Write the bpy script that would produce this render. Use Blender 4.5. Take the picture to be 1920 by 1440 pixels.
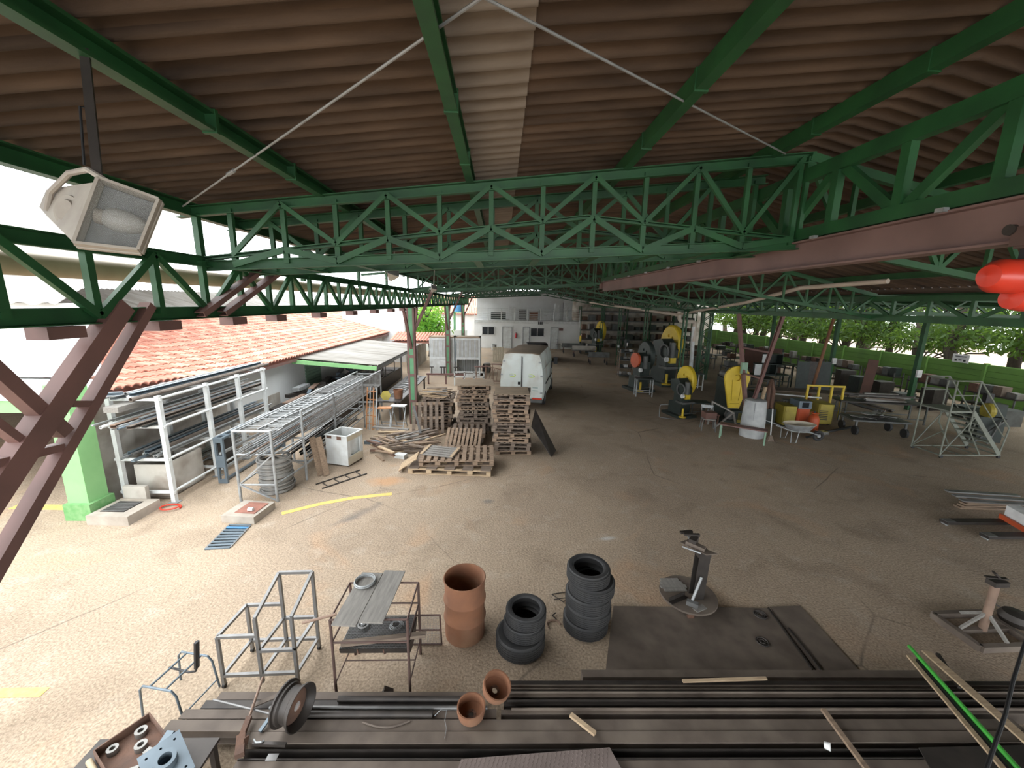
import bpy, math, random
from mathutils import Vector, Matrix
random.seed(7)
for o in list(bpy.data.objects): bpy.data.objects.remove(o)
SC = bpy.context.scene
COL = SC.collection
R = math.radians
# ------------------------------------------------------------------ camera
CAM_H, FPX = 4.6, 740.0
def camera_matrix(pitch=11.579, yaw=1.7235, roll=1.03):
    p, y, r = R(pitch), R(yaw), R(roll)
    w = Vector((math.sin(y)*math.cos(p), math.cos(y)*math.cos(p), -math.sin(p)))
    r0 = Vector((math.cos(y), -math.sin(y), 0)); u0 = r0.cross(w)
    rr = math.cos(r)*r0 + math.sin(r)*u0; uu = -math.sin(r)*r0 + math.cos(r)*u0
    m = Matrix((rr, uu, -w)).transposed().to_4x4(); m.translation = (0, 0, CAM_H)
    return m
cam = bpy.data.cameras.new('camera'); cam_o = bpy.data.objects.new('camera', cam); COL.objects.link(cam_o)
cam.sensor_width = 36.0; cam.lens = 36.0*FPX/1920.0; cam.clip_start = 0.05; cam.clip_end = 300
cam_o.matrix_world = camera_matrix(); SC.camera = cam_o
# ------------------------------------------------------------------ overcast sky, soft sun, exposure
world = bpy.data.worlds.new('overcast'); SC.world = world; world.use_nodes = True
bg = world.node_tree.nodes['Background']; bg.inputs[0].default_value = (0.93, 0.97, 1.0, 1); bg.inputs[1].default_value = 5.2
sun = bpy.data.lights.new('sun_left_offscreen', 'SUN'); sun.energy = 1.3; sun.angle = R(70); sun.color = (1.0, 0.96, 0.90)
sun_o = bpy.data.objects.new('sun_left_offscreen', sun); COL.objects.link(sun_o); sun_o.rotation_euler = Vector((1.0, -0.45, -0.80)).to_track_quat('-Z', 'Y').to_euler()
vs = SC.view_settings; vs.view_transform = 'Standard'; vs.look = 'None'; vs.gamma = 1.0; vs.exposure = 0.0
vs.use_curve_mapping = False
# ------------------------------------------------------------------ materials
MATS = {}
def mat(name, c, rough=0.75, metal=0.0, c2=None, scale=4.0, lo=0.35, hi=0.7, bump=0.0, bscale=None, c3=None, scale3=0.6, stretch=None):
    m = bpy.data.materials.new(name); m.use_nodes = True; MATS[name] = m
    nt = m.node_tree; N = nt.nodes; L = nt.links
    b = N['Principled BSDF']; b.inputs['Roughness'].default_value = rough; b.inputs['Metallic'].default_value = metal
    b.inputs['Base Color'].default_value = (*c, 1)
    if c2 is None: c2 = tuple(x*0.72 for x in c)
    tc = N.new('ShaderNodeTexCoord'); src = tc.outputs['Object']
    if stretch:
        mp = N.new('ShaderNodeMapping'); mp.inputs['Scale'].default_value = stretch; L.new(src, mp.inputs[0]); src = mp.outputs[0]
    nz = N.new('ShaderNodeTexNoise'); nz.inputs['Scale'].default_value = scale; nz.inputs['Detail'].default_value = 5; L.new(src, nz.inputs['Vector'])
    cr = N.new('ShaderNodeValToRGB'); cr.color_ramp.elements[0].position = lo; cr.color_ramp.elements[1].position = hi
    cr.color_ramp.elements[0].color = (*c, 1); cr.color_ramp.elements[1].color = (*c2, 1)
    L.new(nz.outputs[0], cr.inputs[0]); out = cr.outputs[0]
    if c3:
        n3 = N.new('ShaderNodeTexNoise'); n3.inputs['Scale'].default_value = scale3; n3.inputs['Detail'].default_value = 4; L.new(src, n3.inputs['Vector'])
        r3 = N.new('ShaderNodeValToRGB'); r3.color_ramp.elements[0].position = 0.5; r3.color_ramp.elements[1].position = 0.66
        mx = N.new('ShaderNodeMix'); mx.data_type = 'RGBA'; L.new(n3.outputs[0], r3.inputs[0]); L.new(r3.outputs[0], mx.inputs[0])
        L.new(out, mx.inputs[6]); mx.inputs[7].default_value = (*c3, 1); out = mx.outputs[2]
    L.new(out, b.inputs['Base Color'])
    if bump:
        nb = N.new('ShaderNodeTexNoise'); nb.inputs['Scale'].default_value = bscale or scale*6; nb.inputs['Detail'].default_value = 6; L.new(src, nb.inputs['Vector'])
        bp = N.new('ShaderNodeBump'); bp.inputs['Strength'].default_value = bump; bp.inputs['Distance'].default_value = 0.02
        L.new(nb.outputs[0], bp.inputs['Height']); L.new(bp.outputs[0], b.inputs['Normal'])
    return m
mat('green_dark', (0.012, 0.045, 0.022), 0.55, 0, (0.008, 0.026, 0.014), 3)

mat('green', (0.017, 0.088, 0.026), 0.5, 0, (0.011, 0.052, 0.018), 3)
mat('green_light', (0.10, 0.28, 0.13), 0.5, 0, (0.075, 0.20, 0.10), 3)
mat('pillar_green', (0.24, 0.48, 0.20), 0.8, 0, (0.20, 0.42, 0.17), 2, bump=0.1)
mat('plinth_green', (0.12, 0.30, 0.10), 0.85, 0, (0.20, 0.36, 0.16), 9, bump=0.3)
mat('sheet', (0.110, 0.070, 0.044), 0.95, 0, (0.028, 0.018, 0.012), 1.6, 0.3, 0.75, bump=0.15, bscale=40, stretch=(0.7, 5, 1))
mat('sheet_clean', (0.22, 0.18, 0.14), 0.95, 0, (0.13, 0.10, 0.075), 2.2, 0.35, 0.75, bump=0.1, bscale=40, stretch=(0.7, 5, 1))
mat('sheet_grey', (0.30, 0.285, 0.26), 0.95, 0, (0.19, 0.175, 0.15), 1.2, 0.35, 0.7, stretch=(0.4, 3, 1))
mat('oxide', (0.17, 0.085, 0.072), 0.6, 0, (0.12, 0.065, 0.055), 2.5)
mat('oxide_dark', (0.10, 0.055, 0.045), 0.7, 0, (0.06, 0.038, 0.03), 4)
mat('plate_pink', (0.21, 0.165, 0.148), 0.7, 0.1, (0.16, 0.125, 0.11), 3)
mat('crane', (0.20, 0.125, 0.11), 0.55, 0.1, (0.14, 0.085, 0.075), 1.5)
mat('steel_dark', (0.055, 0.046, 0.040), 0.5, 0.35, (0.035, 0.030, 0.027), 5)
mat('steel_brown', (0.150, 0.118, 0.094), 0.7, 0.1, (0.10, 0.077, 0.062), 4, c3=(0.18, 0.145, 0.115), scale3=1.5)
mat('steel_grey', (0.23, 0.23, 0.225), 0.42, 0.5, (0.16, 0.155, 0.15), 5)
mat('steel_blue', (0.15, 0.19, 0.22), 0.45, 0.3, (0.11, 0.14, 0.165), 4)
mat('galv', (0.36, 0.375, 0.38), 0.5, 0.4, (0.25, 0.255, 0.25), 8)
mat('chrome', (0.65, 0.66, 0.66), 0.2, 0.9)
mat('white_paint', (0.62, 0.64, 0.63), 0.6, 0, (0.50, 0.50, 0.48), 4)
mat('white_wall', (0.72, 0.73, 0.72), 0.9, 0, (0.63, 0.63, 0.61), 0.8, bump=0.05)
mat('wall_dirty', (0.52, 0.49, 0.44), 0.9, 0, (0.36, 0.32, 0.27), 1.5, bump=0.15, c3=(0.25, 0.21, 0.17), scale3=1.0)
mat('rust', (0.215, 0.092, 0.045), 0.85, 0, (0.14, 0.062, 0.034), 3, bump=0.2, c3=(0.25, 0.135, 0.078), scale3=1.5)
mat('rust_dark', (0.16, 0.085, 0.055), 0.85, 0, (0.10, 0.06, 0.045), 6, bump=0.3)
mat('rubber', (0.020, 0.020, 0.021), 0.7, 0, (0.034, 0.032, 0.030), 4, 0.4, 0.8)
mat('wood', (0.29, 0.205, 0.138), 0.85, 0, (0.175, 0.12, 0.082), 4, stretch=(1, 8, 8), bump=0.15)
mat('wood_old', (0.205, 0.156, 0.118), 0.9, 0, (0.115, 0.086, 0.066), 4, stretch=(1, 8, 8), bump=0.15)
mat('wood_pale', (0.48, 0.36, 0.23), 0.85, 0, (0.34, 0.24, 0.15), 4, stretch=(1, 8, 8))
mat('wood_grey', (0.25, 0.235, 0.21), 0.85, 0, (0.18, 0.165, 0.15), 5, stretch=(8, 1, 8))
mat('plywood', (0.33, 0.25, 0.17), 0.85, 0, (0.26, 0.195, 0.135), 3)
mat('wood_orange', (0.50, 0.22, 0.08), 0.7, 0, (0.36, 0.16, 0.07), 4)
mat('yellow', (0.62, 0.45, 0.03), 0.5, 0, (0.52, 0.36, 0.025), 3)
mat('yellow_line', (0.66, 0.47, 0.12), 0.85, 0, (0.50, 0.37, 0.17), 14, 0.4, 0.75)
mat('yellow_dull', (0.38, 0.31, 0.04), 0.55, 0, (0.28, 0.22, 0.035), 3)
mat('red', (0.62, 0.045, 0.02), 0.3, 0, (0.52, 0.035, 0.018), 3)
mat('orange_red', (0.50, 0.085, 0.025), 0.5, 0, (0.40, 0.065, 0.02), 3)
mat('tile', (0.54, 0.24, 0.165), 0.9, 0, (0.40, 0.16, 0.12), 2.2, 0.35, 0.7, bump=0.1)
mat('tile_pale', (0.64, 0.38, 0.28), 0.9, 0, (0.48, 0.23, 0.165), 2.2, 0.35, 0.7, bump=0.1)
mat('van_white', (0.66, 0.71, 0.68), 0.45, 0, (0.58, 0.62, 0.58), 1.2, c3=(0.50, 0.49, 0.43), scale3=0.9)
mat('van_dust', (0.30, 0.225, 0.155), 0.9, 0, (0.24, 0.18, 0.125), 1.5)
mat('black', (0.015, 0.015, 0.016), 0.5)
mat('machine', (0.030, 0.042, 0.036), 0.5, 0.2, (0.022, 0.028, 0.025), 4)
mat('machine_grey', (0.12, 0.125, 0.12), 0.55, 0.2, (0.07, 0.07, 0.065), 3)
mat('glass_dark', (0.02, 0.025, 0.03), 0.08)
mat('concrete', (0.42, 0.37, 0.31), 0.95, 0, (0.30, 0.26, 0.215), 3, bump=0.3)
mat('concrete_pale', (0.46, 0.47, 0.46), 0.9, 0, (0.30, 0.31, 0.31), 2.5, bump=0.2)
mat('stair_paint', (0.20, 0.215, 0.175), 0.6, 0, (0.14, 0.15, 0.12), 4)
mat('brick_red', (0.32, 0.14, 0.10), 0.9, 0, (0.22, 0.10, 0.075), 6)
mat('pvc', (0.56, 0.49, 0.41), 0.5, 0, (0.46, 0.39, 0.32), 3)
mat('pvc_tan', (0.46, 0.38, 0.25), 0.6, 0, (0.34, 0.27, 0.17), 2)
mat('blue', (0.06, 0.22, 0.42), 0.5)
mat('wall_green', (0.115, 0.24, 0.045), 0.85, 0, (0.09, 0.18, 0.04), 1.0)
mat('shutter_green', (0.22, 0.34, 0.24), 0.7, 0, (0.18, 0.28, 0.2), 3)
mat('bark', (0.075, 0.058, 0.045), 0.95, 0, (0.045, 0.035, 0.028), 4, bump=0.5, stretch=(3, 3, 0.6))
mat('leaf', (0.042, 0.095, 0.016), 0.6, 0, (0.02, 0.045, 0.01), 2)
mat('leaf_bright', (0.13, 0.34, 0.04), 0.6, 0, (0.08, 0.22, 0.03), 1.5)
for n_ in ('leaf', 'leaf_bright'):
    MATS[n_].node_tree.nodes['Principled BSDF'].inputs['Transmission Weight'].default_value = 0.0
    nt = MATS[n_].node_tree; pb = nt.nodes['Principled BSDF']; tr = nt.nodes.new('ShaderNodeBsdfTranslucent'); mxs = nt.nodes.new('ShaderNodeMixShader')
    tr.inputs[0].default_value = (0.18, 0.30, 0.04, 1) if n_ == 'leaf' else (0.35, 0.62, 0.08, 1); mxs.inputs[0].default_value = 0.45
    nt.links.new(pb.outputs[0], mxs.inputs[1]); nt.links.new(tr.outputs[0], mxs.inputs[2]); nt.links.new(mxs.outputs[0], nt.nodes['Material Output'].inputs[0])
mat('lamp_glass', (0.20, 0.20, 0.19), 0.15, 0, (0.15, 0.15, 0.14), 3)
mat('lamp_body', (0.028, 0.026, 0.023), 0.8, 0, (0.045, 0.04, 0.033), 10)
mat('lamp_body_pale', (0.42, 0.38, 0.32), 0.7, 0, (0.30, 0.26, 0.22), 6)
mat('bulb', (0.52, 0.51, 0.47), 0.4)
mat('paper', (0.72, 0.72, 0.70), 0.8)
mat('logo', (0.50, 0.62, 0.10), 0.6, 0, (0.45, 0.58, 0.12), 3)
mat('logo_grey', (0.30, 0.40, 0.37), 0.6)
mat('brown_sheet', (0.13, 0.062, 0.045), 0.8, 0, (0.085, 0.045, 0.036), 2)
mat('hose', (0.17, 0.165, 0.155), 0.7, 0, (0.26, 0.245, 0.22), 5)
mat('scrap', (0.27, 0.265, 0.25), 0.5, 0.4, (0.15, 0.13, 0.11), 3)
mat('rust_tube', (0.27, 0.18, 0.13), 0.6, 0.2, (0.18, 0.12, 0.09), 4)
mat('cream', (0.58, 0.52, 0.40), 0.7, 0, (0.50, 0.44, 0.33), 3)
mat('green_tube', (0.06, 0.38, 0.05), 0.4)
mat('skin_pink', (0.55, 0.05, 0.06), 0.5)
# dusty concrete floor: big stains, gravel speckle and fine cracks
def floor_material():
    m = bpy.data.materials.new('dusty_floor'); m.use_nodes = True; MATS['floor'] = m
    nt = m.node_tree; N = nt.nodes; L = nt.links; b = N['Principled BSDF']; b.inputs['Roughness'].default_value = 0.92
    tc = N.new('ShaderNodeTexCoord'); O = tc.outputs['Object']
    def noise(s, d=6, dist=0.0):
        n = N.new('ShaderNodeTexNoise'); n.inputs['Scale'].default_value = s; n.inputs['Detail'].default_value = d; n.inputs['Distortion'].default_value = dist
        L.new(O, n.inputs['Vector']); return n.outputs[0]
    def ramp(src, p0, c0, p1, c1):
        r = N.new('ShaderNodeValToRGB'); e = r.color_ramp.elements; e[0].position = p0; e[0].color = c0; e[1].position = p1; e[1].color = c1; L.new(src, r.inputs[0]); return r.outputs[0]
    def mix(f, a, bb, mode='MIX', v=None):
        x = N.new('ShaderNodeMix'); x.data_type = 'RGBA'; x.blend_type = mode
        if f is None: x.inputs[0].default_value = v
        else: L.new(f, x.inputs[0])
        for k, s in ((6, a), (7, bb)):
            if isinstance(s, tuple): x.inputs[k].default_value = s
            else: L.new(s, x.inputs[k])
        return x.outputs[2]
    base = ramp(noise(0.35), 0.35, (0.40, 0.31, 0.220, 1), 0.7, (0.325, 0.248, 0.178, 1))
    base = mix(ramp(noise(0.9, 6, 0.6), 0.52, (0, 0, 0, 1), 0.72, (0.75, 0.75, 0.75, 1)), base, (0.25, 0.188, 0.130, 1))
    base = mix(ramp(noise(0.55, 5, 1.0), 0.58, (0, 0, 0, 1), 0.72, (0.55, 0.55, 0.55, 1)), base, (0.46, 0.285, 0.165, 1))
    base = mix(ramp(noise(2.6, 8), 0.55, (0, 0, 0, 1), 0.75, (0.5, 0.5, 0.5, 1)), base, (0.45, 0.38, 0.30, 1))
    base = mix(ramp(noise(38, 4), 0.42, (0.62, 0.62, 0.62, 1), 0.62, (1.18, 1.16, 1.12, 1)), base, base, 'MULTIPLY', None) if False else base
    sp = ramp(noise(34, 5), 0.36, (0.62, 0.60, 0.58, 1), 0.62, (1.15, 1.15, 1.15, 1))
    base = mix(None, base, sp, 'MULTIPLY', 0.75)
    vo = N.new('ShaderNodeTexVoronoi'); vo.feature = 'DISTANCE_TO_EDGE'; vo.inputs['Scale'].default_value = 0.19; vo.inputs['Randomness'].default_value = 1.0
    nw = N.new('ShaderNodeTexNoise'); nw.inputs['Scale'].default_value = 1.4; nw.inputs['Detail'].default_value = 6; L.new(O, nw.inputs['Vector'])
    ad = N.new('ShaderNodeMix'); ad.data_type = 'RGBA'; ad.inputs[0].default_value = 0.10; L.new(O, ad.inputs[6]); L.new(nw.outputs['Color'], ad.inputs[7]); L.new(ad.outputs[2], vo.inputs['Vector'])
    ck = ramp(vo.outputs['Distance'], 0.0, (1, 1, 1, 1), 0.0022, (0, 0, 0, 1))
    gate = ramp(noise(0.4, 2), 0.45, (0, 0, 0, 1), 0.6, (0.8, 0.8, 0.8, 1))
    f = mix(None, ck, gate, 'MULTIPLY', 1.0)
    base = mix(f, base, (0.11, 0.085, 0.065, 1))
    def stain(cx, cy, rz, sx, sy, col, amt):
        mp = N.new('ShaderNodeMapping'); mp.vector_type = 'TEXTURE'; mp.inputs['Location'].default_value = (cx, cy, 0); mp.inputs['Rotation'].default_value = (0, 0, rz); mp.inputs['Scale'].default_value = (sx, sy, 1); L.new(O, mp.inputs[0])
        ln = N.new('ShaderNodeVectorMath'); ln.operation = 'LENGTH'; L.new(mp.outputs[0], ln.inputs[0])
        am = N.new('ShaderNodeMath'); am.operation = 'ADD'; L.new(ln.outputs['Value'], am.inputs[0]); L.new(noise(1.7, 7), am.inputs[1])
        return mix(ramp(am.outputs[0], 0.62, (amt, amt, amt, 1), 1.6, (0, 0, 0, 1)), base, col)
    base = stain(-3.15, 7.9, 0.95, 1.3, 0.38, (0.13, 0.115, 0.105, 1), .85)
    base = stain(-0.25, 8.6, 0.0, .32, .26, (0.16, 0.14, 0.12, 1), .8)
    base = stain(-2.9, 9.6, 0.0, 1.0, .7, (0.46, 0.25, 0.12, 1), .7)
    base = stain(7.3, 11.8, 0.2, .6, .4, (0.42, 0.24, 0.16, 1), .6)
    base = stain(2.2, 7.1, 0.2, .4, .15, (0.55, 0.55, 0.55, 1), .6)
    L.new(base, b.inputs['Base Color'])
    bp = N.new('ShaderNodeBump'); bp.inputs['Strength'].default_value = 0.45; bp.inputs['Distance'].default_value = 0.03; L.new(noise(26, 6), bp.inputs['Height'])
    L.new(bp.outputs[0], b.inputs['Normal'])
floor_material()
# ------------------------------------------------------------------ mesh building helpers
def V(*a): return Vector(a[0] if len(a) == 1 else a)
class MB:
    def __init__(s): s.v = []; s.f = []
    def add(s, vs, fs, M=None):
        n = len(s.v)
        s.v += [tuple(M @ Vector(q)) if M is not None else tuple(q) for q in vs]
        s.f += [tuple(i+n for i in q) for q in fs]; return s
    def box(s, c, d, M=None):
        x, y, z = d[0]/2, d[1]/2, d[2]/2; cx, cy, cz = c
        vs = [(cx+a*x, cy+b*y, cz+e*z) for e in (-1, 1) for a, b in ((-1, -1), (1, -1), (1, 1), (-1, 1))]
        return s.add(vs, [(3, 2, 1, 0), (4, 5, 6, 7), (0, 1, 5, 4), (1, 2, 6, 5), (2, 3, 7, 6), (3, 0, 4, 7)], M)
    def ext(s, a, b, poly, up=(0, 0, 1), M=None):       # extrude a (side, up) polygon from a to b
        a, b, up = V(a), V(b), V(up); d = (b-a).normalized()
        if abs(d.dot(up)) > 0.999: up = V(1, 0, 0) if abs(d.x) < 0.9 else V(0, 1, 0)
        sd = d.cross(up).normalized(); u = sd.cross(d); n = len(poly)
        vs = [a+sd*p+u*q for p, q in poly] + [b+sd*p+u*q for p, q in poly]
        fs = [(i, (i+1) % n, (i+1) % n+n, i+n) for i in range(n)] + [tuple(range(n-1, -1, -1)), tuple(range(n, 2*n))]
        return s.add(vs, fs, M)
    def bar(s, a, b, w, h, up=(0, 0, 1), M=None):
        return s.ext(a, b, [(-w/2, -h/2), (w/2, -h/2), (w/2, h/2), (-w/2, h/2)], up, M)
    def chan(s, a, b, w, h, t=0.012, up=(0, 0, 1), M=None):    # C profile open to +side
        return s.ext(a, b, [(-w/2, -h/2), (w/2, -h/2), (w/2, -h/2+t), (-w/2+t, -h/2+t), (-w/2+t, h/2-t), (w/2, h/2-t), (w/2, h/2), (-w/2, h/2)], up, M)
    def ibeam(s, a, b, w, h, t=0.012, up=(0, 0, 1), M=None):
        x, y, k = w/2, h/2, t/2
        return s.ext(a, b, [(-x, -y), (x, -y), (x, -y+t), (k, -y+t), (k, y-t), (x, y-t), (x, y), (-x, y), (-x, y-t), (-k, y-t), (-k, -y+t), (-x, -y+t)], up, M)
    def angle(s, a, b, w, t=0.008, up=(0, 0, 1), M=None):
        return s.ext(a, b, [(-w/2, -w/2), (w/2, -w/2), (w/2, -w/2+t), (-w/2+t, -w/2+t), (-w/2+t, w/2), (-w/2, w/2)], up, M)
    def tube(s, a, b, r, n=10, r2=None, up=(0, 0, 1), M=None):
        r2 = r if r2 is None else r2; a, b, up = V(a), V(b), V(up); d = (b-a).normalized()
        if abs(d.dot(up)) > 0.99: up = V(1, 0, 0)
        x = d.cross(up).normalized(); y = x.cross(d)
        vs = [a+(x*math.cos(t)+y*math.sin(t))*r for t in (2*math.pi*i/n for i in range(n))] + [b+(x*math.cos(t)+y*math.sin(t))*r2 for t in (2*math.pi*i/n for i in range(n))]
        fs = [(i, (i+1) % n, (i+1) % n+n, i+n) for i in range(n)] + [tuple(range(n-1, -1, -1)), tuple(range(n, 2*n))]
        return s.add(vs, fs, M)
    def hollow(s, a, b, r, t=None, n=14, M=None):
        t = t or r*0.15; a, b = V(a), V(b); d = (b-a).normalized(); up = V(0, 0, 1)
        if abs(d.dot(up)) > 0.99: up = V(1, 0, 0)
        x = d.cross(up).normalized(); y = x.cross(d); vs = []
        for c, q in ((a, r), (b, r), (b, r-t), (a, r-t)):
            vs += [c+(x*math.cos(k)+y*math.sin(k))*q for k in (2*math.pi*i/n for i in range(n))]
        fs = [(j*n+i, j*n+(i+1) % n, ((j+1) % 4)*n+(i+1) % n, ((j+1) % 4)*n+i) for j in range(4) for i in range(n)]
        return s.add(vs, fs, M)
    def path(s, pts, r, n=8, closed=False, M=None):
        pts = [V(p) for p in pts]; k = len(pts); vs = []; prev = None
        for i, p in enumerate(pts):
            if closed: t = pts[(i+1) % k]-pts[i-1]
            else: t = pts[min(i+1, k-1)]-pts[max(i-1, 0)]
            t.normalize()
            if prev is None:
                u = V(0, 0, 1) if abs(t.z) < 0.9 else V(1, 0, 0); x = t.cross(u).normalized()
            else:
                x = prev-t*prev.dot(t); x.normalize()
            y = x.cross(t); prev = x
            vs += [p+(x*math.cos(a)+y*math.sin(a))*r for a in (2*math.pi*j/n for j in range(n))]
        fs = []
        for i in range(k if closed else k-1):
            q = (i+1) % k
            fs += [(i*n+j, i*n+(j+1) % n, q*n+(j+1) % n, q*n+j) for j in range(n)]
        if not closed: fs += [tuple(range(n-1, -1, -1)), tuple(range((k-1)*n, k*n))]
        return s.add(vs, fs, M)
    def ring(s, c, rad, r, n=24, m=8, M=None, axis='z'):
        pts = []
        for i in range(n):
            a = 2*math.pi*i/n; p = (rad*math.cos(a), rad*math.sin(a))
            pts.append(V(c)+(V(p[0], p[1], 0) if axis == 'z' else V(p[0], 0, p[1]) if axis == 'y' else V(0, p[0], p[1])))
        return s.path(pts, r, m, True, M)
    def lathe(s, prof, n=24, M=None, closed=False):
        k = len(prof); vs = [(r*math.cos(a), r*math.sin(a), z) for r, z in prof for a in (2*math.pi*i/n for i in range(n))]
        fs = []
        for j in range(k if closed else k-1):
            q = (j+1) % k
            fs += [(j*n+i, j*n+(i+1) % n, q*n+(i+1) % n, q*n+i) for i in range(n)]
        return s.add(vs, fs, M)
    def prism(s, poly, z0, z1, M=None):
        n = len(poly); vs = [(x, y, z0) for x, y in poly]+[(x, y, z1) for x, y in poly]
        return s.add(vs, [(i, (i+1) % n, (i+1) % n+n, i+n) for i in range(n)]+[tuple(range(n-1, -1, -1)), tuple(range(n, 2*n))], M)
    def disc(s, c, r, h, n=24, M=None): return s.tube(V(c), V(c)+V(0, 0, h), r, n, M=M)
    def mesh(s, name, m, smooth=False):
        me = bpy.data.meshes.new(name); me.from_pydata([tuple(q) for q in s.v], [], s.f); me.update()
        me.materials.append(MATS[m] if isinstance(m, str) else m)
        if smooth:
            me.polygons.foreach_set('use_smooth', [True]*len(me.polygons)); me.set_sharp_from_angle(angle=R(40))
        return me
    def build(s, name, m, parent=None, loc=(0, 0, 0), rot=(0, 0, 0), smooth=False):
        return link(name, s.mesh(name, m, smooth), parent, loc, rot)
def link(name, me, parent=None, loc=(0, 0, 0), rot=(0, 0, 0), scale=None):
    o = bpy.data.objects.new(name, me); COL.objects.link(o); o.location = loc; o.rotation_euler = rot
    if scale: o.scale = scale
    if parent is not None: o.parent = parent
    return o
def tag(o, label, cat, group=None, kind=None):
    o['label'] = label; o['category'] = cat
    if group: o['group'] = group
    if kind: o['kind'] = kind
    return o
def struct(o, label=None):
    o['kind'] = 'structure'
    if label: o['label'] = label
    return o
def thing(name, label, cat, loc=(0, 0, 0), rz=0.0, group=None, rot=None):
    o = bpy.data.objects.new(name, None); COL.objects.link(o); o.empty_display_size = 0.1
    o.location = loc; o.rotation_euler = rot if rot else (0, 0, rz); return tag(o, label, cat, group)
def dup(o, parent=None):
    c = o.copy(); COL.objects.link(c); c.parent = parent
    for ch in list(o.children): dup(ch, c)
    return c
def B(): return MB()
def T(x, y, z): return Matrix.Translation((x, y, z))
def RX(a): return Matrix.Rotation(a, 4, 'X')
def RY(a): return Matrix.Rotation(a, 4, 'Y')
def RZ(a): return Matrix.Rotation(a, 4, 'Z')
CM = camera_matrix()
def ray(px, py):
    return CM.to_3x3() @ Vector(((px-960)/FPX, (720-py)/FPX, -1))
def G(px, py, z=0.0):          # where the photograph's line of sight meets the level z
    d = ray(px, py); t = (z-CAM_H)/d.z; return Vector((d.x*t, d.y*t, z))
def AX(px, py, X):
    d = ray(px, py); t = X/d.x; return Vector((X, d.y*t, CAM_H+d.z*t))
def AY(px, py, Y):
    d = ray(px, py); t = Y/d.y; return Vector((d.x*t, Y, CAM_H+d.z*t))
rnd = random.uniform
import bmesh
def cut(o, cutter):                 # cut real openings into a part
    def clean(me):
        bm = bmesh.new(); bm.from_mesh(me); bmesh.ops.remove_doubles(bm, verts=bm.verts, dist=1e-5); bmesh.ops.recalc_face_normals(bm, faces=bm.faces); bm.to_mesh(me); bm.free()
    clean(o.data); mname = o.data.materials[0]
    cm = cutter.mesh('cutter', mname); clean(cm)
    w = bpy.data.objects.new('work', o.data.copy()); c = bpy.data.objects.new('cutter', cm); COL.objects.link(w); COL.objects.link(c)
    md = w.modifiers.new('b', 'BOOLEAN'); md.operation = 'DIFFERENCE'; md.object = c; md.solver = 'EXACT'
    bpy.context.view_layer.update(); me = bpy.data.meshes.new_from_object(w.evaluated_get(bpy.context.evaluated_depsgraph_get()))
    for q in (w, c): bpy.data.objects.remove(q)
    if len(me.polygons) > 5:
        me.set_sharp_from_angle(angle=R(30)); o.data = me
class Drop:                         # lays flat pieces down one on another without passing through
    def __init__(s): s.items = []
    @staticmethod
    def quad(x, y, lx, ly, rz):
        c, q = math.cos(rz), math.sin(rz); return [(x+c*a-q*b, y+q*a+c*b) for a, b in ((-lx/2, -ly/2), (lx/2, -ly/2), (lx/2, ly/2), (-lx/2, ly/2))]
    @staticmethod
    def hit(A, Bq):
        for P in (A, Bq):
            for i in range(4):
                x0, y0 = P[i]; x1, y1 = P[(i+1) % 4]; nx, ny = y1-y0, x0-x1
                a = [nx*x+ny*y for x, y in A]; b = [nx*x+ny*y for x, y in Bq]
                if max(a) <= min(b)+1e-6 or max(b) <= min(a)+1e-6: return False
        return True
    def top(s, x, y, lx, ly, rz, base=0.0):
        Q = s.quad(x, y, lx, ly, rz); return max([base]+[t for q, t in s.items if s.hit(Q, q)])
    def put(s, x, y, lx, ly, h, rz, base=0.0):
        z = s.top(x, y, lx, ly, rz, base); s.items.append((s.quad(x, y, lx, ly, rz), z+h)); return z
    def block(s, x, y, lx, ly, rz, top): s.items.append((s.quad(x, y, lx, ly, rz), top))
# ================================================================== STRUCTURE
# floor
PIT = [G(385, 1030), G(432, 1027), G(470, 986), G(430, 985)]       # opening under the drain grate
fl = B().add([(-60, -15, 0), (60, -15, 0), (60, 75, 0), (-60, 75, 0)]+[tuple(p) for p in PIT], [(0, 1, 5, 4), (1, 2, 6, 5), (2, 3, 7, 6), (3, 0, 4, 7)]).build('floor', 'floor'); struct(fl, 'dusty brown concrete yard floor with cracks and stains')
# roof ------------------------------------------------------------
def zr(x):
    if x <= 3.4: return 5.75+0.105*(x+3.3)
    if x <= 9.3: return 6.45-(x-3.4)*0.225
    return 5.12-(x-9.3)*0.02
PITCH = 0.177
def sheet_mesh(x0, x1, m, clean=None):
    vs = []; fs = []; mi = []; n = 48
    xs = [x0, x1] if clean is None else [x0, clean, x1]
    for x in xs:
        for i in range(n+3): vs.append((x, i*PITCH*6/n, zr(x)+0.036*math.cos(2*math.pi*6*i/n)))
    k = n+3
    for j in range(len(xs)-1):
        for i in range(n+2): fs.append((j*k+i, j*k+i+1, (j+1)*k+i+1, (j+1)*k+i)); mi.append(j)
    me = bpy.data.meshes.new('roof_sheet'); me.from_pydata(vs, [], fs); me.materials.append(MATS[m]); me.materials.append(MATS['sheet_clean'])
    me.polygons.foreach_set('material_index', mi); me.polygons.foreach_set('use_smooth', [True]*len(fs)); me.update(); return me
ceil_o = bpy.data.objects.new('ceiling', None); COL.objects.link(ceil_o); struct(ceil_o, 'brown corrugated roof sheets on green purlins')
SH = [(sheet_mesh(-3.85, 0.17, 'sheet', -0.38), 0), (sheet_mesh(0.0, 3.5, 'sheet'), 0.018), (sheet_mesh(3.42, 6.6, 'sheet'), 0.018), (sheet_mesh(6.45, 9.35, 'sheet'), 0), (sheet_mesh(9.3, 14.9, 'sheet'), -0.02), (sheet_mesh(14.75, 23.0, 'sheet'), 0)]
row = PITCH*6
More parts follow.
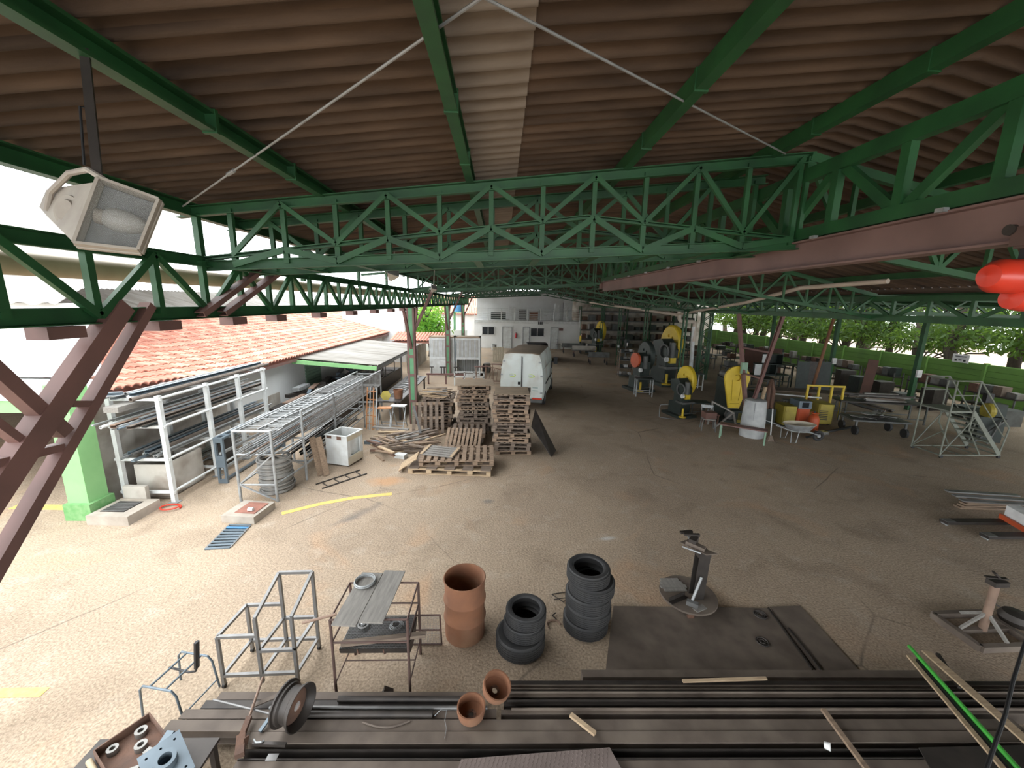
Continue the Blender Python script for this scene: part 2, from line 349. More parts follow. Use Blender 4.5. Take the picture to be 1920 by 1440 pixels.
for r_ in range(-9, 44):  # rows behind the camera are unseen, extended to cut the back light
    for q, (me, dz) in enumerate(SH):
        link('roof_sheet', me, ceil_o, (0, 1.2+r_*row, dz+(0.004 if r_ % 2 else 0)))
for x in (-3.65, -2.0, -0.36, 1.36, 2.98, 4.9, 6.5, 8.1, 11, 13, 15, 17, 19):
    z = zr(x)-0.112
    if -2.5 < x < 3.2:
        B().chan((x, -8, z), (x, 13.4, z), 0.085, 0.13, 0.02, up=(0, 0, 1)).build('purlin', 'green', ceil_o)
        B().chan((x, 13.4, z), (x, 47, z), 0.085, 0.13, 0.02).build('purlin', 'green', ceil_o)
        for y in (3.05, 4.1, 7.5):      # strap clips
            B().box((x, y, z), (0.10, 0.03, 0.15)).build('clip', 'green', ceil_o)
    else:
        B().bar((x, -8, z), (x, 47, z), 0.08, 0.12).build('purlin', 'green', ceil_o)
# diagonal tie rods under the near roof
APX = tuple(G(905, -6, 5.98))
for a, b in ((APX, (-3.3, 4.45, 5.52)), (APX, (2.95, 4.45, 6.18))):
    B().tube(a, b, 0.008, 6).build('tie_rod', 'galv', ceil_o)
pm = V(APX).lerp(V(-3.3, 4.45, 5.52), 0.70); B().tube(pm-V(.05, -.033, .007), pm+V(.05, -.033, .007), 0.016, 8).build('turnbuckle', 'galv', ceil_o)
# ------------------------------------------------------------------ cross trusses
def zt(x): return 5.53+0.105*(x+3.3)
def zbow(x): return 5.03+(x+3.3)*(0.53/4.25) if x < 0.95 else 5.56-(x-0.95)*(0.18/2.35)
def zb(x): return 5.13+0.055*x
def cross_frame(label, paint):
    t = thing('roof_truss', label, 'truss', (0, 0, 0))
    for pl, y in ((0, 0.0), (1, 0.80)):
        B().chan((-3.55, y, zt(-3.55)), (3.45, y, zt(3.45)), 0.07, 0.11, 0.01).build('top_chord', paint, t)
        B().chan((-3.3, y, zbow(-3.3)), (0.95, y, zbow(0.95)), 0.07, 0.045, 0.01).build('middle_chord', paint, t)
        B().chan((0.95, y, zbow(0.95)), (3.3, y, zbow(3.3)), 0.07, 0.045, 0.01).build('middle_chord', paint, t)
        B().chan((-3.4, y, zb(-3.4)), (3.45, y, zb(3.45)), 0.07, 0.11, 0.01).build('bottom_chord', paint, t)
        xs = [-3.0+0.575*i for i in range(12)]
        for i, x in enumerate(xs):
            B().bar((x, y+0.02, zbow(x)), (x, y+0.02, zt(x)), 0.045, 0.05, up=(1, 0, 0)).build('post', paint, t)
            B().bar((x, y+0.02, zb(x)), (x, y+0.02, zbow(x)), 0.05, 0.055, up=(1, 0, 0)).build('post', paint, t)
            if i+1 < len(xs):
                x2 = xs[i+1]
                a, b = ((x, zbow(x)), (x2, zt(x2))) if (i+pl) % 2 == 0 else ((x, zt(x)), (x2, zbow(x2)))
                B().bar((a[0], y-0.02, a[1]), (b[0], y-0.02, b[1]), 0.035, 0.05).build('diagonal', paint, t)
                a, b = ((x, zb(x)), (x2, zbow(x2))) if (i+pl) % 2 == 0 else ((x, zbow(x)), (x2, zb(x2)))
                B().bar((a[0], y-0.02, a[1]), (b[0], y-0.02, b[1]), 0.035, 0.065).build('diagonal', paint, t)
    for i in range(10):
        x = -3.0+i*0.68
        B().box((x, 0.4, zb(x)-0.05), (0.09, 0.86, 0.012)).build('batten', 'green', t)
    return t
FR = (4.7, 14.7, 24.7, 34.7)
fr0 = cross_frame('dark green double lattice truss spanning the roof beside the big floodlight', 'green')
fr0.location.y = FR[0]; fr1 = None
for y, lb in zip(FR[1:], ('green double lattice truss spanning the roof above the pallet stacks', 'green double lattice truss spanning the roof above the two louvred cabinets', 'green double lattice truss spanning the roof in front of the white offices')):
    c = fr1 = cross_frame(lb, 'green') if fr1 is None else dup(fr1)
    c.location.y = y; c['label'] = lb
# light intermediate trusses under the main roof
def light_frame():
    t = thing('rafter_truss', 'slim green rafter truss between two double lattice trusses', 'truss', group='slim rafter trusses under the main roof')
    B().bar((-3.5, 0, zt(-3.5)), (3.4, 0, zt(3.4)), 0.05, 0.07).build('top_chord', 'green', t)
    B().bar((-3.3, 0, zt(-3.3)-0.34), (3.4, 0, zt(3.4)-0.4), 0.05, 0.05).build('bottom_chord', 'green', t)
    for i in range(11):
        x = -3.2+i*0.62; u = i % 2
        B().bar((x, 0, zt(x)-0.36*u), (x+0.62, 0, zt(x+0.62)-0.36*(1-u)), 0.03, 0.03).build('diagonal', 'green', t)
    return t
lf = light_frame(); lf.location.y = 9.7
for y in (19.7, 29.7): c = dup(lf); c.location.y = y
# ------------------------------------------------------------------ long trusses (along the shed)
def long_truss(name, label, X, y0, y1, zlo, zhi, hb, ht, panel, mats, w=0.07, web=0.05, plates=False):
    t = thing(name, label, 'truss', (X, 0, 0))
    B().chan((0, y0, zlo), (0, y1, zlo), w, hb, 0.01).build('bottom_chord', mats[0], t)
    B().chan((0, y0, zhi), (0, y1, zhi), w, ht, 0.01).build('top_chord', mats[1], t)
    n = int((y1-y0)/panel)
    for i in range(n+1):
        y = y0+i*panel
        B().bar((0, y, zlo), (0, y, zhi), web, web*1.1, up=(0, 1, 0)).build('post', mats[2], t)
        if i < n:
            a, b = (zlo, zhi) if i % 2 == 0 else (zhi, zlo)
            B().bar((0.02, y, a), (0.02, y+panel, b), web*0.8, web*1.15).build('diagonal', mats[2], t)
    return t
lt = long_truss('eave_truss', 'dark green lattice truss along the open side by the tiled roof', -3.3, -1.6, 41, 4.44, 4.99, 0.13, 0.11, 0.62, ('green', 'green', 'green'), web=0.055)
for y in (2.2, 3.06, 4.0, 5.05, 6.0, 7.4, 9.0, 10.6, 12.2, 13.6):
    B().box((-0.02, y, 4.325), (0.16, 0.27, 0.09)).build('stub_plate', 'oxide', lt)
# eave beam above it
B().chan((-3.38, -3, 5.53), (-3.38, 41, 5.53), 0.10, 0.14, 0.012).build('purlin', 'green', ceil_o)
for y in (2.6, 4.7, 7, 9.7, 12, 14.7, 19.7, 24.7, 29.7): B().bar((-3.36, y, 4.9), (-3.36, y, 5.5), 0.06, 0.07, up=(0, 1, 0)).build('post', 'green', lt, loc=(3.3, 0, 0))
gt = B().lathe([(0.09, -3), (0.09, 22), (0.075, 22), (0.075, -3)], 14, RX(-math.pi/2)).build('gutter_pipe', 'pvc_tan', None, (-3.72, 0, 4.83), smooth=True)
tag(gt, 'tan drain pipe running along the outside of the eave truss', 'pipe')
# brown braces from the long truss to the cross truss
for k, (a, b) in enumerate((((-3.24, 6.2, 5.05), (-3.24, 4.75, 4.42)), ((-3.24, 5.75, 5.05), (-3.24, 4.4, 4.42)))):
    o = B().chan(a, b, 0.10, 0.06, 0.01).build('corner_brace', 'oxide'); tag(o, 'short reddish steel brace under the end of the double truss', 'brace', 'paired corner braces')
rt = long_truss('crane_truss', 'bright green lattice truss carrying the reddish crane beam', 3.42, -2.2, 13.8, 5.42, 6.05, 0.12, 0.14, 0.72, ('green', 'green', 'green'), w=0.09, web=0.075)
ib = thing('crane_beam', 'long reddish brown steel crane beam bolted under the green truss', 'beam', (3.42, 0, 5.19))
B().ibeam((0, -3, 0), (0, 13.6, 0), 0.17, 0.30, 0.018).build('web', 'crane', ib)
B().box((0, 13.75, 0.03), (0.12, 0.3, 0.16)).build('end_stop', 'oxide', ib)
for i in range(11): B().box((-0.10, 0.6+i*1.25, 0.155), (0.05, 0.06, 0.03)).build('clip', 'galv', ib)
rr = long_truss('side_truss', 'pale green lattice truss on the oxide red leaning column', 9.2, -2, 41, 4.41, 4.86, 0.15, 0.12, 0.8, ('green', 'green', 'green'), web=0.06)
# right bay trusses
def right_frame():
    t = thing('side_bay_truss', 'green lattice truss falling towards the side yard', 'truss')
    def z1(x): return zr(x)-0.21
    def z0(x): return 5.36-(x-3.4)*0.165
    B().bar((3.4, 0, z1(3.4)), (9.2, 0, z1(9.2)), 0.07, 0.09).build('top_chord', 'green', t)
    B().bar((3.4, 0, z0(3.4)), (9.2, 0, z0(9.2)), 0.07, 0.07).build('bottom_chord', 'green', t)
    for i in range(10):
        x = 3.4+i*0.58
        B().bar((x, 0, z0(x)), (x, 0, z1(x)), 0.045, 0.045, up=(1, 0, 0)).build('post', 'green', t)
        a, b = (z0, z1) if i % 2 else (z1, z0)
        B().bar((x, 0, a(x)), (x+0.58, 0, b(x+0.58)), 0.04, 0.05).build('diagonal', 'green', t)
    return t
rf = right_frame(); rf.location.y = 14.7; rf['label'] = 'green lattice truss of the side bay above the concrete drum'
for y, lb in ((4.7, 'green lattice truss of the side bay beside the red hoist'), (9.7, 'green lattice truss of the side bay crossed by the cream drain pipe'), (19.7, 'green lattice truss of the side bay above the tall yellow disc press'), (24.7, 'green lattice truss of the side bay beside the wide lattice column'), (29.7, 'green lattice truss of the side bay above the narrow parts shelf'), (34.7, 'green lattice truss of the side bay above the hand carts')): c = dup(rf); c.location.y = y; c['label'] = lb
def outer_frame():
    t = thing('outer_truss', 'dark green lattice truss under the outer side roof', 'truss', group='trusses of the outer side roof')
    B().bar((9.2, 0, 4.915), (20, 0, 4.735), 0.07, 0.08).build('top_chord', 'green', t)
    B().bar((9.2, 0, 4.555), (20, 0, 4.375), 0.07, 0.07).build('bottom_chord', 'green', t)
    for i in range(18):
        x = 9.2+i*0.6; u = i % 2
        B().bar((x, 0, 4.915-0.36*u-(x-9.2)*.0166), (x+.6, 0, 4.915-0.36*(1-u)-(x-8.6)*.0166), 0.035, 0.04).build('diagonal', 'green', t)
    return t
of = outer_frame(); of.location.y = 14.7
for y in (9.7, 19.7, 24.7, 29.7): c = dup(of); c.location.y = y
# ------------------------------------------------------------------ columns
def left_column(Y, label):
    t = thing('steel_column', label, 'column', (-3.3, Y, 0))
    B().box((0, 0, 2.19), (0.15, 0.20, 4.38)).build('shaft', 'green_light' , t)
    for s in (-1, 1): B().chan((s*0.11, 0, 0), (s*0.11, 0, 4.38), 0.07, 0.22, 0.012, up=(0, 1, 0)).build('flange', 'oxide', t)
    B().bar((-0.02, -1.0, 4.38), (0, -0.06, 2.9), 0.09, 0.10).build('brace', 'oxide', t)
    B().bar((0.02, 1.0, 4.38), (0, 0.06, 2.9), 0.09, 0.10).build('brace', 'oxide', t)
    B().bar((0.9, 0, 5.2), (0.05, 0, 3.4), 0.09, 0.10).build('brace', 'oxide', t)
    for z in (0.9, 1.9, 2.6): B().box((0, -0.115, z), (0.15, 0.012, 0.10)).build('patch', 'oxide', t)
left_column(14.7, 'chipped green and oxide column rising behind the broken pallets')
left_column(24.7, 'slim green column in front of the louvred cabinets')
left_column(34.7, 'green column near the white offices by the leafy tree')
# near left leaning column
t = thing('leaning_column', 'dark raking column of paired channels beside the big floodlight', 'column', (-3.3, 0, 0))
def q(px, py): p = AX(px, py, -3.3); return (0, p.y, p.z)
B().chan(q(278, 572), q(-230, 1440), 0.10, 0.075, 0.012).build('thin_leg', 'oxide', t)
B().chan(q(228, 572), q(-300, 1340), 0.12, 0.14, 0.012).build('thick_leg', 'oxide', t)
B().bar(q(128, 757), q(165, 757), 0.09, 0.05).build('batten', 'oxide', t)
B().bar(q(-120, 600), q(118, 812), 0.10, 0.09).build('brace', 'oxide', t)
B().bar(q(-140, 700), q(60, 845), 0.08, 0.05).build('brace', 'oxide', t)
B().bar(q(-140, 900), q(112, 838), 0.08, 0.055).build('brace', 'oxide', t)
# right oxide V column in a concrete filled drum
t = thing('leaning_column', 'oxide red V shaped column standing in the pale concrete drum', 'column', (9.2, 14.0, 0))
B().chan((0, -0.04, 0.6), (-0.05, 1.2, 4.34), 0.10, 0.14, 0.012).build('leg', 'oxide', t)
B().chan((0, -0.12, 0.6), (0.05, -1.1, 4.34), 0.10, 0.10, 0.012).build('leg', 'oxide', t)
for z, a, b in ((2.15, 0.45, -0.55), (3.1, 0.75, -0.8)): B().bar((0, a, z), (0, b, z), 0.06, 0.06).build('rung', 'oxide', t)
B().box((0.0, 0.5, 2.35), (0.22, 0.10, 0.42)).build('switch_box', 'shutter_green', t)
def pair_column(X, Y, label, h=4.4, w=0.16):
    t = thing('steel_column', label, 'column', (X, Y, 0), group='slim paired green columns of the side bay')
    for s in (-1, 1): B().chan((s*w/2, 0, 0), (s*w/2, 0, h), 0.05, 0.10, 0.01, up=(0, 1, 0)).build('flange', 'green', t)
    for i in range(8): B().box((0, 0, 0.3+i*0.55), (w, 0.02, 0.06)).build('batten', 'green', t)
    B().box((0, -0.08, 1.5), (0.14, 0.06, 0.20)).build('switch_box', 'white_paint', t)
for y in (19.4, 24.7, 30.2, 35.6): pair_column(9.05, y, 'slim paired green column with a white switch box in the machine row')
t = thing('lattice_column', 'wide dark green lattice column beside the white drain pipe', 'column', (12.9, 24.7, 0))
for a in (-0.28, 0.28):
    for b in (-0.14, 0.14): B().angle((a, b, 0), (a, b, 4.6), 0.09).build('corner_angle', 'green', t)
for i in range(11):
    s = 1 if i % 2 else -1
    for b in (-0.15, 0.15): B().bar((-0.28*s, b, 0.1+i*0.4), (0.28*s, b, 0.5+i*0.4), 0.02, 0.05).build('lacing', 'green', t)
for i, (x, y, lb) in enumerate(((15.6, 19.0, 'rusty orange pole leaning beside the workbenches'),)):
    o = B().tube((x, y, 0), (x+0.6, y, 4.55), 0.07, 10).build('prop_pole', 'rust', smooth=True); tag(o, lb, 'pole')
for x, y in ((18.6, 21.5), (19.2, 17.5), (18.8, 27.0)):
    o = B().box((0, 0, 2.3), (0.17, 0.17, 4.6)).build('roof_post', 'green', None, (x, y, 0)); tag(o, 'dark square post under the outer side roof by the green wall', 'post', 'dark posts of the outer roof')
# ------------------------------------------------------------------ drain pipes in the side bay
t = thing('drain_pipe', 'cream drain pipe with elbows hung below the roof, white downpipe', 'pipe', (0, 0, 0))
P0 = AY(1107, 567, 34); P1 = AY(1270, 590, 22.5); P2 = AY(1665, 527, 7.6)
B().tube(P0, P1, 0.09, 10).build('long_run', 'pvc', t, smooth=True)
B().tube(P1, AY(1400, 567, 12.0), 0.05, 10).build('side_run', 'pvc', t, smooth=True)
B().tube(AY(1400, 567, 12.0), AY(1500, 540, 9.5), 0.05, 10).build('side_run', 'pvc', t, smooth=True)
B().tube(AY(1500, 540, 9.5), P2, 0.05, 10).build('side_run', 'pvc', t, smooth=True)
B().path([AY(1274, 553, 22.5), AY(1274, 598, 22.5), AY(1276, 602, 22.5), AY(1282, 603, 22.5), AY(1298, 603, 22.5), AY(1303, 605, 22.5), AY(1303, 610, 22.5), AY(1301, 640, 22.5)], 0.11, 10).build('elbow_run', 'pvc', t, smooth=True)
B().tube(AY(1301, 612, 22.5), G(1293, 722), 0.11, 12).build('downpipe', 'white_paint', t, smooth=True)
for px, dy in ((1131, 30), (1160, 27.5), (1219, 24.6)):
    a = P0.lerp(P1, (34-dy)/11.5); B().tube(a, a+V(0, 0, 0.75), 0.025, 6).build('hanger', 'pvc', t)
# ------------------------------------------------------------------ left building with tiled roof
wl = thing  # alias kept short
w_ = B().box((-9.1, 22.2, 1.15), (0.2, 27.6, 2.3)).build('wall_left', 'white_wall'); struct(w_, 'white plastered wall of the tiled building')
B().box((-9.0, 10.6, 0.7), (0.06, 4.4, 1.4)).build('stained_render', 'wall_dirty', w_)
B().box((-9.0, 14.4, 0.45), (0.06, 3.0, 0.9)).build('stained_render', 'wall_dirty', w_)
sh = B(); 
for i in range(14): sh.box((0, 0, 0.08+i*0.145), (0.05, 1.5, 0.12))
d_ = thing('shutter_door', 'green roller shutter in the white wall under the awning', 'shutter', (-8.97, 18.9, 0))
for i in range(14): B().box((0, 0, 0.08+i*0.145), (0.05, 1.5, 0.125)).build('slat', 'shutter_green', d_)
def zsag(y): return 0.30*max(0.0, (13.5-y)/4.7)
EX, EZ, RXX, RZZ = -8.45, 2.22, -14.3, 3.72
LEN = math.hypot(RXX-EX, RZZ-EZ); SL = math.atan2(RZZ-EZ, EX-RXX)
roof = bpy.data.objects.new('tiled_roof', None); COL.objects.link(roof)
tag(roof, 'red clay barrel tile roof of the low white building', 'roof')
def tile_mesh(m):
    b = B(); n = 6
    vs = []
    for x, r in ((0, 0.105), (-0.44, 0.085)):
        for i in range(n+1):
            a = math.pi*i/n; vs.append((x, r*math.cos(a), 0.75*r*math.sin(a)+(0.025 if x == 0 else 0)))
    fs = [(i, i+1, i+n+2, i+n+1) for i in range(n)]
    vs += [(0, 0.105-0.03, 0.0)]
    # under edge thickness at the exposed end
    k = len(vs)
    for i in range(n+1):
        a = math.pi*i/n; vs.append((0, 0.088*math.cos(a), 0.75*0.088*math.sin(a)+0.012))
    fs += [(i+1, i, k+i, k+i+1) for i in range(n)]
    b.add(vs, fs); return b.mesh('tile', m, True)
TM = [tile_mesh('tile'), tile_mesh('tile_pale')]
TP = []
nr = int(LEN/0.37)
for r_ in range(nr):
    for c_ in range(128):
        y = 8.75+c_*0.215
        s = r_*0.37
        TP.append((Vector((EX-s*math.cos(SL), y, EZ+s*math.sin(SL)+zsag(y)+0.03)), r_, c_))
TP.sort(key=lambda q: (q[0]-Vector((0, 0, 4.6))).length)
rt_rot = (0, SL, 0)
for p, r_, c_ in TP[:300]:
    link('tile', TM[0 if random.random() < 0.6 else 1], roof, p+V(0, rnd(-.01, .01), rnd(0, .012)), (rnd(-.02, .02), SL, rnd(-.03, .03)))
for mi in (0, 1):
    b = B(); M0 = [tuple(v.co) for v in TM[mi].vertices]; F0 = [tuple(p.vertices) for p in TM[mi].polygons]
    for p, r_, c_ in TP[300:]:
        if (r_*7+c_*13+(r_*c_) % 5) % 5 < 3 and mi == 1: continue
        if not (r_*7+c_*13+(r_*c_) % 5) % 5 < 3 and mi == 0: continue
        b.add(M0, F0, T(*(p+V(0, 0, rnd(0, .01)))) @ RY(SL))
    o = b.build('distant_tiles', 'tile' if mi == 0 else 'tile_pale', roof, smooth=True); o['kind'] = 'stuff'
b = B(); b.add([(EX-.1, 8.7, EZ+zsag(8.7)-.06), (EX-.1, 13.5, EZ-.06), (EX-.1, 36.3, EZ-.06), (RXX, 36.3, RZZ-.06), (RXX, 13.5, RZZ-.06), (RXX, 8.7, RZZ+zsag(8.7)-.06)], [(0, 1, 4, 5), (1, 2, 3, 4)])
b.build('roof_deck', 'brick_red', roof)
B().bar((EX-0.05, 8.75, EZ+zsag(8.75)-0.1), (EX-0.05, 13.5, EZ-0.1), 0.04, 0.10).build('fascia', 'oxide', roof)
B().bar((EX-0.05, 13.5, EZ-0.1), (EX-0.05, 36, EZ-0.1), 0.04, 0.10).build('fascia', 'oxide', roof)
# grey corrugated roof rising behind the ridge
me = bpy.data.meshes.new('sheet'); vs = []; fs = []
for x, z in ((-14.0, 3.62), (-18.0, 4.9)):
    for i in range(420): vs.append((x, 12.5+i*0.06, z+0.05*math.cos(i*math.pi/2)))
fs = [(i, i+1, 420+i+1, 420+i) for i in range(419)]
me.from_pydata(vs, [], fs); me.materials.append(MATS['sheet_grey']); me.polygons.foreach_set('use_smooth', [True]*len(fs)); me.update()
g = link('corrugated_roof', me); tag(g, 'grey weathered corrugated roof rising behind the red tiles', 'roof')
# green pillar and plinth
p = thing('gate_pillar', 'light green square pillar with darker plinth at the corner of the low building', 'pillar', (-8.75, 8.0, 0))
B().box((0, 0, 1.55), (0.42, 0.42, 2.62)).build('shaft', 'pillar_green', p)
B().box((0.02, -0.02, 0.18), (0.54, 0.54, 0.36)).build('plinth', 'plinth_green', p)
wn = B().box((-8.98, 8.75, 1.28), (0.34, 1.1, 2.56)).build('wall_pier', 'wall_dirty'); struct(wn)
# white upper building and porch further left
wh = B().box((-18.4, 8.75, 3.65), (19.0, 0.4, 1.56)).build('wall_porch', 'white_wall'); struct(wh, 'sunlit white upper wall above the porch')
B().box((-18.4, 8.55, 2.60), (19.0, 0.3, 0.44)).build('fascia', 'white_wall', wh)
B().box((-18.4, 8.55, 2.24), (19.0, 0.22, 0.26)).build('porch_beam', 'pillar_green', wh)
wb = B().box((-18.6, 17.0, 1.0), (18.4, 0.3, 2.0)).build('wall_porch_back', 'wall_dirty'); struct(wb)
B().box((-9.35, 12.9, 1.0), (0.2, 8.0, 2.0)).build('side_wall', 'wall_dirty', wb)
B().box((-18.6, 12.9, 2.04), (18.4, 8.2, 0.08)).build('slab', 'wall_dirty', wb)
me = bpy.data.meshes.new('sheet'); vs = []
for y, z, xr in ((8.3, 4.42, -8.9), (26.0, 10.4, -16.5)):
    for i in range(330): x_ = -30+i*0.058; x_ = min(x_, xr); vs.append((-48+(i*0.058)*(xr+48)/19.1, y, z+0.035*math.cos(i*0.058*2*math.pi/0.25)))
me.from_pydata(vs, [], [(i, i+1, 331+i, 330+i) for i in range(329)]); me.materials.append(MATS['sheet_grey']); me.polygons.foreach_set('use_smooth', [True]*329); me.update()
g = link('corrugated_roof', me); tag(g, 'grey weathered corrugated roof above the sunlit white wall', 'roof')
# awning with green beam over the shutter
aw = thing('awning', 'grey fibre sheet awning on a green beam over the shutter door', 'awning', (0, 0, 0))
def corr(x0, x1, z0, z1, ya, yb, n, m, parent, name):
    me = bpy.data.meshes.new(name); vs = []
    k = int((yb-ya)/0.05)
    for j in range(2):
        x, z = (x0, z0) if j == 0 else (x1, z1)
        for i in range(k): vs.append((x, ya+i*0.05, z+0.025*math.cos(i*0.05*2*math.pi/PITCH)))
    me.from_pydata(vs, [], [(i, i+1, k+i+1, k+i) for i in range(k-1)]); me.materials.append(MATS[m]); me.polygons.foreach_set('use_smooth', [True]*(k-1)); me.update()
    return link(name, me, parent)
for i in range(8): corr(-8.7, -5.2, 2.18, 1.92, 16.6+i*1.06, 16.6+(i+1)*1.06+0.1, 0, 'sheet_grey', aw, 'sheet')
B().bar((-8.7, 16.55, 2.05), (-5.2, 16.55, 1.80), 0.06, 0.16).build('beam', 'pillar_green', aw)
B().bar((-5.25, 16.55, 1.80), (-5.25, 25, 1.80), 0.06, 0.14).build('beam', 'steel_grey', aw)
for y in (16.6, 21, 25): B().tube((-5.3, y, 0), (-5.3, y, 1.8), 0.04, 8).build('post', 'steel_grey', aw)
# white wall block beyond
o = B().box((-9.6, 30.5, 2.25), (4.6, 0.4, 4.5)).build('wall_gable', 'white_wall'); struct(o, 'sunlit white gable wall beyond the tiled roof')
o = B().box((-6.0, 28.5, .75), (0.15, 6.0, 1.5)).build('wall_fence', 'wall_dirty'); struct(o)
# small red roof by the column, distant house
for (nm, lb, x0, x1, ya, z0, z1) in (('porch_roof', 'small red tile roof beyond the green column', -7.6, -3.9, 27.5, 1.9, 2.5),):
    t = thing(nm, lb, 'roof', (0, 0, 0))
    b = B()
    for i in range(18): b.add([tuple(v.co) for v in TM[0].vertices], [tuple(p_.vertices) for p_ in TM[0].polygons], T(x0+i*0.215, ya, z0) @ RZ(-math.pi/2) @ RY(0.2) @ Matrix.Diagonal((5, 1, 1, 1)))
    b.build('tiles', 'tile', t, smooth=True)
    B().box(((x0+x1)/2, ya+1.0, z0-0.1), (x1-x0, 2.2, 0.06)).build('deck', 'brick_red', t)
ho = thing('distant_house', 'distant house with a striped orange tile roof behind the green columns', 'house', (-7.0, 52, 0))
B().box((1.5, 0, 1.6), (9.0, 4, 3.2)).build('wall', 'white_wall', ho)
b = B()
for i in range(42): b.add([tuple(v.co) for v in TM[1].vertices], [tuple(p_.vertices) for p_ in TM[1].polygons], T(-3+i*0.22, -2.3, 3.15) @ RZ(-math.pi/2) @ RY(0.65) @ Matrix.Diagonal((9, 1.0, 1, 1)))
b.build('roof_tiles', 'tile_pale', ho, smooth=True)
B().add([(-3, -2.4, 3.1), (6, -2.4, 3.1), (6, 1, 5.6), (-3, 1, 5.6)], [(0, 1, 2, 3)]).build('roof_deck', 'brick_red', ho)
tk = B().lathe([(0, 0), (0.55, 0), (0.68, 1.05), (0.72, 1.08), (0.70, 1.15), (0.3, 1.3), (0, 1.32)], 20).build('water_tank', 'blue', None, (-4.6, 44.0, 3.6), smooth=True); tag(tk, 'blue plastic water tank on a stand behind the green columns', 'tank')
ts = thing('tank_stand', 'green steel stand carrying the blue water tank', 'stand', (-4.6, 44.0, 0))
for a in (-.5, .5):
    for b_ in (-.5, .5): B().bar((a, b_, 0), (a, b_, 3.5), 0.12, 0.12, up=(0, 1, 0)).build('leg', 'green_light', ts)
B().box((0, 0, 3.55), (1.4, 1.4, 0.1)).build('deck', 'green_light', ts)
cw = B().box((-9.0, 38.0, 1.0), (11.5, 0.2, 2.0)).build('wall_court', 'white_wall'); struct(cw)
# ------------------------------------------------------------------ far office block
fb = B().box((2.7, 41.15, 1.28), (10.9, 0.3, 2.56)).build('wall_back', 'white_wall'); struct(fb, 'white ground floor wall of the offices')
o = B().box((2.7, 43.4, 2.7), (10.9, 4.9, 0.28)).build('balcony_slab', 'white_paint', fb)
ub = B().box((2.7, 46.0, 4.4), (10.9, 0.3, 3.2)).build('wall_upper', 'white_wall'); struct(ub, 'white upper wall behind the balcony')
bal = thing('balcony_railing', 'white tube railing along the office balcony', 'railing', (0, 41.0, 2.84))
for i in range(9): B().tube((-2.7+i*1.35, 0, 0), (-2.7+i*1.35, 0, 1.2), 0.04, 6).build('post', 'white_paint', bal)
for k in range(7): B().tube((-2.75, 0, 0.12+k*0.18), (8.15, 0, 0.12+k*0.18), 0.022, 6).build('rail', 'white_paint', bal)
def win(n, px, py0, py1, w):
    a = AY(px, py0, 40.95); h = a.z-AY(px, py1, 40.95).z
    o = bpy.data.objects.new('window_%d' % n, None); COL.objects.link(o); o.location = (a.x, 40.95, a.z-h); struct(o, 'dark aluminium window in the office wall')
    B().box((w/2, 0.02, h/2), (w, 0.06, h)).build('pane', 'glass_dark', o)
    for (c, d) in (((w/2, 0, 0.03), (w+.1, 0.1, 0.06)), ((w/2, 0, h), (w+.1, .1, .06)), ((0, 0, h/2), (.06, .1, h)), ((w, 0, h/2), (.06, .1, h)), ((w/2, 0, h/2), (.06, .1, h))): B().box(c, d).build('frame', 'white_paint', o)
win(1, 904, 612, 628, 1.25); win(2, 995, 615, 631, 1.4)
for n, (px, w) in enumerate(((942, 0.95), (981, 0.66), (1033, 0.75))):
    a = AY(px, 612, 40.95); o = bpy.data.objects.new('door_%d' % (n+1), None); COL.objects.link(o); o.location = (a.x, 40.95, 0); struct(o, 'pale grey office door')
    B().box((w/2, 0, 1.08), (w, 0.08, 2.16)).build('leaf', 'white_paint', o)
    for c, d in (((0, 0, 1.1), (.07, .14, 2.2)), ((w, 0, 1.1), (.07, .14, 2.2)), ((w/2, 0, 2.2), (w, .14, .07))): B().box(c, d).build('frame', 'galv', o)
    B().tube((w-.12, -.06, 1.0), (w-.02, -.06, 1.0), .02, 6).build('handle', 'steel_grey', o)
ac = thing('air_conditioner', 'white window air conditioner with dark grille over the middle office door', 'air conditioner', tuple(AY(1013, 609.5, 40.85)))
B().box((0, 0.1, 0.2), (0.6, 0.35, 0.36)).build('case', 'white_paint', ac)
for i in range(3): B().box((-.17+i*.17, -.09, .2), (.12, .03, .28)).build('grille', 'black', ac)
fe = thing('fire_extinguisher', 'red fire extinguisher hung on the office wall between two doors', 'fire extinguisher', tuple(AY(967, 634, 40.9)))
B().lathe([(0, 0), (.09, .01), (.09, .42), (.04, .5), (.03, .55), (0, .55)], 12).build('cylinder', 'skin_pink', fe, smooth=True)
B().box((0, -.03, .58), (.05, .12, .05)).build('valve', 'black', fe); B().path([(0, -.06, .56), (.1, -.08, .45), (.1, -.08, .2)], .015, 6).build('hose', 'black', fe)
sg = B().box((0, 0, 0), (.42, .03, .26)).build('wall_sign', 'oxide', None, tuple(AY(1052, 618, 40.93))); tag(sg, 'small dark red notice on the office wall by the last door', 'sign')
sg = B().box((0, 0, 0), (.26, .03, .3)).build('wall_sign', 'paper', None, tuple(AY(966, 618, 40.93))); tag(sg, 'small white notice above the fire extinguisher', 'sign')
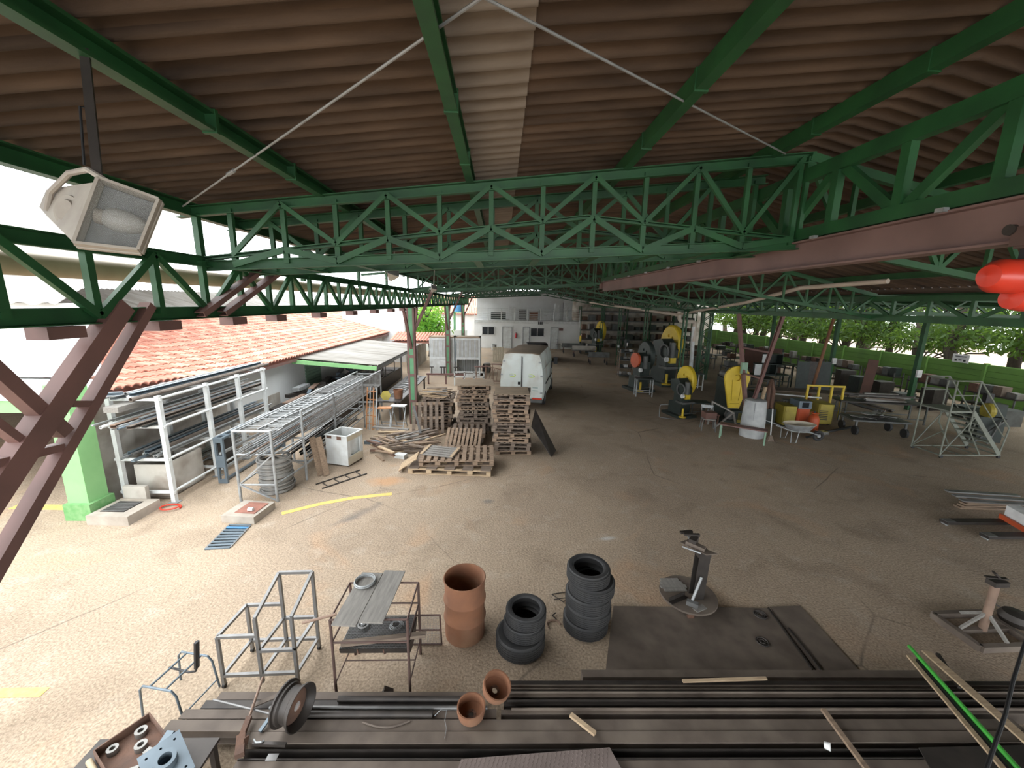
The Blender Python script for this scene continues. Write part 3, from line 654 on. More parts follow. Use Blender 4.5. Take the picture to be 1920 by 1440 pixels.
for i, (x, w, h, m, lb) in enumerate(((-0.3, 1.6, .75, 'machine', 'dark cabinet on the balcony beside the sloping panel'), (1.2, .8, 1.4, 'white_paint', 'tall white cupboard on the balcony'), (2.3, .8, 1.1, 'machine_grey', 'grey appliance standing on the balcony'), (3.5, .9, .9, 'rust', 'brown wooden cabinet on the balcony'), (4.8, 1.1, .9, 'white_paint', 'low white appliance on the balcony'), (6.0, .45, 1.8, 'white_paint', 'narrow white locker on the balcony'), (7.0, .6, 1.9, 'white_paint', 'broad white locker at the end of the balcony'))):
    c = thing('balcony_cabinet', lb, 'cabinet', (x, 43.2, 2.84)); B().box((0, 0, h/2), (w, .5, h)).build('case', m, c)
    for s in (-1, 1): B().box((s*w/4, -.26, h/2), (w/2-.04, .02, h-.1)).build('door', m, c); B().box((s*.05, -.28, h*.55), (.02, .03, .12)).build('handle', 'steel_grey', c)
# back wall and side wall on the right, beyond the machines
o = B().box((16.5, 47.0, 3.0), (17.0, 0.3, 6.0)).build('wall_store', 'wall_dirty'); struct(o, 'plastered wall behind the storage racks')
gw = bpy.data.objects.new('wall_right', None); COL.objects.link(gw); struct(gw, 'green painted boundary wall along the side yard')
for i in range(14):
    y = 9.0+i*2.75
    B().box((24.05, y, 1.02), (0.08, 2.71, 2.04)).build('backing', 'wall_green', gw)
    B().box((23.97, y-1.375, 1.05), (0.22, 0.12, 2.1)).build('post', 'wall_green', gw)
    for k in range(7): B().box((23.98, y, 0.15+k*0.288), (0.06, 2.60, 0.272)).build('board', 'wall_green', gw)
# ================================================================== FOREGROUND: steel stock and the things on and behind it
def stock(kind, py, x0, x1, z0, w, h, m, slope=0.0, label=None, name=None, yy=None):
    """one long bar lying across the yard: its middle seen at picture height py, resting at level z0"""
    y = G(960, py, z0+h).y if yy is None else yy
    c = (0, y, z0+h/2); dx = slope
    a, b = V(x0, y+dx*x0, z0+h/2), V(x1, y+dx*x1, z0+h/2)
    mb = B()
    if kind == 'i': mb.ibeam(a, b, w, h, 0.012)
    elif kind == 'c': mb.chan(a, b, w, h, 0.01)
    elif kind == 'u': mb.ext(a, b, [(-w/2, -h/2), (w/2, -h/2), (w/2, h/2), (w/2-.01, h/2), (w/2-.01, -h/2+.01), (-w/2+.01, -h/2+.01), (-w/2+.01, h/2), (-w/2, h/2)])
    elif kind == 't': mb.hollow(a, b, h/2, h*0.1, 12)
    elif kind == 'b': mb.bar(a, b, w, h)
    elif kind == 'l': mb.angle(a, b, w, 0.008)
    o = mb.build(name or {'i': 'steel_beam', 'c': 'steel_channel', 'u': 'steel_channel', 't': 'steel_tube', 'b': 'steel_bar', 'l': 'steel_angle'}[kind], m, smooth=(kind == 't'))
    lab, grp = {'i': ('long brown steel I beam lying in the stock pile', 'brown I beams in the stock pile'), 'c': ('long dark steel channel lying in the stock pile', 'dark channels in the stock pile'), 'u': ('long steel channel lying open side up in the stock pile', 'open channels in the stock pile'),
        't': ('long round steel tube lying in the stock pile', 'round tubes in the stock pile'), 'b': ('long flat steel bar lying in the stock pile', 'flat bars in the stock pile'), 'l': ('long thin steel angle lying in the stock pile', 'thin angles in the stock pile')}[kind]
    tag(o, label or lab, o.name.split('.')[0].replace('steel_', 'steel '), None if label else grp); return o
SLP = -0.012
# bearers under the pile
for i, x in enumerate((-2.3, -0.6, 1.4, 3.4, 5.4)):
    o = B().box((0, 0, 0.05), (0.12, 1.75, 0.10)).build('timber_bearer', 'wood_old', None, (x, 2.95, 0)); tag(o, 'dark timber bearer under the steel stock', 'timber', 'timber bearers under the steel stock')
# rows from the far edge towards the camera; widths follow the spacing so that neighbours only touch
def rows(lst):
    ys = [G(960, r_[1], .25).y for r_ in lst]
    for i, r_ in enumerate(lst):
        kind, py, x0, x1, z0, h, m = r_[:7]; gap = min([abs(ys[i]-y) for k, y in enumerate(ys) if k != i and lst[k][4] == z0] or [.12])
        stock(kind, py, x0, x1, z0, gap*.93, h, m, SLP, r_[7] if len(r_) > 7 else None, None, ys[i])
rows([('i', 1304, -3.1, -0.2, .10, .15, 'steel_brown'), ('i', 1320, -3.2, -0.15, .10, .15, 'steel_dark'), ('c', 1338, -3.35, 0.0, .10, .15, 'steel_brown'),
    ('i', 1362, -3.4, 5.6, .10, .17, 'steel_brown'), ('i', 1386, -2.5, 5.8, .10, .18, 'steel_brown'), ('u', 1410, -2.5, 5.6, .10, .13, 'steel_dark'), ('i', 1431, -2.5, 5.5, .10, .12, 'steel_brown'), ('u', 1454, -2.5, 5.5, .10, .11, 'steel_dark'), ('i', 1477, -2.5, 5.5, .10, .12, 'steel_brown'), ('u', 1502, -2.5, 5.5, .10, .11, 'steel_dark')])
stock('t', 1306, -1.75, -0.25, .252, .06, .06, 'steel_dark', SLP, 'dark round tube on top of the stock beside the drums')
stock('t', 1324, -2.45, -0.1, .252, .04, .04, 'steel_grey', SLP, 'thin bright grey tube running behind the wheel rim')
stock('t', 1334, -2.3, -0.68, .252, .065, .065, 'steel_dark', SLP, 'thick dark tube with a torn end under the wheel rim')
rows([('b', 1276, .12, 6.4, .10, .12, 'steel_dark'), ('u', 1285, .05, 6.4, .10, .13, 'steel_brown'), ('b', 1294, .1, 6.3, .10, .12, 'steel_dark'), ('b', 1302, .1, 6.3, .10, .15, 'steel_brown'), ('b', 1310, .1, 6.3, .10, .12, 'steel_dark'), ('b', 1318, .08, 6.3, .10, .15, 'steel_dark'), ('b', 1326, .1, 6.2, .10, .12, 'steel_dark'), ('b', 1334, .05, 6.3, .10, .15, 'steel_brown')])
for i_, (py_, z_) in enumerate(((1299, .252), (1314, .252), (1330, .252))): stock('l', py_, .08+.04*i_, 6.3, z_, .04, .04, 'steel_brown' if i_ != 1 else 'steel_dark', SLP)
stock('b', 1262, 1.05, 5.4, .0, .10, .14, 'steel_brown', SLP, 'flat brown plank of steel along the back of the stock pile')
# checkered plate on the beams
t = thing('checker_plate', 'pinkish grey checkered steel plate lying on the near beams', 'plate', (0, 0, 0))
z = 0.305
a = [G(848, 1470, z), G(865, 1425, z), G(1143, 1403, z), G(1185, 1480, z)]
b = B(); b.add([tuple(p) for p in a]+[tuple(p+V(0, 0, .012)) for p in a], [(3, 2, 1, 0), (4, 5, 6, 7), (0, 1, 5, 4), (1, 2, 6, 5), (2, 3, 7, 6), (3, 0, 4, 7)]); b.build('plate', 'plate_pink', t)
b = B(); ux = (a[2]-a[1]); uy = (a[0]-a[1])
for i in range(34):
    for j in range(9):
        p = a[1]+ux*((i+.5)/34)+uy*((j+.5)/9)*0.9; b.box((0, 0, .014), (.016, .005, .004), T(p.x, p.y, p.z) @ RZ(.8 if (i+j) % 2 else -.8))
o = b.build('raised_pattern', 'plate_pink', t); o['kind'] = 'stuff'
# two rusty brake drums
def bowl(name, label, loc, rot, r, h, m):
    t = thing(name, label, 'brake drum', loc, rot=rot)
    B().lathe([(r*.35, 0.01), (r*.80, 0), (r*.92, h*.18), (r*.93, h*.55), (r, h*.6), (r, h), (r*.90, h), (r*.86, h*.25), (r*.55, h*.1), (r*.35, h*.1)], 28).build('shell', m, t, smooth=True)
    B().lathe([(r*.36, .0), (r*.36, h*.13), (r*.20, h*.15), (r*.20, .0)], 18).build('hub_flange', 'rust_dark', t, smooth=True)
    for k in range(5): B().disc((r*.28*math.cos(k*1.2566), r*.28*math.sin(k*1.2566), h*.14), r*.03, h*.06, 8).build('bolt', 'steel_dark', t)
p = G(884, 1333, .30); bowl('brake_drum', 'rusty brake drum lying flat on the beams under another', (p.x, p.y-.04, .292), (0, 0, 0), .150, .13, 'rust')
p = G(920, 1305, .40); bowl('brake_drum', 'rusty brake drum tilted against the flat one', (p.x+.04, p.y+.05, .405), (R(14), R(16), 0), .155, .13, 'rust')
# steel wheel rim standing on edge
p = G(552, 1362, .28)
t = thing('wheel_rim', 'bare dark steel wheel rim standing on edge on the beams', 'wheel rim', (p.x, p.y+.02, .285+.240), rot=(0, R(90), R(-14))); t.scale = (1.15, 1.15, 1.15)
B().lathe([(.185, -.09), (.185, -.075), (.165, -.07), (.165, -.045), (.145, -.03), (.145, .03), (.165, .045), (.165, .07), (.185, .075), (.185, .09), (.178, .09), (.158, .06), (.138, .03), (.138, -.03), (.158, -.06), (.178, -.09)], 36, closed=True).build('barrel', 'steel_dark', t, smooth=True)
B().lathe([(.14, .02), (.11, .035), (.08, .03), (.04, .045), (.04, .035), (.08, .02), (.11, .025), (.14, .01)], 28, closed=True).build('centre_disc', 'rust_dark', t, smooth=True)
# loose bars on the pile
def loose(name, label, cat, p0, p1, w, h, m, kind='bar'):
    mb = B(); a, b_ = V(p0), V(p1); c = (a+b_)/2; c.z = min(a.z, b_.z)-h/2
    if kind == 'bar': mb.bar(a-c, b_-c, w, h)
    elif kind == 'tube': mb.hollow(a-c, b_-c, w/2, w*.1, 10)
    elif kind == 'chan': mb.chan(a-c, b_-c, w, h, .006)
    return tag(mb.build(name, m, None, tuple(c), smooth=(kind == 'tube')), label, cat)
loose('steel_bar', 'short bluish flat bar leaning on the wheel rim', 'steel bar', G(487, 1372, .30), G(528, 1315, .36), .035, .02, 'steel_blue')
loose('steel_tube', 'thin grey rod crossing the hammer bar on the pile', 'steel rod', G(400, 1312, .32), G(505, 1338, .33), .022, .02, 'steel_grey', 'tube')
loose('steel_bar', 'brown flat bar running to the wheel rim', 'steel bar', G(470, 1325, .31), G(525, 1302, .31), .05, .012, 'steel_brown')
t = thing('hammer_bar', 'rusty pointed bar with a forked hammer head lying on the beams', 'bar', tuple(G(425, 1395, .30)))
o0 = V(t.location); t.location.x += .16
B().tube(G(466, 1270, .42)-o0, G(438, 1345, .34)-o0, .014, 8).build('shank', 'rust_tube', t, smooth=True)
B().bar(G(438, 1345, .34)-o0, G(422, 1382, .33)-o0, .05, .045).build('neck', 'rust_dark', t)
B().bar(G(422, 1380, .34)-o0, G(417, 1418, .31)-o0, .075, .065).build('head', 'rust_dark', t)
B().bar(G(430, 1382, .36)-o0, G(426, 1400, .30)-o0, .02, .09).build('jaw', 'rust_dark', t)
# curved steel strip, wooden offcuts
t0 = [G(680+i*11, 1354+11*math.sin(math.pi*i/8)-i*0.3, .282) for i in range(9)]
c = t0[0].copy(); c.z = .272; o = B().path([q_-c+V(0, 0, .001) for q_ in t0], .010, 8).build('curved_rod', 'steel_brown', None, tuple(c), smooth=True); tag(o, 'short bent steel rod lying on the wide beams', 'rod')
loose('wood_offcut', 'pale splintered wooden offcut lying across the beams', 'wood', G(1070, 1340, .31), G(1116, 1376, .32), .045, .03, 'wood_pale')
loose('wood_batten', 'long brown wooden batten slanting over the near beams', 'wood', G(1543, 1330, .32), G(1640, 1462, .34), .05, .03, 'wood')
loose('wooden_stake', 'pale tapered wooden stake on the slim profiles', 'wood', G(1280, 1277, .27), G(1437, 1272, .27), .035, .02, 'wood_pale')
p = G(1545, 1398, .29); t = B().lathe([(0, 0), (.03, 0), (.036, .05), (.033, .05), (.027, .004), (0, .004)], 16).build('plastic_cup', 'paper', None, (p.x, p.y, .30), (R(75), 0, R(50)), smooth=True); tag(t, 'small white plastic cup fallen on the beams', 'cup')
t = thing('tie_wire', 'thin twisted wire tied around the wide beams', 'wire', tuple(G(837, 1360, .29)))
o0 = V(t.location); B().path([G(838, 1330, .31)-o0, G(834, 1350, .292)-o0, G(837, 1365, .292)-o0, G(834, 1384, .292)-o0], .003, 5).build('loop', 'galv', t)
B().path([G(838, 1332, .31)-o0, G(826, 1331, .34)-o0, G(815, 1342, .30)-o0], .003, 5).build('loose_end', 'galv', t)
# ladle-like clamp on the near left beams
t = thing('door_latch', 'small steel latch bar with white jaw on the near beams', 'latch', tuple(G(400, 1400, .31))); o0 = V(t.location); t.location.x += .62
B().bar(G(353, 1396, .33)-o0, G(415, 1398, .33)-o0, .03, .03).build('bar', 'steel_dark', t); B().path([G(355, 1388, .35)-o0, G(358, 1394, .36)-o0, G(368, 1393, .36)-o0, G(374, 1390, .35)-o0], .008, 6).build('jaw', 'galv', t)
B().box((0.0, -.10, 0), (.10, .06, .004)).build('plate', 'steel_grey', t)
# ---- tray of scrap at the lower left corner, on a low rusty trestle
tz = .40
tb = thing('scrap_bench', 'low dark bench with a tilted rusty top holding the scrap tray', 'bench', (-3.28, 2.86, 0))
B().box((0, 0, .36), (1.14, .62, .03)).build('top', 'steel_dark', tb)
for a in (-.52, .52):
    for b_ in (-.27, .27): B().box((a, b_, .175), (.05, .05, .35)).build('leg', 'steel_dark', tb)
t = thing('scrap_tray', 'open dark steel tray filled with machine parts', 'tray', (-3.38, 3.02, .376), R(-32))
for c_, d_ in (((0, 0, .006), (.56, .40, .012)), ((0, .2, .05), (.56, .012, .10)), ((0, -.2, .05), (.56, .012, .10)), ((.28, 0, .05), (.012, .40, .10)), ((-.28, 0, .05), (.012, .40, .10))): B().box(c_, d_).build('side', 'rust_dark', t)
for i, (x, y, r_) in enumerate(((-.18, .1, .05), (-.2, -.1, .045), (-.02, .05, .05))):
    c = B().lathe([(r_, 0), (r_, .05), (r_*.5, .05), (r_*.5, 0)], 16, closed=True).build('steel_collar', 'scrap', None, tuple(t.matrix_basis @ V(x, y, .014)), smooth=True); tag(c, 'grey steel collar lying in the scrap tray', 'collar', 'collars in the scrap tray')
for i, (x, y, a_) in enumerate(((.15, -.10, .4), (.14, .08, -.3))):
    c = B().box((0, 0, .02), (.16, .06, .03)).build('steel_clip', 'scrap', None, tuple(t.matrix_basis @ V(x, y, .012)), (0, 0, a_)); tag(c, 'folded grey steel clip in the scrap tray', 'clip', 'clips in the scrap tray')
t = thing('bearing_block', 'blue grey steel plate with a round bearing collar on the scrap tray', 'bearing', (-2.93, 2.84, .525), rot=(R(2), R(12), R(-38)))
bpl = B().box((0, 0, 0), (.42, .30, .05)).build('plate', 'steel_blue', t)
B().lathe([(.085, .025), (.08, .09), (.05, .09), (.05, .0)], 24).build('collar', 'steel_blue', t, smooth=True)
ct = B(); ct.disc((0, 0, -.02), .049, .1, 20)
for a, b_ in ((-.15, .1), (.15, .1), (-.15, -.1), (.15, -.1), (-.15, 0), (.15, .0)): ct.disc((a, b_, -.015), .011, .08, 10)
cut(bpl, ct)
B().box((-.02, -.0, -.055), (.36, .26, .06)).build('base', 'rust_dark', t)
loose('square_tube', 'pale grey square tube end leaning over the scrap bench', 'tube', G(322, 1372, .56), G(256, 1470, .46), .07, .05, 'steel_blue')
loose('olive_tube', 'olive green tube lying below the scrap tray', 'tube', V(-3.744, 2.962, .401), V(-3.36, 2.717, .401), .05, .05, 'pvc_tan', 'tube')
loose('blue_rod', 'shiny bluish rod pointing out of the scrap heap', 'rod', V(-3.50, 2.575, .392), V(-3.16, 2.64, .392), .03, .03, 'chrome', 'tube')
loose('small_plate', 'small upright steel strip at the edge of the scrap bench', 'strip', V(-3.835, 2.57, .38), V(-3.835, 2.575, .46), .03, .008, 'steel_blue')
c = B().lathe([(.11, 0), (.13, .05), (.11, .11), (.07, .11), (.07, 0)], 20, closed=True).build('rubber_boot', 'black', None, (-3.70, 2.70, .376), smooth=True); tag(c, 'black rubber ring in the scrap heap', 'ring')
# ---- chair frame
p = G(335, 1325, .25)
t = thing('chair_frame', 'bare tubular chair frame without a seat, standing by the stock pile', 'chair', (-3.66, 3.86, 0), R(-10))
def pth(pts): return B().path(pts, .012, 8)
for y in (-.22, .22):
    pth([(-.26, y, 0), (-.23, y, .36), (-.18, y, .42), (.18, y, .42), (.23, y, .36), (.28, y, 0)]).build('leg_hoop', 'steel_blue', t, smooth=True)
for x in (-.10, .10): B().tube((x, -.22, .42), (x, .22, .42), .011, 8).build('seat_rail', 'steel_blue', t)
B().tube((.26, -.22, .1), (.26, .22, .1), .009, 6).build('stretcher', 'steel_blue', t)
pth([(-.16, .05, .38), (.10, .05, .36), (.19, .05, .39), (.23, .05, .47), (.26, .05, .80)]).build('back_stem', 'black', t, smooth=True)
B().bar((.215, .05, .44), (.27, .05, .80), .05, .025).build('back_plate', 'black', t)
# ---- angular trolley frame
t = thing('trolley_frame', 'bare grey angle iron trolley frame with a raised back on castors', 'trolley', (0, 0, 0))
f0, f1, f2, f3 = G(420, 1290), G(560, 1290), G(580, 1243), G(456, 1246)   # feet
fl_ = V(-3.28, 4.02, 0); u = V(.86, .03, 0); v = V(.03, .50, 0)
t.location = fl_
Hh, Ht, zs = .66, .86, .42
def L3(a, b_, w=.035): return B().bar(a, b_, w, w, up=(0, 0, 1) if abs((V(b_)-V(a)).normalized().z) < .9 else (0, 1, 0))
O = V(0, 0, 0); U2 = u*.52
for nm, a, b_ in (('leg', O, O+V(0, 0, Hh)), ('leg', v, v+V(0, 0, Hh)), ('leg', U2, U2+V(0, 0, Hh)), ('leg', u, u+V(0, 0, .48)), ('leg', u+v, u+v+V(0, 0, Ht+.26)), ('leg', U2+v, U2+v+V(0, 0, Ht+.26)),
    ('rail', O+V(0, 0, Hh), U2+V(0, 0, Hh)), ('rail', O+V(0, 0, Hh), v+V(0, 0, Hh)), ('rail', v+V(0, 0, Hh), U2+v+V(0, 0, Hh)), ('rail', O+V(0, 0, .12), u+V(0, 0, .12)), ('rail', v+V(0, 0, .12), u+v+V(0, 0, .12)), ('rail', O+V(0, 0, .12), v+V(0, 0, .12)), ('rail', u+V(0, 0, .12), u+v+V(0, 0, .12)), ('rail', U2+V(0, 0, .12), U2+v+V(0, 0, .12)),
    ('rail', U2+V(0, 0, .45), u+V(0, 0, .45)), ('rail', U2+V(0, 0, .45), U2+v+V(0, 0, .45)), ('rail', u+V(0, 0, .45), u+v+V(0, 0, .45)), ('rail', U2+v+V(0, 0, .45), u+v+V(0, 0, .45)),
    ('rail', U2+v+V(0, 0, Ht+.26), u+v+V(0, 0, Ht+.26)), ('rail', U2+v+V(0, 0, Ht+.26), U2+V(0, 0, .90)), ('rail', u+v+V(0, 0, Ht+.26), u+V(0, 0, .90)), ('leg', U2+V(0, 0, Hh), U2+V(0, 0, .90)), ('leg', u+V(0, 0, .45), u+V(0, 0, .90))):
    L3(a+V(0, 0, .05), b_+V(0, 0, .05)).build(nm, 'steel_grey', t)
for q_ in (O, v, u, u+v):
    o = B().tube(q_+V(-.015, 0, .03), q_+V(.015, 0, .03), .03, 12).build('castor', 'black', t); 
# ---- barbecue table with half drum grill
t = thing('grill_table', 'maroon tube frame table holding a half drum grill basket', 'table', (0, 0, 0))
A0 = G(633, 1318); t.location = (-1.88, 3.86, 0); wx, dy, hh = .86, .60, 1.08
def tb_(a, b_, r_=.014): return B().tube(a, b_, r_, 8)
for x, y in ((0, 0), (wx, 0), (wx, dy), (0, dy)): tb_((x, y, 0), (x, y, hh), .017).build('leg', 'oxide_dark', t)
for z_ in (hh, .78):
    for a, b_ in (((0, 0), (wx, 0)), ((0, dy), (wx, dy)), ((0, 0), (0, dy)), ((wx, 0), (wx, dy))): tb_((a[0], a[1], z_), (b_[0], b_[1], z_), .011).build('rail', 'oxide_dark', t)
for a, b_ in (((0, dy*.5, .22), (wx, dy*.5, .22)), ((0, 0, .22), (0, dy, .22)), ((wx, 0, .22), (wx, dy, .22))): tb_(a, b_, .008).build('stretcher', 'oxide_dark', t)
# half drum trough with mesh
b = B(); n = 12
pr = [(.02+.24*(1-math.cos(math.pi*i/n))/1*1.0, .62-.24*math.sin(math.pi*i/n)*.75) for i in range(n+1)]
vs = [(x, y+.05, z_) for x in (.04, wx-.02) for y, z_ in pr]; k = n+1
b.add(vs, [(i, i+1, k+i+1, k+i) for i in range(n)]+[tuple(range(k)), tuple(range(2*k-1, k-1, -1))]); b.build('trough', 'steel_dark', t, smooth=True)
for x in (.25, .55): 
    B().path([(x, y+.05, z_-.004) for y, z_ in pr], .008, 6).build('rib', 'rust_dark', t)
b = B()
for i in range(46): b.bar((.05+i*.0172, .06, .635), (.05+i*.0172, .56, .635), .004, .004)
for i in range(30): b.bar((.05, .065+i*.0168, .638), (wx-.03, .065+i*.0168, .638), .004, .004)
o = b.build('grill_mesh', 'steel_grey', t); o['kind'] = 'stuff'
B().bar((.06, .14, .66), (.98, .24, .67), .06, .035).build('unused', 'wood', t) if False else None
gl = V(t.location)
loose('wooden_lath', 'rough wooden lath lying across the grill mesh', 'wood', gl+V(.06, .10, .665), gl+V(1.02, .20, .69), .065, .04, 'wood_old')
for i, (x0, w_p, lb) in enumerate(((.08, .27, 'grey wooden board on the grill table carrying the wire coil'), (.36, .27, 'grey grained wooden board on the grill table beside the coil board'))):
    o = B().box((0, 0, .01), (w_p, .86, .02)).build('wooden_board', 'wood_grey', None, (gl.x+x0+w_p/2-.0, gl.y+.32+.04*i, hh+.014), (0, 0, R(-3))); tag(o, lb, 'board')
t = thing('wire_coil', 'coil of grey wire resting on the wooden board', 'wire coil', (gl.x+.20, gl.y+.56, hh+.034))
for i in range(5): B().ring((rnd(-.006, .006), rnd(-.006, .006), .008+i*.007), .115+.007*(i % 3), .006, 28, 6).build('loop', 'galv', t, smooth=True)
t = thing('pulley_wheel', 'small shiny spoked pulley on the grill mesh', 'pulley', (gl.x+.22, gl.y+.38, .65))
B().ring((0, 0, .02), .06, .012, 20, 6).build('rim', 'steel_grey', t, smooth=True); B().lathe([(0, .05), (.03, .045), (.035, 0)], 14).build('hub', 'chrome', t, smooth=True)
for i in range(4): B().bar((0, 0, .02), (.06*math.cos(i*1.57), .06*math.sin(i*1.57), .02), .012, .01).build('spoke', 'steel_grey', t)
t = thing('wire_spiral', 'loose tangle of bright wire on the grill mesh', 'wire', (gl.x+.62, gl.y+.38, .645))
B().path([(.09*math.cos(i*.5)*(1-i*.012), .09*math.sin(i*.5)*(1-i*.012), .005+.0006*i) for i in range(46)], .004, 5).build('strand', 'galv', t)
# leaning mesh panel behind
t = thing('wire_screen', 'maroon framed wire mesh panel leaning behind the grill table leg', 'panel', (-1.16, 4.50, 0), 0.0)
for a, b_ in (((0, .10, .012), (.40, .10, .012)), ((0, 0, .56), (.40, 0, .56)), ((0, .10, .012), (0, 0, .56)), ((.40, .10, .012), (.40, 0, .56)), ((0, .05, .286), (.40, .05, .286))): B().tube(a, b_, .012, 8).build('frame_bar', 'oxide_dark', t)
b = B()
for i in range(20): b.bar((.02*i+.01, .10, .012), (.02*i+.01, 0, .56), .003, .003)
for i in range(27): b.bar((0, .10-.0037*i, .012+.02*i), (.40, .10-.0037*i, .012+.02*i), .003, .003)
o = b.build('wire_mesh', 'scrap', t); o['kind'] = 'stuff'
loose('steel_rod', 'reddish bar end sticking out from the grill table towards the trolley', 'bar', V(gl.x-.30, gl.y-.02, 1.06), V(gl.x+.05, gl.y+.05, 1.11), .03, .03, 'rust_tube', 'tube')
t = B().prism([(-.08, 0), (.05, 0), (.08, .02), (-.02, .10), (-.04, .04)], 0, .05).build('iron_wedge', 'steel_dark', None, tuple(G(725, 1297)), (R(90), 0, .3)); tag(t, 'dark iron wedge on the floor between the grill table legs', 'wedge')
# ---- rusty drum
p = G(872, 1184)
t = thing('oil_drum', 'open rusty orange oil drum standing beside the tyres', 'drum', (p.x, p.y, 0))
pf = [(0, .012), (.275, .0)]+[(.278, .03)]
for zc in (.30, .58): pf += [(.276, zc-.04), (.294, zc-.012), (.294, zc+.012), (.276, zc+.04)]
pf += [(.278, .86), (.288, .868), (.288, .884), (.276, .884), (.272, .86), (.270, .03), (0, .03)]
B().lathe(pf, 40).build('shell', 'rust', t, smooth=True)
B().ring((0, 0, .88), .283, .010, 40, 6).build('rim', 'rust', t, smooth=True)
# ---- tyres
def tyre_mesh(ro, ri, w):
    prof = []
    hw = w/2
    pts = [(ri, -hw*.72), (ri+.012, -hw*.92), (ri+(ro-ri)*.35, -hw*1.0), (ri+(ro-ri)*.75, -hw*.97), (ro-.018, -hw*.80)]
    tread = []
    nt_ = 5
    for i in range(nt_):
        z0 = -hw*.76+i*(2*hw*.76)/nt_; z1 = z0+(2*hw*.76)/nt_*.8
        tread += [(ro, z0), (ro, z1), (ro-.008, z1+.001), (ro-.008, z0+(2*hw*.76)/nt_-.001)]
    pts2 = [(ro-.018, hw*.80), (ri+(ro-ri)*.75, hw*.97), (ri+(ro-ri)*.35, hw*1.0), (ri+.012, hw*.92), (ri, hw*.72), (ri+.015, hw*.6), (ro-.03, hw*.55), (ro-.03, -hw*.55), (ri+.015, -hw*.6)]
    return [(r_, z_+hw) for r_, z_ in pts+tread+pts2]
def tyre(label, loc, ro, ri, w, rot=(0, 0, 0), group=None):
    t = thing('car_tyre', label, 'tyre', loc, rot=rot, group=group)
    B().lathe(tyre_mesh(ro, ri, w), 44, closed=True).build('casing', 'rubber', t, smooth=True)
    B().ring((0, 0, w-.014), ri+.012, .008, 40, 6).build('bead', 'rubber', t, smooth=True)
    hw = w/2; b = B()
    for i in range(40):
        a = 2*math.pi*i/40
        for z_ in (.25*w, .70*w): b.box((ro-.004, 0, z_), (.010, .012, w*.16), RZ(a))
    o = b.build('tread_blocks', 'rubber', t); o['kind'] = 'stuff'
p = G(978, 1208)
tyre('large car tyre at the bottom of the short tyre stack', (p.x-.02, p.y, 0), .335, .21, .22)
tyre('worn car tyre in the middle of the short tyre stack', (p.x+.03, p.y+.02, .22), .285, .19, .18, rot=(0, 0, 0))
tyre('small car tyre on top of the short tyre stack', (p.x+.05, p.y+.03, .40), .275, .19, .175)
p = G(1097, 1172)
for i, (dx, dy_, lb) in enumerate(((0, 0, 'car tyre at the bottom of the tall tyre stack'), (.03, .01, 'car tyre second from the bottom of the tall tyre stack'), (.02, .02, 'car tyre in the middle of the tall tyre stack'), (.06, .02, 'car tyre under the top tyre of the tall stack'), (.0, .01, 'car tyre on top of the tall tyre stack'))):
    tyre(lb, (p.x+dx, p.y+dy_, i*.196), .325 if i < 4 else .305, .205, .195)
t = thing('wire_stand', 'thin dark bent rod stand on the floor between the tyre stacks', 'stand', tuple(G(1048, 1115)))
B().path([(-.12, 0, .01), (.2, .06, .01), (.05, -.18, .012), (-.12, 0, .01)], .007, 6).build('frame', 'steel_dark', t); B().path([(-.1, -.12, .012), (.2, -.08, .03), (.1, -.3, .03)], .007, 6).build('frame', 'steel_dark', t)
t = thing('broken_ring', 'broken pale ring and hook lying between the tyre stacks', 'ring', tuple(G(1038, 1172)))
B().path([(.10*math.cos(a*.35), .08*math.sin(a*.35), .012) for a in range(12)], .013, 6).build('arc', 'rust_tube', t); B().path([(.05, .1, .01), (.0, .16, .02), (.06, .2, .03)], .01, 6).build('hook', 'steel_dark', t)
# ---- vice stand on a round base
p = G(1287, 1128)
t = thing('vice_stand', 'bench vice on an I beam post over a round steel base', 'vice', (p.x+.02, p.y+.02, 0), R(0))
B().disc((0, 0, .10), .43, .03, 40).build('base_disc', 'steel_brown', t)
B().box((-.12, -.36, .05), (.09, .05, .10)).build('foot', 'rust_dark', t); B().box((.25, .2, .05), (.09, .05, .10)).build('foot', 'rust_dark', t); B().box((-.25, .25, .05), (.09, .05, .10)).build('foot', 'rust_dark', t); B().box((.2, -.2, .05), (.09, .05, .10)).build('foot', 'rust_dark', t)
for i in range(4): B().box((-.17, .10+i*.075-.02, .138), (.42-.06*abs(i-1), .07, .016)).build('deck_strip', 'wood_grey', t)
M_ = RZ(R(-8)); B().ibeam((.10, -.06, .13), (.13, -.05, .88), .17, .15, .012, up=(0, 1, 0)).build('post', 'steel_dark', t)
B().bar((.02, -.05, .89), (.22, -.05, .89), .16, .06).build('head_block', 'steel_dark', t)
B().prism([(-.14, .16), (-.02, .22), (.30, -.14), (.12, -.16)], .92, .935).build('top_plate', 'steel_brown', t)
B().bar((-.06, .12, .97), (.15, -.06, .95), .09, .06).build('slide', 'steel_brown', t)
B().bar((.0, .13, 1.0), (.08, .06, 1.0), .16, .10).build('fixed_jaw', 'steel_dark', t); B().bar((-.08, .18, 1.06), (.16, .16, 1.06), .05, .03).build('jaw_lip', 'steel_dark', t)
B().bar((-.10, .26, 1.04), (.10, .28, 1.05), .05, .03).build('handle_bar', 'steel_dark', t); B().tube((0, .27, 1.03), (.0, .12, 1.0), .018, 10).build('screw', 'steel_grey', t)
B().tube((-.17, .02, .95), (.05, -.14, .94), .014, 8).build('lever', 'galv', t)
B().bar((.14, -.02, .14), (.12, .0, .55), .015, .09).build('stiffener', 'steel_brown', t)
bl = V(t.location)
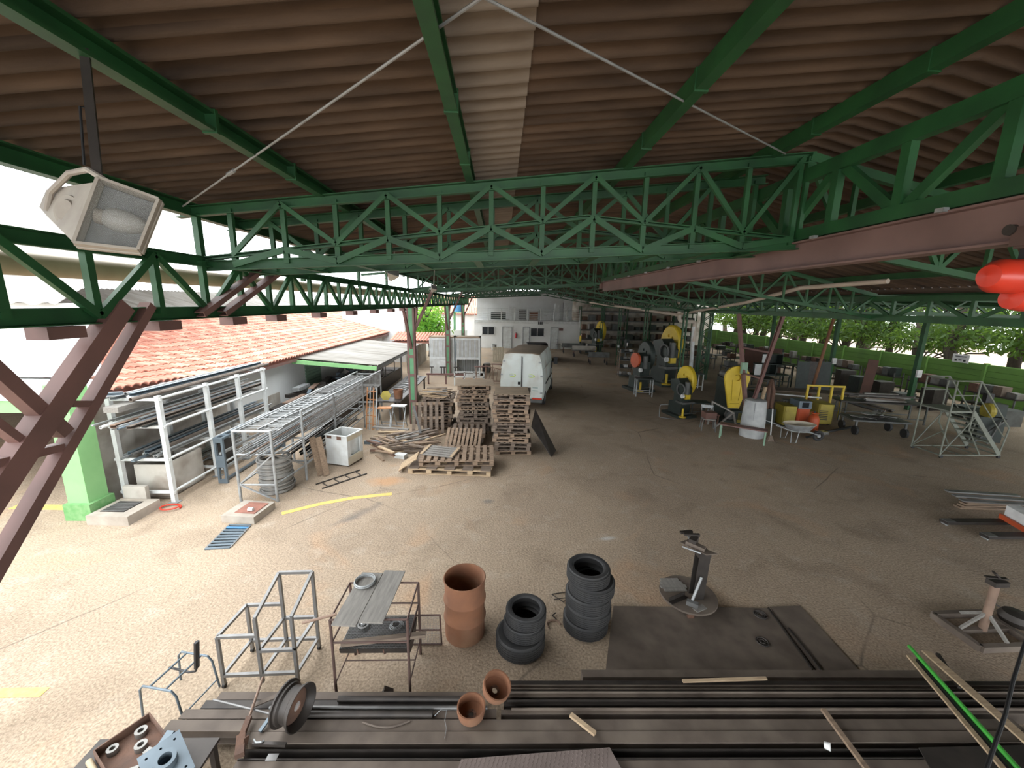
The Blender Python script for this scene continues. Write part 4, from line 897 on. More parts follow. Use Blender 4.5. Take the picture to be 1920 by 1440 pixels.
t = thing('sledge_hammer', 'hammer with a bright steel tube handle leaning on the vice post', 'hammer', tuple(bl+V(-.06, -.26, .13)))
B().tube((.0, .02, .06), (.15, .095, .42), .02, 10).build('handle', 'galv', t, smooth=True); B().bar((-.08, .02, .06), (.06, -.06, .05), .07, .07).build('head', 'steel_grey', t)
t = thing('punched_bar', 'dark punched angle bar lying on the round base', 'bar', tuple(bl+V(-.22, -.14, .13)), R(24))
B().angle((-.17, 0, .04), (.17, 0, .04), .07).build('angle', 'steel_dark', t)
ct = B()
for i in range(6): ct.tube((-.14+.055*i, -.06, .045), (-.14+.055*i, .06, .045), .009, 8)
cut(t.children[0], ct)
o = B().box((0, 0, .008), (.2, .09, .012)).build('crumpled_cloth', 'wood_grey', None, tuple(bl+V(.03, -.32, .13)), (0, 0, .4)); tag(o, 'grey folded rag on the round base', 'rag')
# ---- steel plates on the floor
def plate(name, label, quad, z0, th, m):
    b = B(); c = V(quad[0]); q_ = [V(p_)-V(c.x, c.y, 0) for p_ in quad]
    b.add([(p_.x, p_.y, 0) for p_ in q_]+[(p_.x, p_.y, th) for p_ in q_], [(3, 2, 1, 0), (4, 5, 6, 7), (0, 1, 5, 4), (1, 2, 6, 5), (2, 3, 7, 6), (3, 0, 4, 7)])
    return tag(b.build(name, m, None, (c.x, c.y, z0)), label, 'steel plate')
plate('floor_plate', 'wide brown steel plate lying under the vice stand', [G(1135, 1262), G(1530, 1262), G(1440, 1142), G(1150, 1138)], .002, .018, 'steel_brown')
plate('floor_plate', 'narrow brown steel plate beside the two thin rods', [G(1532, 1262), G(1612, 1262), G(1500, 1138), G(1442, 1140)], .002, .024, 'steel_brown')
for i, (x, y, r_, lb) in enumerate(((1425, 1155, .085, 'flat spiral gear ring on the steel plate near the vice'), (1429, 1206, .075, 'spoked chain wheel lying on the steel plate'))):
    p = G(x, y); t = thing('sprocket', lb, 'gear', (p.x, p.y, .021))
    B().ring((0, 0, .006), r_, .010, 26, 6).build('rim', 'steel_dark', t); B().ring((0, 0, .006), r_*.45, .009, 18, 6).build('hub', 'steel_dark', t)
    for k in range(3 if i else 0): B().bar((r_*math.cos(k*1.047), r_*math.sin(k*1.047), .006), (-r_*math.cos(k*1.047), -r_*math.sin(k*1.047), .006), .016, .008).build('spoke', 'steel_dark', t)
    if not i: B().ring((0, 0, .006), r_*.72, .009, 22, 6).build('coil', 'steel_dark', t)
for i, (a, b_) in enumerate((((1440, 1142), (1523, 1258)), ((1478, 1180), (1542, 1262)))):
    A, Bq = G(*a, .02), G(*b_, .02); o = B().bar(V(0, 0, .014), Bq-A+V(0, 0, .014), .022, .02).build('thin_rod', 'steel_dark', None, (A.x, A.y, .027)); tag(o, 'thin dark rod lying along the joint of the floor plates', 'rod', 'rods on the floor plates')
# ---- tube stand on a square base
p = G(1840, 1186)
t = thing('pipe_stand', 'brown pipe support stand on a square angle iron base', 'stand', (p.x, p.y, 0), R(2))
for a, b_ in (((-.42, -.3), (.42, -.3)), ((-.42, .3), (.42, .3)), ((-.42, -.3), (-.42, .3)), ((.42, -.3), (.42, .3))): B().bar((*a, .045), (*b_, .045), .07, .09).build('base_rail', 'steel_brown', t)
B().bar((-.42, .0, .05), (.42, .0, .05), .06, .06).build('base_rail', 'steel_brown', t)
B().tube((0, 0, .05), (0, 0, .80), .048, 14).build('tube', 'rust_tube', t, smooth=True)
for a in ((-.36, .0), (.0, -.28), (0, .28)): B().bar((*a, .09), (0, 0, .34), .03, .04).build('brace', 'wood_grey', t)
B().box((.02, 0, .83), (.22, .12, .07)).build('head', 'steel_dark', t); B().bar((-.13, .04, .90), (.15, .0, .89), .05, .015).build('cradle', 'steel_dark', t); B().bar((-.02, .04, .97), (.04, .02, .90), .07, .02).build('tongue', 'steel_dark', t)
B().bar((.045, 0, .5), (.11, -.03, .46), .02, .02).build('lock_pin', 'steel_dark', t)
o = B().lathe([(0, 0), (.16, 0), (.19, .08), (.15, .16), (0, .18)], 20).build('old_motor', 'steel_dark', None, (p.x+.74, p.y+.18, 0), smooth=True); tag(o, 'dark round motor housing on the floor beside the pipe stand', 'motor')
# ---- pallet jack with boards, at the edge
t = thing('pallet_jack', 'hand pallet truck with two dark forks and an orange white nose', 'pallet truck', (9.75, 7.3, 0), R(0))
for y, x0 in ((.32, 0.0), (-.22, .25)):
    B().box((.75+x0, y, .075), (1.5, .17, .06)).build('fork', 'steel_dark', t); B().tube((.04+x0, y-.05, .04), (.04+x0, y+.05, .04), .04, 12).build('roller', 'galv', t); B().box((.1+x0, y, .108), (.2, .14, .01)).build('fork_tip', 'steel_grey', t)
B().prism([(1.2, -.35), (1.75, -.35), (1.75, .40), (1.45, .40)], .09, .42).build('nose', 'paper', t); B().bar((1.14, -.36, .16), (1.40, .42, .16), .05, .10).build('stripe', 'orange_red', t)
for i in range(5):
    o = B().box((0, 0, .02), (1.2, .16, .04)).build('wooden_plank', 'wood', None, (11.55+.03*i, 8.35+rnd(-.03, .03), i*.055), (0, 0, rnd(-.06, .06))); tag(o, 'brown plank in the small stack behind the pallet truck', 'plank', 'planks behind the pallet truck')
for i in range(3):
    o = B().box((0, 0, .03), (1.5, .12, .03)).build('steel_strip', 'steel_grey', None, (11.4, 8.0+.16*i, .30+.035*i), (0, 0, R(-8))); tag(o, 'grey steel strip lying on the plank stack', 'strip', 'strips on the plank stack')
# ---- bundle of boards and a green tube, lower right
def lean(px0, py0, z0, px1, py1, z1): return G(px0, py0, z0), G(px1, py1, z1)
A, C_ = lean(1705, 1212, .33, 1935, 1470, .50); o = B().tube(V(0, 0, 0), C_-A, .022, 10).build('green_tube', 'green_tube', None, tuple(A), smooth=True); tag(o, 'bright green tube sticking out over the stock pile', 'tube')
for i, (a, c_, w_, h_, m, lb) in enumerate((((1704, 1230, .30), (1905, 1470, .48), .05, .022, 'wood_pale', 'pale wooden lath beside the bright green tube'), ((1722, 1238, .31), (1930, 1480, .47), .05, .03, 'black', 'black steel strip between the lath and the green tube'), ((1737, 1222, .33), (1960, 1420, .52), .10, .02, 'wood_pale', 'broad pale board on the far side of the green tube'), ((1758, 1226, .30), (1800, 1290, .30), .04, .03, 'steel_dark', 'short dark bar beside the broad pale board'))):
    A, C_ = lean(*a, *c_); o = B().bar(V(0, 0, 0), C_-A, w_, h_).build('board' if 'board' in lb else 'lath', m, None, tuple(A)); tag(o, lb, 'board' if 'wood' in m else 'bar')
plate('dark_plate', 'dark steel sheet lying at the near end of the stock pile', [G(1760, 1470, .3), G(1990, 1470, .3), G(1960, 1398, .3), G(1722, 1403, .3)], .30, .012, 'steel_dark')
A = G(1920, 1200, .9); o = B().path([AY(1930, 1180, 3.2), AY(1900, 1275, 2.9), AY(1885, 1340, 2.6), AY(1850, 1440, 2.3), AY(1835, 1480, 2.2)], .014, 8).build('hanging_cable', 'black', smooth=True); tag(o, 'thick black cable hanging in front of the stock pile', 'cable')
# ================================================================== LEFT YARD: racks, coils, box, drain
def stick(name, label, cat, a, b, kind='tube', w=.04, h=.04, m='galv', group=None):
    a, b = V(a), V(b); mb = B(); d = b-a
    if kind == 'tube': mb.hollow((0, 0, 0), d, w/2, w*.12, 8)
    elif kind == 'box': mb.bar((0, 0, 0), d, w, h)
    elif kind == 'chan': mb.chan((0, 0, 0), d, w, h, .008)
    elif kind == 'ang': mb.angle((0, 0, 0), d, w, .006)
    return tag(mb.build(name, m, None, tuple(a), smooth=(kind == 'tube')), label, cat, group)
# white profile rack
rk = thing('profile_rack', 'white painted steel rack with four posts loaded with metal profiles', 'rack', (-7.4, 8.5, 0))
YS = (0, 1.4, 2.6, 3.8)
for y in YS:
    for x in (0, -1.05):
        B().box((x, y, 1.25), (.09, .09, 2.5)).build('post', 'white_paint', rk)
        B().box((x, y, .01), (.2, .16, .02)).build('foot_plate', 'galv', rk)
    for z in (.26, 1.04, 1.80, 2.42): B().bar((-1.15, y, z), (.06, y, z), .05, .06).build('cross_arm', 'white_paint', rk)
for x in (0, -1.05):
    for z in (.26, 1.04, 1.80, 2.42): B().tube((x+.02, -.05, z+.02), (x+.02, 3.9, z+.02), .03, 10).build('rail', 'white_paint', rk, smooth=True)
random.seed(11)
G1 = 'metal profiles lying on the white rack'
mats_ = ['galv', 'steel_grey', 'galv', 'rust_tube', 'steel_blue', 'steel_grey', 'white_paint', 'rust_tube', 'steel_brown', 'galv']
pool = {('tube', 'rust_tube'): 'thin rusty tube lying on the white rack', ('tube', 'other'): 'grey round tube lying on the white rack', ('box', 'x'): 'grey box profile lying on the white rack', ('chan', 'x'): 'grey steel channel lying on the white rack'}
for z, n, y0, y1, xa, xb in ((1.84, 22, -.75, 3.9, -.98, -.07), (1.08, 16, -.3, 4.2, -.98, -.07), (.30, 6, 1.55, 3.7, -.98, -.45), (2.46, 8, -.4, 4.4, -.98, -.07)):
    dp = Drop()
    for i in range(n):
        k = random.choice(['tube', 'tube', 'box', 'chan']); m = random.choice(mats_); w = random.choice([.035, .05, .05, .07, .09]) if k != 'chan' else .10
        h_ = w if k == 'tube' else (w*.6 if k == 'box' else w*.7)
        x = xa+w/2+(xb-xa-w)*((i*.381966+.1) % 1.0); ya = y0+rnd(0, .7); yb = y1+rnd(-.5, .5)
        zb_ = dp.put(x, (ya+yb)/2, w+.004, yb-ya, h_+.001, 0, z)
        lab = pool[('tube', 'rust_tube' if m == 'rust_tube' else 'other')] if k == 'tube' else pool[(k, 'x')]
        stick('metal_profile', lab, 'metal profile', (-7.4+x, 8.5+ya, zb_+h_/2), (-7.4+x, 8.5+yb, zb_+h_/2), k, w, h_, m, lab+'s')
stick('box_profile', 'wide grey box profile high in the white rack', 'metal profile', (-8.0, 8.05, 2.30), (-8.0, 12.2, 2.30), 'box', .30, .12, 'wood_grey')
stick('steel_bracket', 'pale bent bracket sticking out over the rack by the pillar', 'bracket', (-8.42, 8.22, 2.585), (-7.95, 8.30, 2.60), 'chan', .09, .06, 'steel_blue')
# old tank in the rack bottom
o = B().lathe([(0, 0), (.36, 0), (.42, .04), (.42, .12), (.36, .16), (.30, .10), (0, .10)], 28).build('drum_lid', 'steel_dark', None, (-7.50, 10.5, .425), (0, R(-90), 0), smooth=True); tag(o, 'dark round lid standing behind the white rack', 'lid')
t = thing('wooden_crate', 'yellowish plywood crate under the white rack', 'crate', (-7.97, 9.2, 0))
for c_, d_ in (((0, 0, .05), (.7, 1.1, .03)), ((.335, 0, .45), (.03, 1.1, .8)), ((-.335, 0, .45), (.03, 1.1, .8)), ((0, .535, .45), (.64, .03, .8)), ((0, -.535, .45), (.64, .03, .8))): B().box(c_, d_).build('panel', 'wall_dirty', t)
# blue grey slotted frame standing by the rack
t = thing('slotted_frame', 'blue grey fabricated steel frame with slotted end plates leaning by the rack', 'frame', (-6.98, 9.5, 0), R(-1))
for y in (0, 2.6):
    for c_, d_ in (((-.09, 0, .6), (.05, .06, 1.2)), ((.09, 0, .6), (.05, .06, 1.2)), ((0, 0, .05), (.13, .06, .10)), ((0, 0, .58), (.13, .06, .30)), ((0, 0, 1.14), (.13, .06, .12))): B().box((c_[0], y, c_[2]), d_).build('end_plate', 'steel_blue', t)
for s in (-.09, .09): B().bar((s, 0, 1.18), (s, 3.6, 1.18), .06, .05).build('top_rail', 'steel_blue', t)
for y in (.25, .9, 1.6, 2.3, 3.0, 3.6): B().box((0, y, 1.18), (.13, .12, .045)).build('tie_plate', 'steel_blue', t)
for z in (.06, .38, .78): B().bar((0, 0, z), (0, 2.6, z), .05, .06).build('lower_rail', 'steel_blue' if z < .1 else 'galv', t)
# mesh rack with ladders and rods
mr = thing('mesh_rack', 'grey tubular rack with wire mesh sides full of rods and ladder frames', 'rack', (-5.0, 8.55, 0))
PO = [(-.95, 0, 1.72), (-.12, 0, 1.72), (0, 1.15, 1.87), (0, 3.1, 1.82), (0, 5.6, 1.80), (0, 7.75, 1.75), (-.95, 2.4, 1.72), (-.95, 5.2, 1.72), (-.95, 7.75, 1.72)]
for x, y, h in PO: B().tube((x, y, 0), (x, y, h), .032, 8).build('post', 'galv', mr, smooth=True)
for z in (.42, 1.15):
    for a, b_ in (((-.95, 0), (-.12, 0)), ((-.12, 0), (0, 1.15)), ((0, 1.15), (0, 7.75)), ((-.95, 0), (-.95, 7.75)), ((-.95, 7.75), (0, 7.75))): B().tube((*a, z), (*b_, z), .022, 8).build('rail', 'galv', mr)
B().tube((-.95, 0, 1.70), (-.12, 0, 1.70), .03, 8).build('rail', 'galv', mr); B().tube((0, 1.15, 1.86), (0, 7.75, 1.75), .028, 8).build('rail', 'galv', mr); B().tube((-.95, 0, 1.70), (-.95, 7.75, 1.70), .028, 8).build('rail', 'galv', mr)
for a, b_ in (((-.95, 0, .42), (-.12, 0, 1.15)), ((-.95, 0, .42), (-.12, 0, .02)), ((-.12, 0, 1.15), (0, 1.15, .42))): B().bar(a, b_, .03, .03).build('brace', 'galv', mr)
for y in (1.2, 2.4, 3.8, 5.2, 6.6, 7.75):
    for z in (1.13, 1.62): B().bar((-.95, y, z), (0, y, z), .04, .04).build('cross_arm', 'galv', mr)
b = B()
for i in range(106):
    y0 = 1.15+i*.062
    b.bar((.035, y0, 1.16), (.035, min(y0+.62, 7.75), 1.16+.62*min(1, (7.75-y0)/.62)), .005, .005); b.bar((.035, y0, 1.78), (.035, min(y0+.62, 7.75), 1.78-.62*min(1, (7.75-y0)/.62)), .005, .005)
o = b.build('wire_mesh', 'scrap', mr); o['kind'] = 'stuff'
def ladder(label, loc, rot, L, w, n, m, group=None):
    t = thing('ladder_frame', label, 'frame', loc, rot=rot, group=group)
    for s in (-1, 1): B().bar((s*w/2, 0, 0), (s*w/2, L, 0), .022, .03).build('side_rail', m, t)
    for i in range(n): B().bar((-w/2, (i+.5)*L/n, 0), (w/2, (i+.5)*L/n, 0), .018, .018).build('rung', m, t)
    return t
lg = 'welded ladder frames on top of the mesh rack'; ll = 'pale welded ladder frame lying on the mesh rack'
for i, (x, y, z, a, L, m) in enumerate(((-5.70, 8.66, 1.656, 0, 3.5, 'galv'), (-5.26, 8.75, 1.656, 0, 3.2, 'galv'), (-5.69, 8.70, 1.688, 0, 3.3, 'galv'), (-5.265, 8.95, 1.688, 0, 3.0, 'galv'), (-5.70, 12.3, 1.656, 0, 3.4, 'steel_grey'), (-5.26, 12.15, 1.656, 0, 3.4, 'galv'), (-5.69, 12.5, 1.688, 0, 3.0, 'steel_grey'))):
    ladder(ll, (x, y, z), (0, 0, a), L, .40, 17, m, lg)
t0 = ladder('pale ladder frame tilted up across the others on the mesh rack', (-5.58, 9.6, 1.722), (0, 0, R(-7)), 2.0, .48, 9, 'galv')
rg = 'thin steel rods bundled in the mesh rack'
dp = Drop()
for i in range(64):
    d_ = random.choice([.022, .028, .035]); x = -5.89+d_/2+(.83-d_)*((i*.381966) % 1.0)
    m = random.choice(['galv', 'steel_grey', 'scrap', 'rust_tube', 'galv']); ya = 8.15+rnd(0, 1.2)
    if abs(x+5.12) < .06 or x > -5.12: ya = 9.8+rnd(0, .5)
    yb = min(ya+rnd(3.5, 6.5), 16.15); z = dp.put(x, (ya+yb)/2, d_+.003, yb-ya, d_+.001, 0, 1.173)
    lb = 'thin rusty rod bundled in the mesh rack' if m == 'rust_tube' else 'thin grey rod bundled in the mesh rack'
    stick('steel_rod', lb, 'rod', (x, ya, z+d_/2), (x, yb, z+d_/2), 'tube', d_, .03, m, lb+'s')
for y in (9.95, 10.95, 12.35, 13.75, 15.15, 16.2): B().bar((-.95, y-8.55, .42), (0, y-8.55, .42), .04, .04).build('cross_arm', 'galv', mr)
dp = Drop()
for i in range(22):
    x = -5.86+.79*((i*.381966+.07) % 1.0); ya = 9.85+rnd(0, 1.5); yb = min(ya+rnd(2, 5), 16.1); lb = 'grey scrap bar on the lower shelf of the mesh rack'; k = random.choice(['tube', 'ang', 'box'])
    h_ = .03 if k == 'box' else .045; z = dp.put(x, (ya+yb)/2, .048, yb-ya, h_+.001, 0, .444)
    stick('scrap_bar', lb, 'bar', (x, ya, z+h_/2), (x, yb, z+h_/2), k, .045, .03, random.choice(['scrap', 'steel_dark', 'galv']), 'scrap bars on the lower shelf of the mesh rack')
# hose coils under it
ORD = ['at the bottom of', 'second from the bottom of', 'third from the bottom of', 'fourth from the bottom of', 'fifth from the bottom of', 'sixth from the bottom of', 'seventh from the bottom of', 'eighth from the bottom of', 'on top of']
for i in range(9):
    t = thing('hose_coil', 'grey rubber hose coil stacked at the end of the mesh rack', 'hose coil', (-5.475+rnd(-.012, .012), 9.2+rnd(-.02, .02), i*.0965-.003)); t['label'] = 'grey rubber hose coil %s the hose pile in the mesh rack' % ORD[i]
    r_ = rnd(.350, .362)
    for k in range(3): B().ring((rnd(-.02, .02), rnd(-.02, .02), .03+k*.022), r_-.03*k, .026, 34, 7).build('loop', 'hose', t, smooth=True)
# metal box, planks
p = G(628, 872)
t = thing('metal_box', 'open white enamel metal box with a rusty lip and cut out side', 'box', (p.x+.20, p.y+.28, 0), R(-16))
for c_, d_, m in (((0, -.34, .47), (.70, .015, .86), 'white_paint'), ((0, .34, .47), (.70, .015, .86), 'white_paint'), ((-.345, 0, .47), (.015, .68, .86), 'white_paint'), ((.345, 0, .16), (.015, .68, .24), 'cream'), ((.345, 0, .82), (.015, .68, .16), 'cream'), ((.345, -.28, .5), (.015, .12, .5), 'white_paint'), ((.345, .28, .5), (.015, .12, .5), 'white_paint'), ((0, 0, .06), (.67, .66, .02), 'white_paint'), ((.25, 0, .5), (.01, .60, .5), 'white_paint')): B().box(c_, d_).build('panel', m, t)
for c_, d_ in (((0, -.35, .90), (.72, .05, .02)), ((0, .35, .90), (.72, .05, .02)), ((-.35, 0, .90), (.05, .72, .02)), ((.35, 0, .90), (.05, .72, .02))): B().box(c_, d_).build('lip', 'white_paint', t)
B().box((-.22, -.352, .84), (.16, .004, .08)).build('rust_patch', 'rust_dark', t); B().box((.10, -.352, .83), (.14, .004, .10)).build('rust_patch', 'rust_dark', t)
for x_ in (-.3, .3):
    for y_ in (-.28, .28): B().box((x_, y_, .025), (.06, .06, .05)).build('foot', 'steel_dark', t)
for i, (px, dx) in enumerate(((592, 0), (604, .1))):
    A = G(px+9, 892); o = B().bar((0, 0, .0), (-.24, .20, 1.0), .15, .03).build('leaning_plank', 'wood', None, tuple(A+V(0, .0, .012))); tag(o, 'reddish brown plank leaning on the mesh rack beside the box', 'plank', 'planks leaning beside the metal box')
t = ladder('flat dark steel frame lying on the ground by the leaning planks', tuple(G(598, 912, .016)), (0, 0, R(-42)), 1.2, .35, 4, 'steel_dark')
# orange ladder and trestles further along
t = thing('step_ladder', 'orange and grey wooden ladder leaning on the rack', 'ladder', tuple(G(706, 806)+V(-.2, 0, 0)), R(-20))
for s, m in ((-.2, 'wood_orange'), (-.07, 'galv'), (.08, 'wood_orange'), (.22, 'galv')): B().bar((s, 0, 0), (s-.25, .5, 1.45), .035, .03).build('rail', m, t)
for i in range(5): z = .2+i*.28; B().bar((-.2-.17*z, .34*z, z), (.22-.17*z, .34*z, z), .025, .025).build('rung', 'wood_orange', t)
def trestle(label, loc, rz, m, top, w=.55, h=.75):
    t = thing('folding_trestle', label, 'trestle', loc, rz)
    B().box((0, 0, h), (w, .26, .035)).build('top', top, t)
    for s in (-1, 1):
        B().bar((s*w*.42, -.28, 0), (s*w*.42, .12, h), .03, .03).build('leg', m, t); B().bar((s*w*.36, .28, 0), (s*w*.36, -.12, h), .03, .03).build('leg', m, t)
    B().bar((-w*.42, -.2, .15), (w*.42, -.2, .15), .025, .025).build('stretcher', m, t); B().bar((-w*.36, .2, .15), (w*.36, .2, .15), .025, .025).build('stretcher', m, t)
trestle('folding trestle with an orange top beside the green column', (-4.24, 14.14, 0), R(4), 'galv', 'wood_orange', .5)
trestle('folding trestle with a pale top against the green column', (-3.72, 14.12, 0), R(-6), 'galv', 'white_paint', .55, .85)
# leaf springs heaped on a low bench
bn = thing('spring_bench', 'dark steel bench under the heap of leaf springs', 'bench', (-4.35, 17.6, 0))
B().box((0, 0, .78), (1.0, 5.4, .05)).build('top', 'steel_dark', bn)
for y in (-2.5, 0, 2.5):
    for x in (-.42, .42): B().box((x, y, .375), (.07, .07, .75)).build('leg', 'steel_dark', bn)
for sl in range(15):                       # nested pairs and triples, each resting on its ends or on the spring below
    a = rnd(.35, .55); r_ = rnd(.55, .75); rz_ = rnd(-.3, .3); x_ = -4.35+rnd(-.06, .06)
    for lay in range(3 if sl % 3 == 0 else 2):
        b = B(); pts = [(r_*math.sin(-a+2*a*k/8), 0, r_*(math.cos(-a+2*a*k/8)-math.cos(a))) for k in range(9)]
        for k in range(8): b.bar(pts[k], pts[k+1], .07, .014)
        o = b.build('leaf_spring', random.choice(['scrap', 'galv', 'steel_grey']), None, (x_, 15.85+sl*.30, .815+.019*lay), (0, 0, rz_)); tag(o, 'curved grey leaf spring nested on the dark bench', 'leaf spring', 'leaf springs on the dark bench')
o = B().lathe([(0, 0), (.15, 0), (.19, .36), (.18, .36), (.145, .01), (0, .01)], 20).build('bucket', 'rust', None, (-4.05, 15.42, 0.805), smooth=True); tag(o, 'orange brown bucket on the bench behind the green column', 'bucket')
o = B().lathe([(0, 0), (.2, 0), (.2, .02), (0, .02)], 6).build('yellow_plate', 'yellow_dull', None, (-4.45, 15.06, .995), (R(72), 0, .2)); tag(o, 'dull yellow hexagonal plate standing by the leaf springs', 'plate')
# scrap heap under the awning
dp = Drop()
for k in range(3): dp.block(-6.50, 17.5+2.2*k, .8, 1.9, 0, 99)
n_ = 0
while n_ < 46:
    lx, ly, lz = rnd(.1, .3), rnd(.5, 1.6), rnd(.04, .14); x = -7.27+rnd(-1.0, 1.0); y = 15.0+rnd(0, 8.2); rz_ = rnd(-.6, .6)
    if dp.top(x, y, lx, ly, rz_, .66) > 1.0: continue
    z = dp.put(x, y, lx, ly, lz, rz_, .66); n_ += 1
    o = B().box((0, 0, lz/2), (lx, ly, lz)).build('scrap_piece', random.choice(['scrap', 'steel_dark', 'galv', 'rust_tube', 'steel_blue']), None, (x, y, z), (0, 0, rz_)); tag(o, 'piece of scrap metal in the heap below the awning', 'scrap', 'scrap pieces below the awning')
o = B().box((-7.27, 19, .33), (2.4, 9.8, .66)).build('scrap_mound', 'steel_dark'); o['kind'] = 'stuff'; tag(o, 'dark mound of tangled scrap under the awning', 'scrap heap'); o['kind'] = 'stuff'
for i in range(3):
    t = thing('stacked_frame', 'grey welded frame stacked under the awning edge', 'frame', (-6.85, 16.6+2.2*i, .68), group='welded frames under the awning edge')
    for a, b_ in (((0, 0), (.7, 0)), ((.7, 0), (.7, 1.8)), ((.7, 1.8), (0, 1.8)), ((0, 1.8), (0, 0))):
        for z in (0, .5): B().bar((*a, z), (*b_, z), .04, .04).build('rail', 'scrap', t)
        B().bar((*a, 0), (*a, .5), .04, .04, up=(0, 1, 0)).build('post', 'scrap', t)
# drain box with brick lid and slatted floor grate
t = thing('drain_box', 'low concrete drain box with a red brick lid', 'drain', tuple((G(468, 966)).xy)+(0,), R(-6))
B().box((0, 0, .08), (.72, .66, .16)).build('kerb', 'concrete', t); B().box((.06, .02, .165), (.44, .44, .02)).build('lid', 'brick_red', t)
o = B().tube((0, 0, 0), (.10, 0, 0), .04, 12).build('pipe_stub', 'paper', None, tuple(G(466, 958, .175)+V(0, 0, .04))); tag(o, 'short white pipe stub lying on the drain lid', 'pipe')
A, C_, D_, E_ = G(385, 1030), G(432, 1027), G(470, 986), G(430, 985)
t = thing('floor_grate', 'slatted steel drain grate set in the yard floor', 'grate', (A.x, A.y, 0))
for i in range(9):
    f = i/8; p0 = A.lerp(E_, f)-A; p1 = C_.lerp(D_, f)-A
    B().bar(p0+V(0, 0, .012), p1+V(0, 0, .012), .05, .02).build('slat', 'blue' if i == 7 else 'steel_blue', t)
for p0, p1 in ((A, E_), (C_, D_)): B().bar(p0-A+V(0, 0, .01), p1-A+V(0, 0, .01), .03, .02).build('edge_bar', 'steel_grey', t)
qp = [p_-A for p_ in (A, C_, D_, E_)]; B().add([tuple(p_) for p_ in qp]+[(p_.x, p_.y, -.45) for p_ in qp], [(0, 1, 5, 4), (1, 2, 6, 5), (2, 3, 7, 6), (3, 0, 4, 7), (4, 5, 6, 7)]).build('pit', 'concrete', t)
p = G(250, 958)
t = thing('concrete_step', 'low concrete step with a dark ribbed mat beside the green pillar', 'step', (p.x+.02, p.y-.20, 0), R(-2))
B().box((0, 0, .10), (.86, .75, .20)).build('block', 'concrete', t); B().box((-.06, .02, .205), (.5, .44, .012)).build('mat', 'steel_dark', t)
for i in range(7): B().box((-.06, -.17+i*.06, .215), (.48, .02, .012)).build('rib', 'steel_grey', t)
B().box((-.12, .43, .24), (.5, .09, .48)).build('backstone', 'wall_dirty', t)
o = B().path([(.20*math.cos(i*.3), .14*math.sin(i*.3), .021+.0021*i) for i in range(22)], .018, 8).build('red_hose', 'red', None, (p.x+.72, p.y+.10, 0), smooth=True); tag(o, 'thin red hose coiled beside the concrete step', 'hose')
# painted lines
def line(pts, w):
    b = B(); P_ = [G(*q_) for q_ in pts]
    for a, c_ in zip(P_[:-1], P_[1:]): b.bar(a+V(0, 0, .003), c_+V(0, 0, .003), w, .004)
    return b
o = line([(528, 963), (600, 945), (660, 934), (735, 926)], .14).build('painted_line', 'yellow_line', fl); o['label'] = 'yellow painted line by the drain'
line([(735, 926), (850, 907), (960, 890), (1040, 868)], .07).build('painted_line', 'floor', fl)
line([(25, 950), (147, 952)], .22).build('painted_line', 'yellow_line', fl); line([(-30, 1300), (84, 1298)], .12).build('painted_line', 'yellow_line', fl)
# porch things
o = B().box((0, 0, .45), (1.2, .6, .9)).build('porch_chest', 'rust', None, (-13.8, 13.2, 0)); tag(o, 'orange brown chest in the shade of the porch', 'chest')
t = thing('porch_shelf', 'grey shelf rack in the shaded porch', 'shelf', (-11.5, 13.5, 0))
for z in (.3, .9, 1.5): B().box((0, 0, z), (1.6, .5, .04)).build('shelf', 'steel_grey', t)
for x in (-.78, .78):
    for y in (-.22, .22): B().box((x, y, .9), (.05, .05, 1.8)).build('post', 'steel_grey', t)
# ================================================================== PALLETS, VAN, CABINETS
random.seed(5)
def pallet_proto(w, d, n, m, mb, h=.145):
    t = thing('wooden_pallet', 'x', 'pallet')
    bw = w/n*.62
    for i in range(n): B().box((-w/2+bw/2+i*(w-bw)/(n-1), 0, h-.011), (bw, d, .022)).build('deck_board', m, t)
    for y in (-1, 0, 1):
        B().box((0, y*(d/2-.05), h-.033), (w, .10, .022)).build('stringer', mb, t)
        B().box((0, y*(d/2-.05), .011), (w, .10, .022)).build('base_board', mb, t)
        for x in (-1, 0, 1): B().box((x*(w/2-.06), y*(d/2-.05), .067), (.12, .10, .09)).build('block', mb, t)
    return t
PA = pallet_proto(1.1, 1.15, 7, 'wood_old', 'wood_old'); PB = pallet_proto(1.1, 1.15, 6, 'wood_old', 'wood'); PC = pallet_proto(1.1, 1.15, 8, 'wood_old', 'wood')
first = {id(PA): True, id(PB): True, id(PC): True}
def place(P, loc, rot, label, group=None):
    if first.get(id(P)): first[id(P)] = False; c = P
    else: c = dup(P)
    c.location = loc; c.rotation_euler = rot; c['label'] = label
    if group: c['group'] = group
    elif 'group' in c: del c['group']
    return c
NTH = ['lowest', 'second from the bottom', 'third from the bottom', 'fourth from the bottom', 'fifth from the bottom', 'sixth from the bottom', 'seventh from the bottom', 'eighth from the bottom', 'ninth from the bottom', 'tenth from the bottom', 'eleventh from the bottom', 'twelfth from the bottom', 'thirteenth from the bottom']
def stack(x, y, n, lab, grp, rz=0.0, jit=.06):
    for i in range(n):
        place(random.choice([PA, PB, PC, PA]), (x+rnd(-jit, jit), y+rnd(-jit, jit), i*.147), (0, 0, rz+rnd(-.07, .07)), 'weathered wooden pallet, %s of the %s' % (NTH[i] if i < n-1 else 'topmost', lab))
    return n*.147
h = stack(.38, 12.05, 13, 'stack beside the dark sheet', 'pallets in the stack beside the dark sheet', R(-2))
o = B().box((0, 0, .01), (1.05, 1.1, .02)).build('plywood_sheet', 'plywood', None, (.36, 12.05, h+.002)); tag(o, 'plywood sheet on the pallet stack beside the dark sheet', 'plywood')
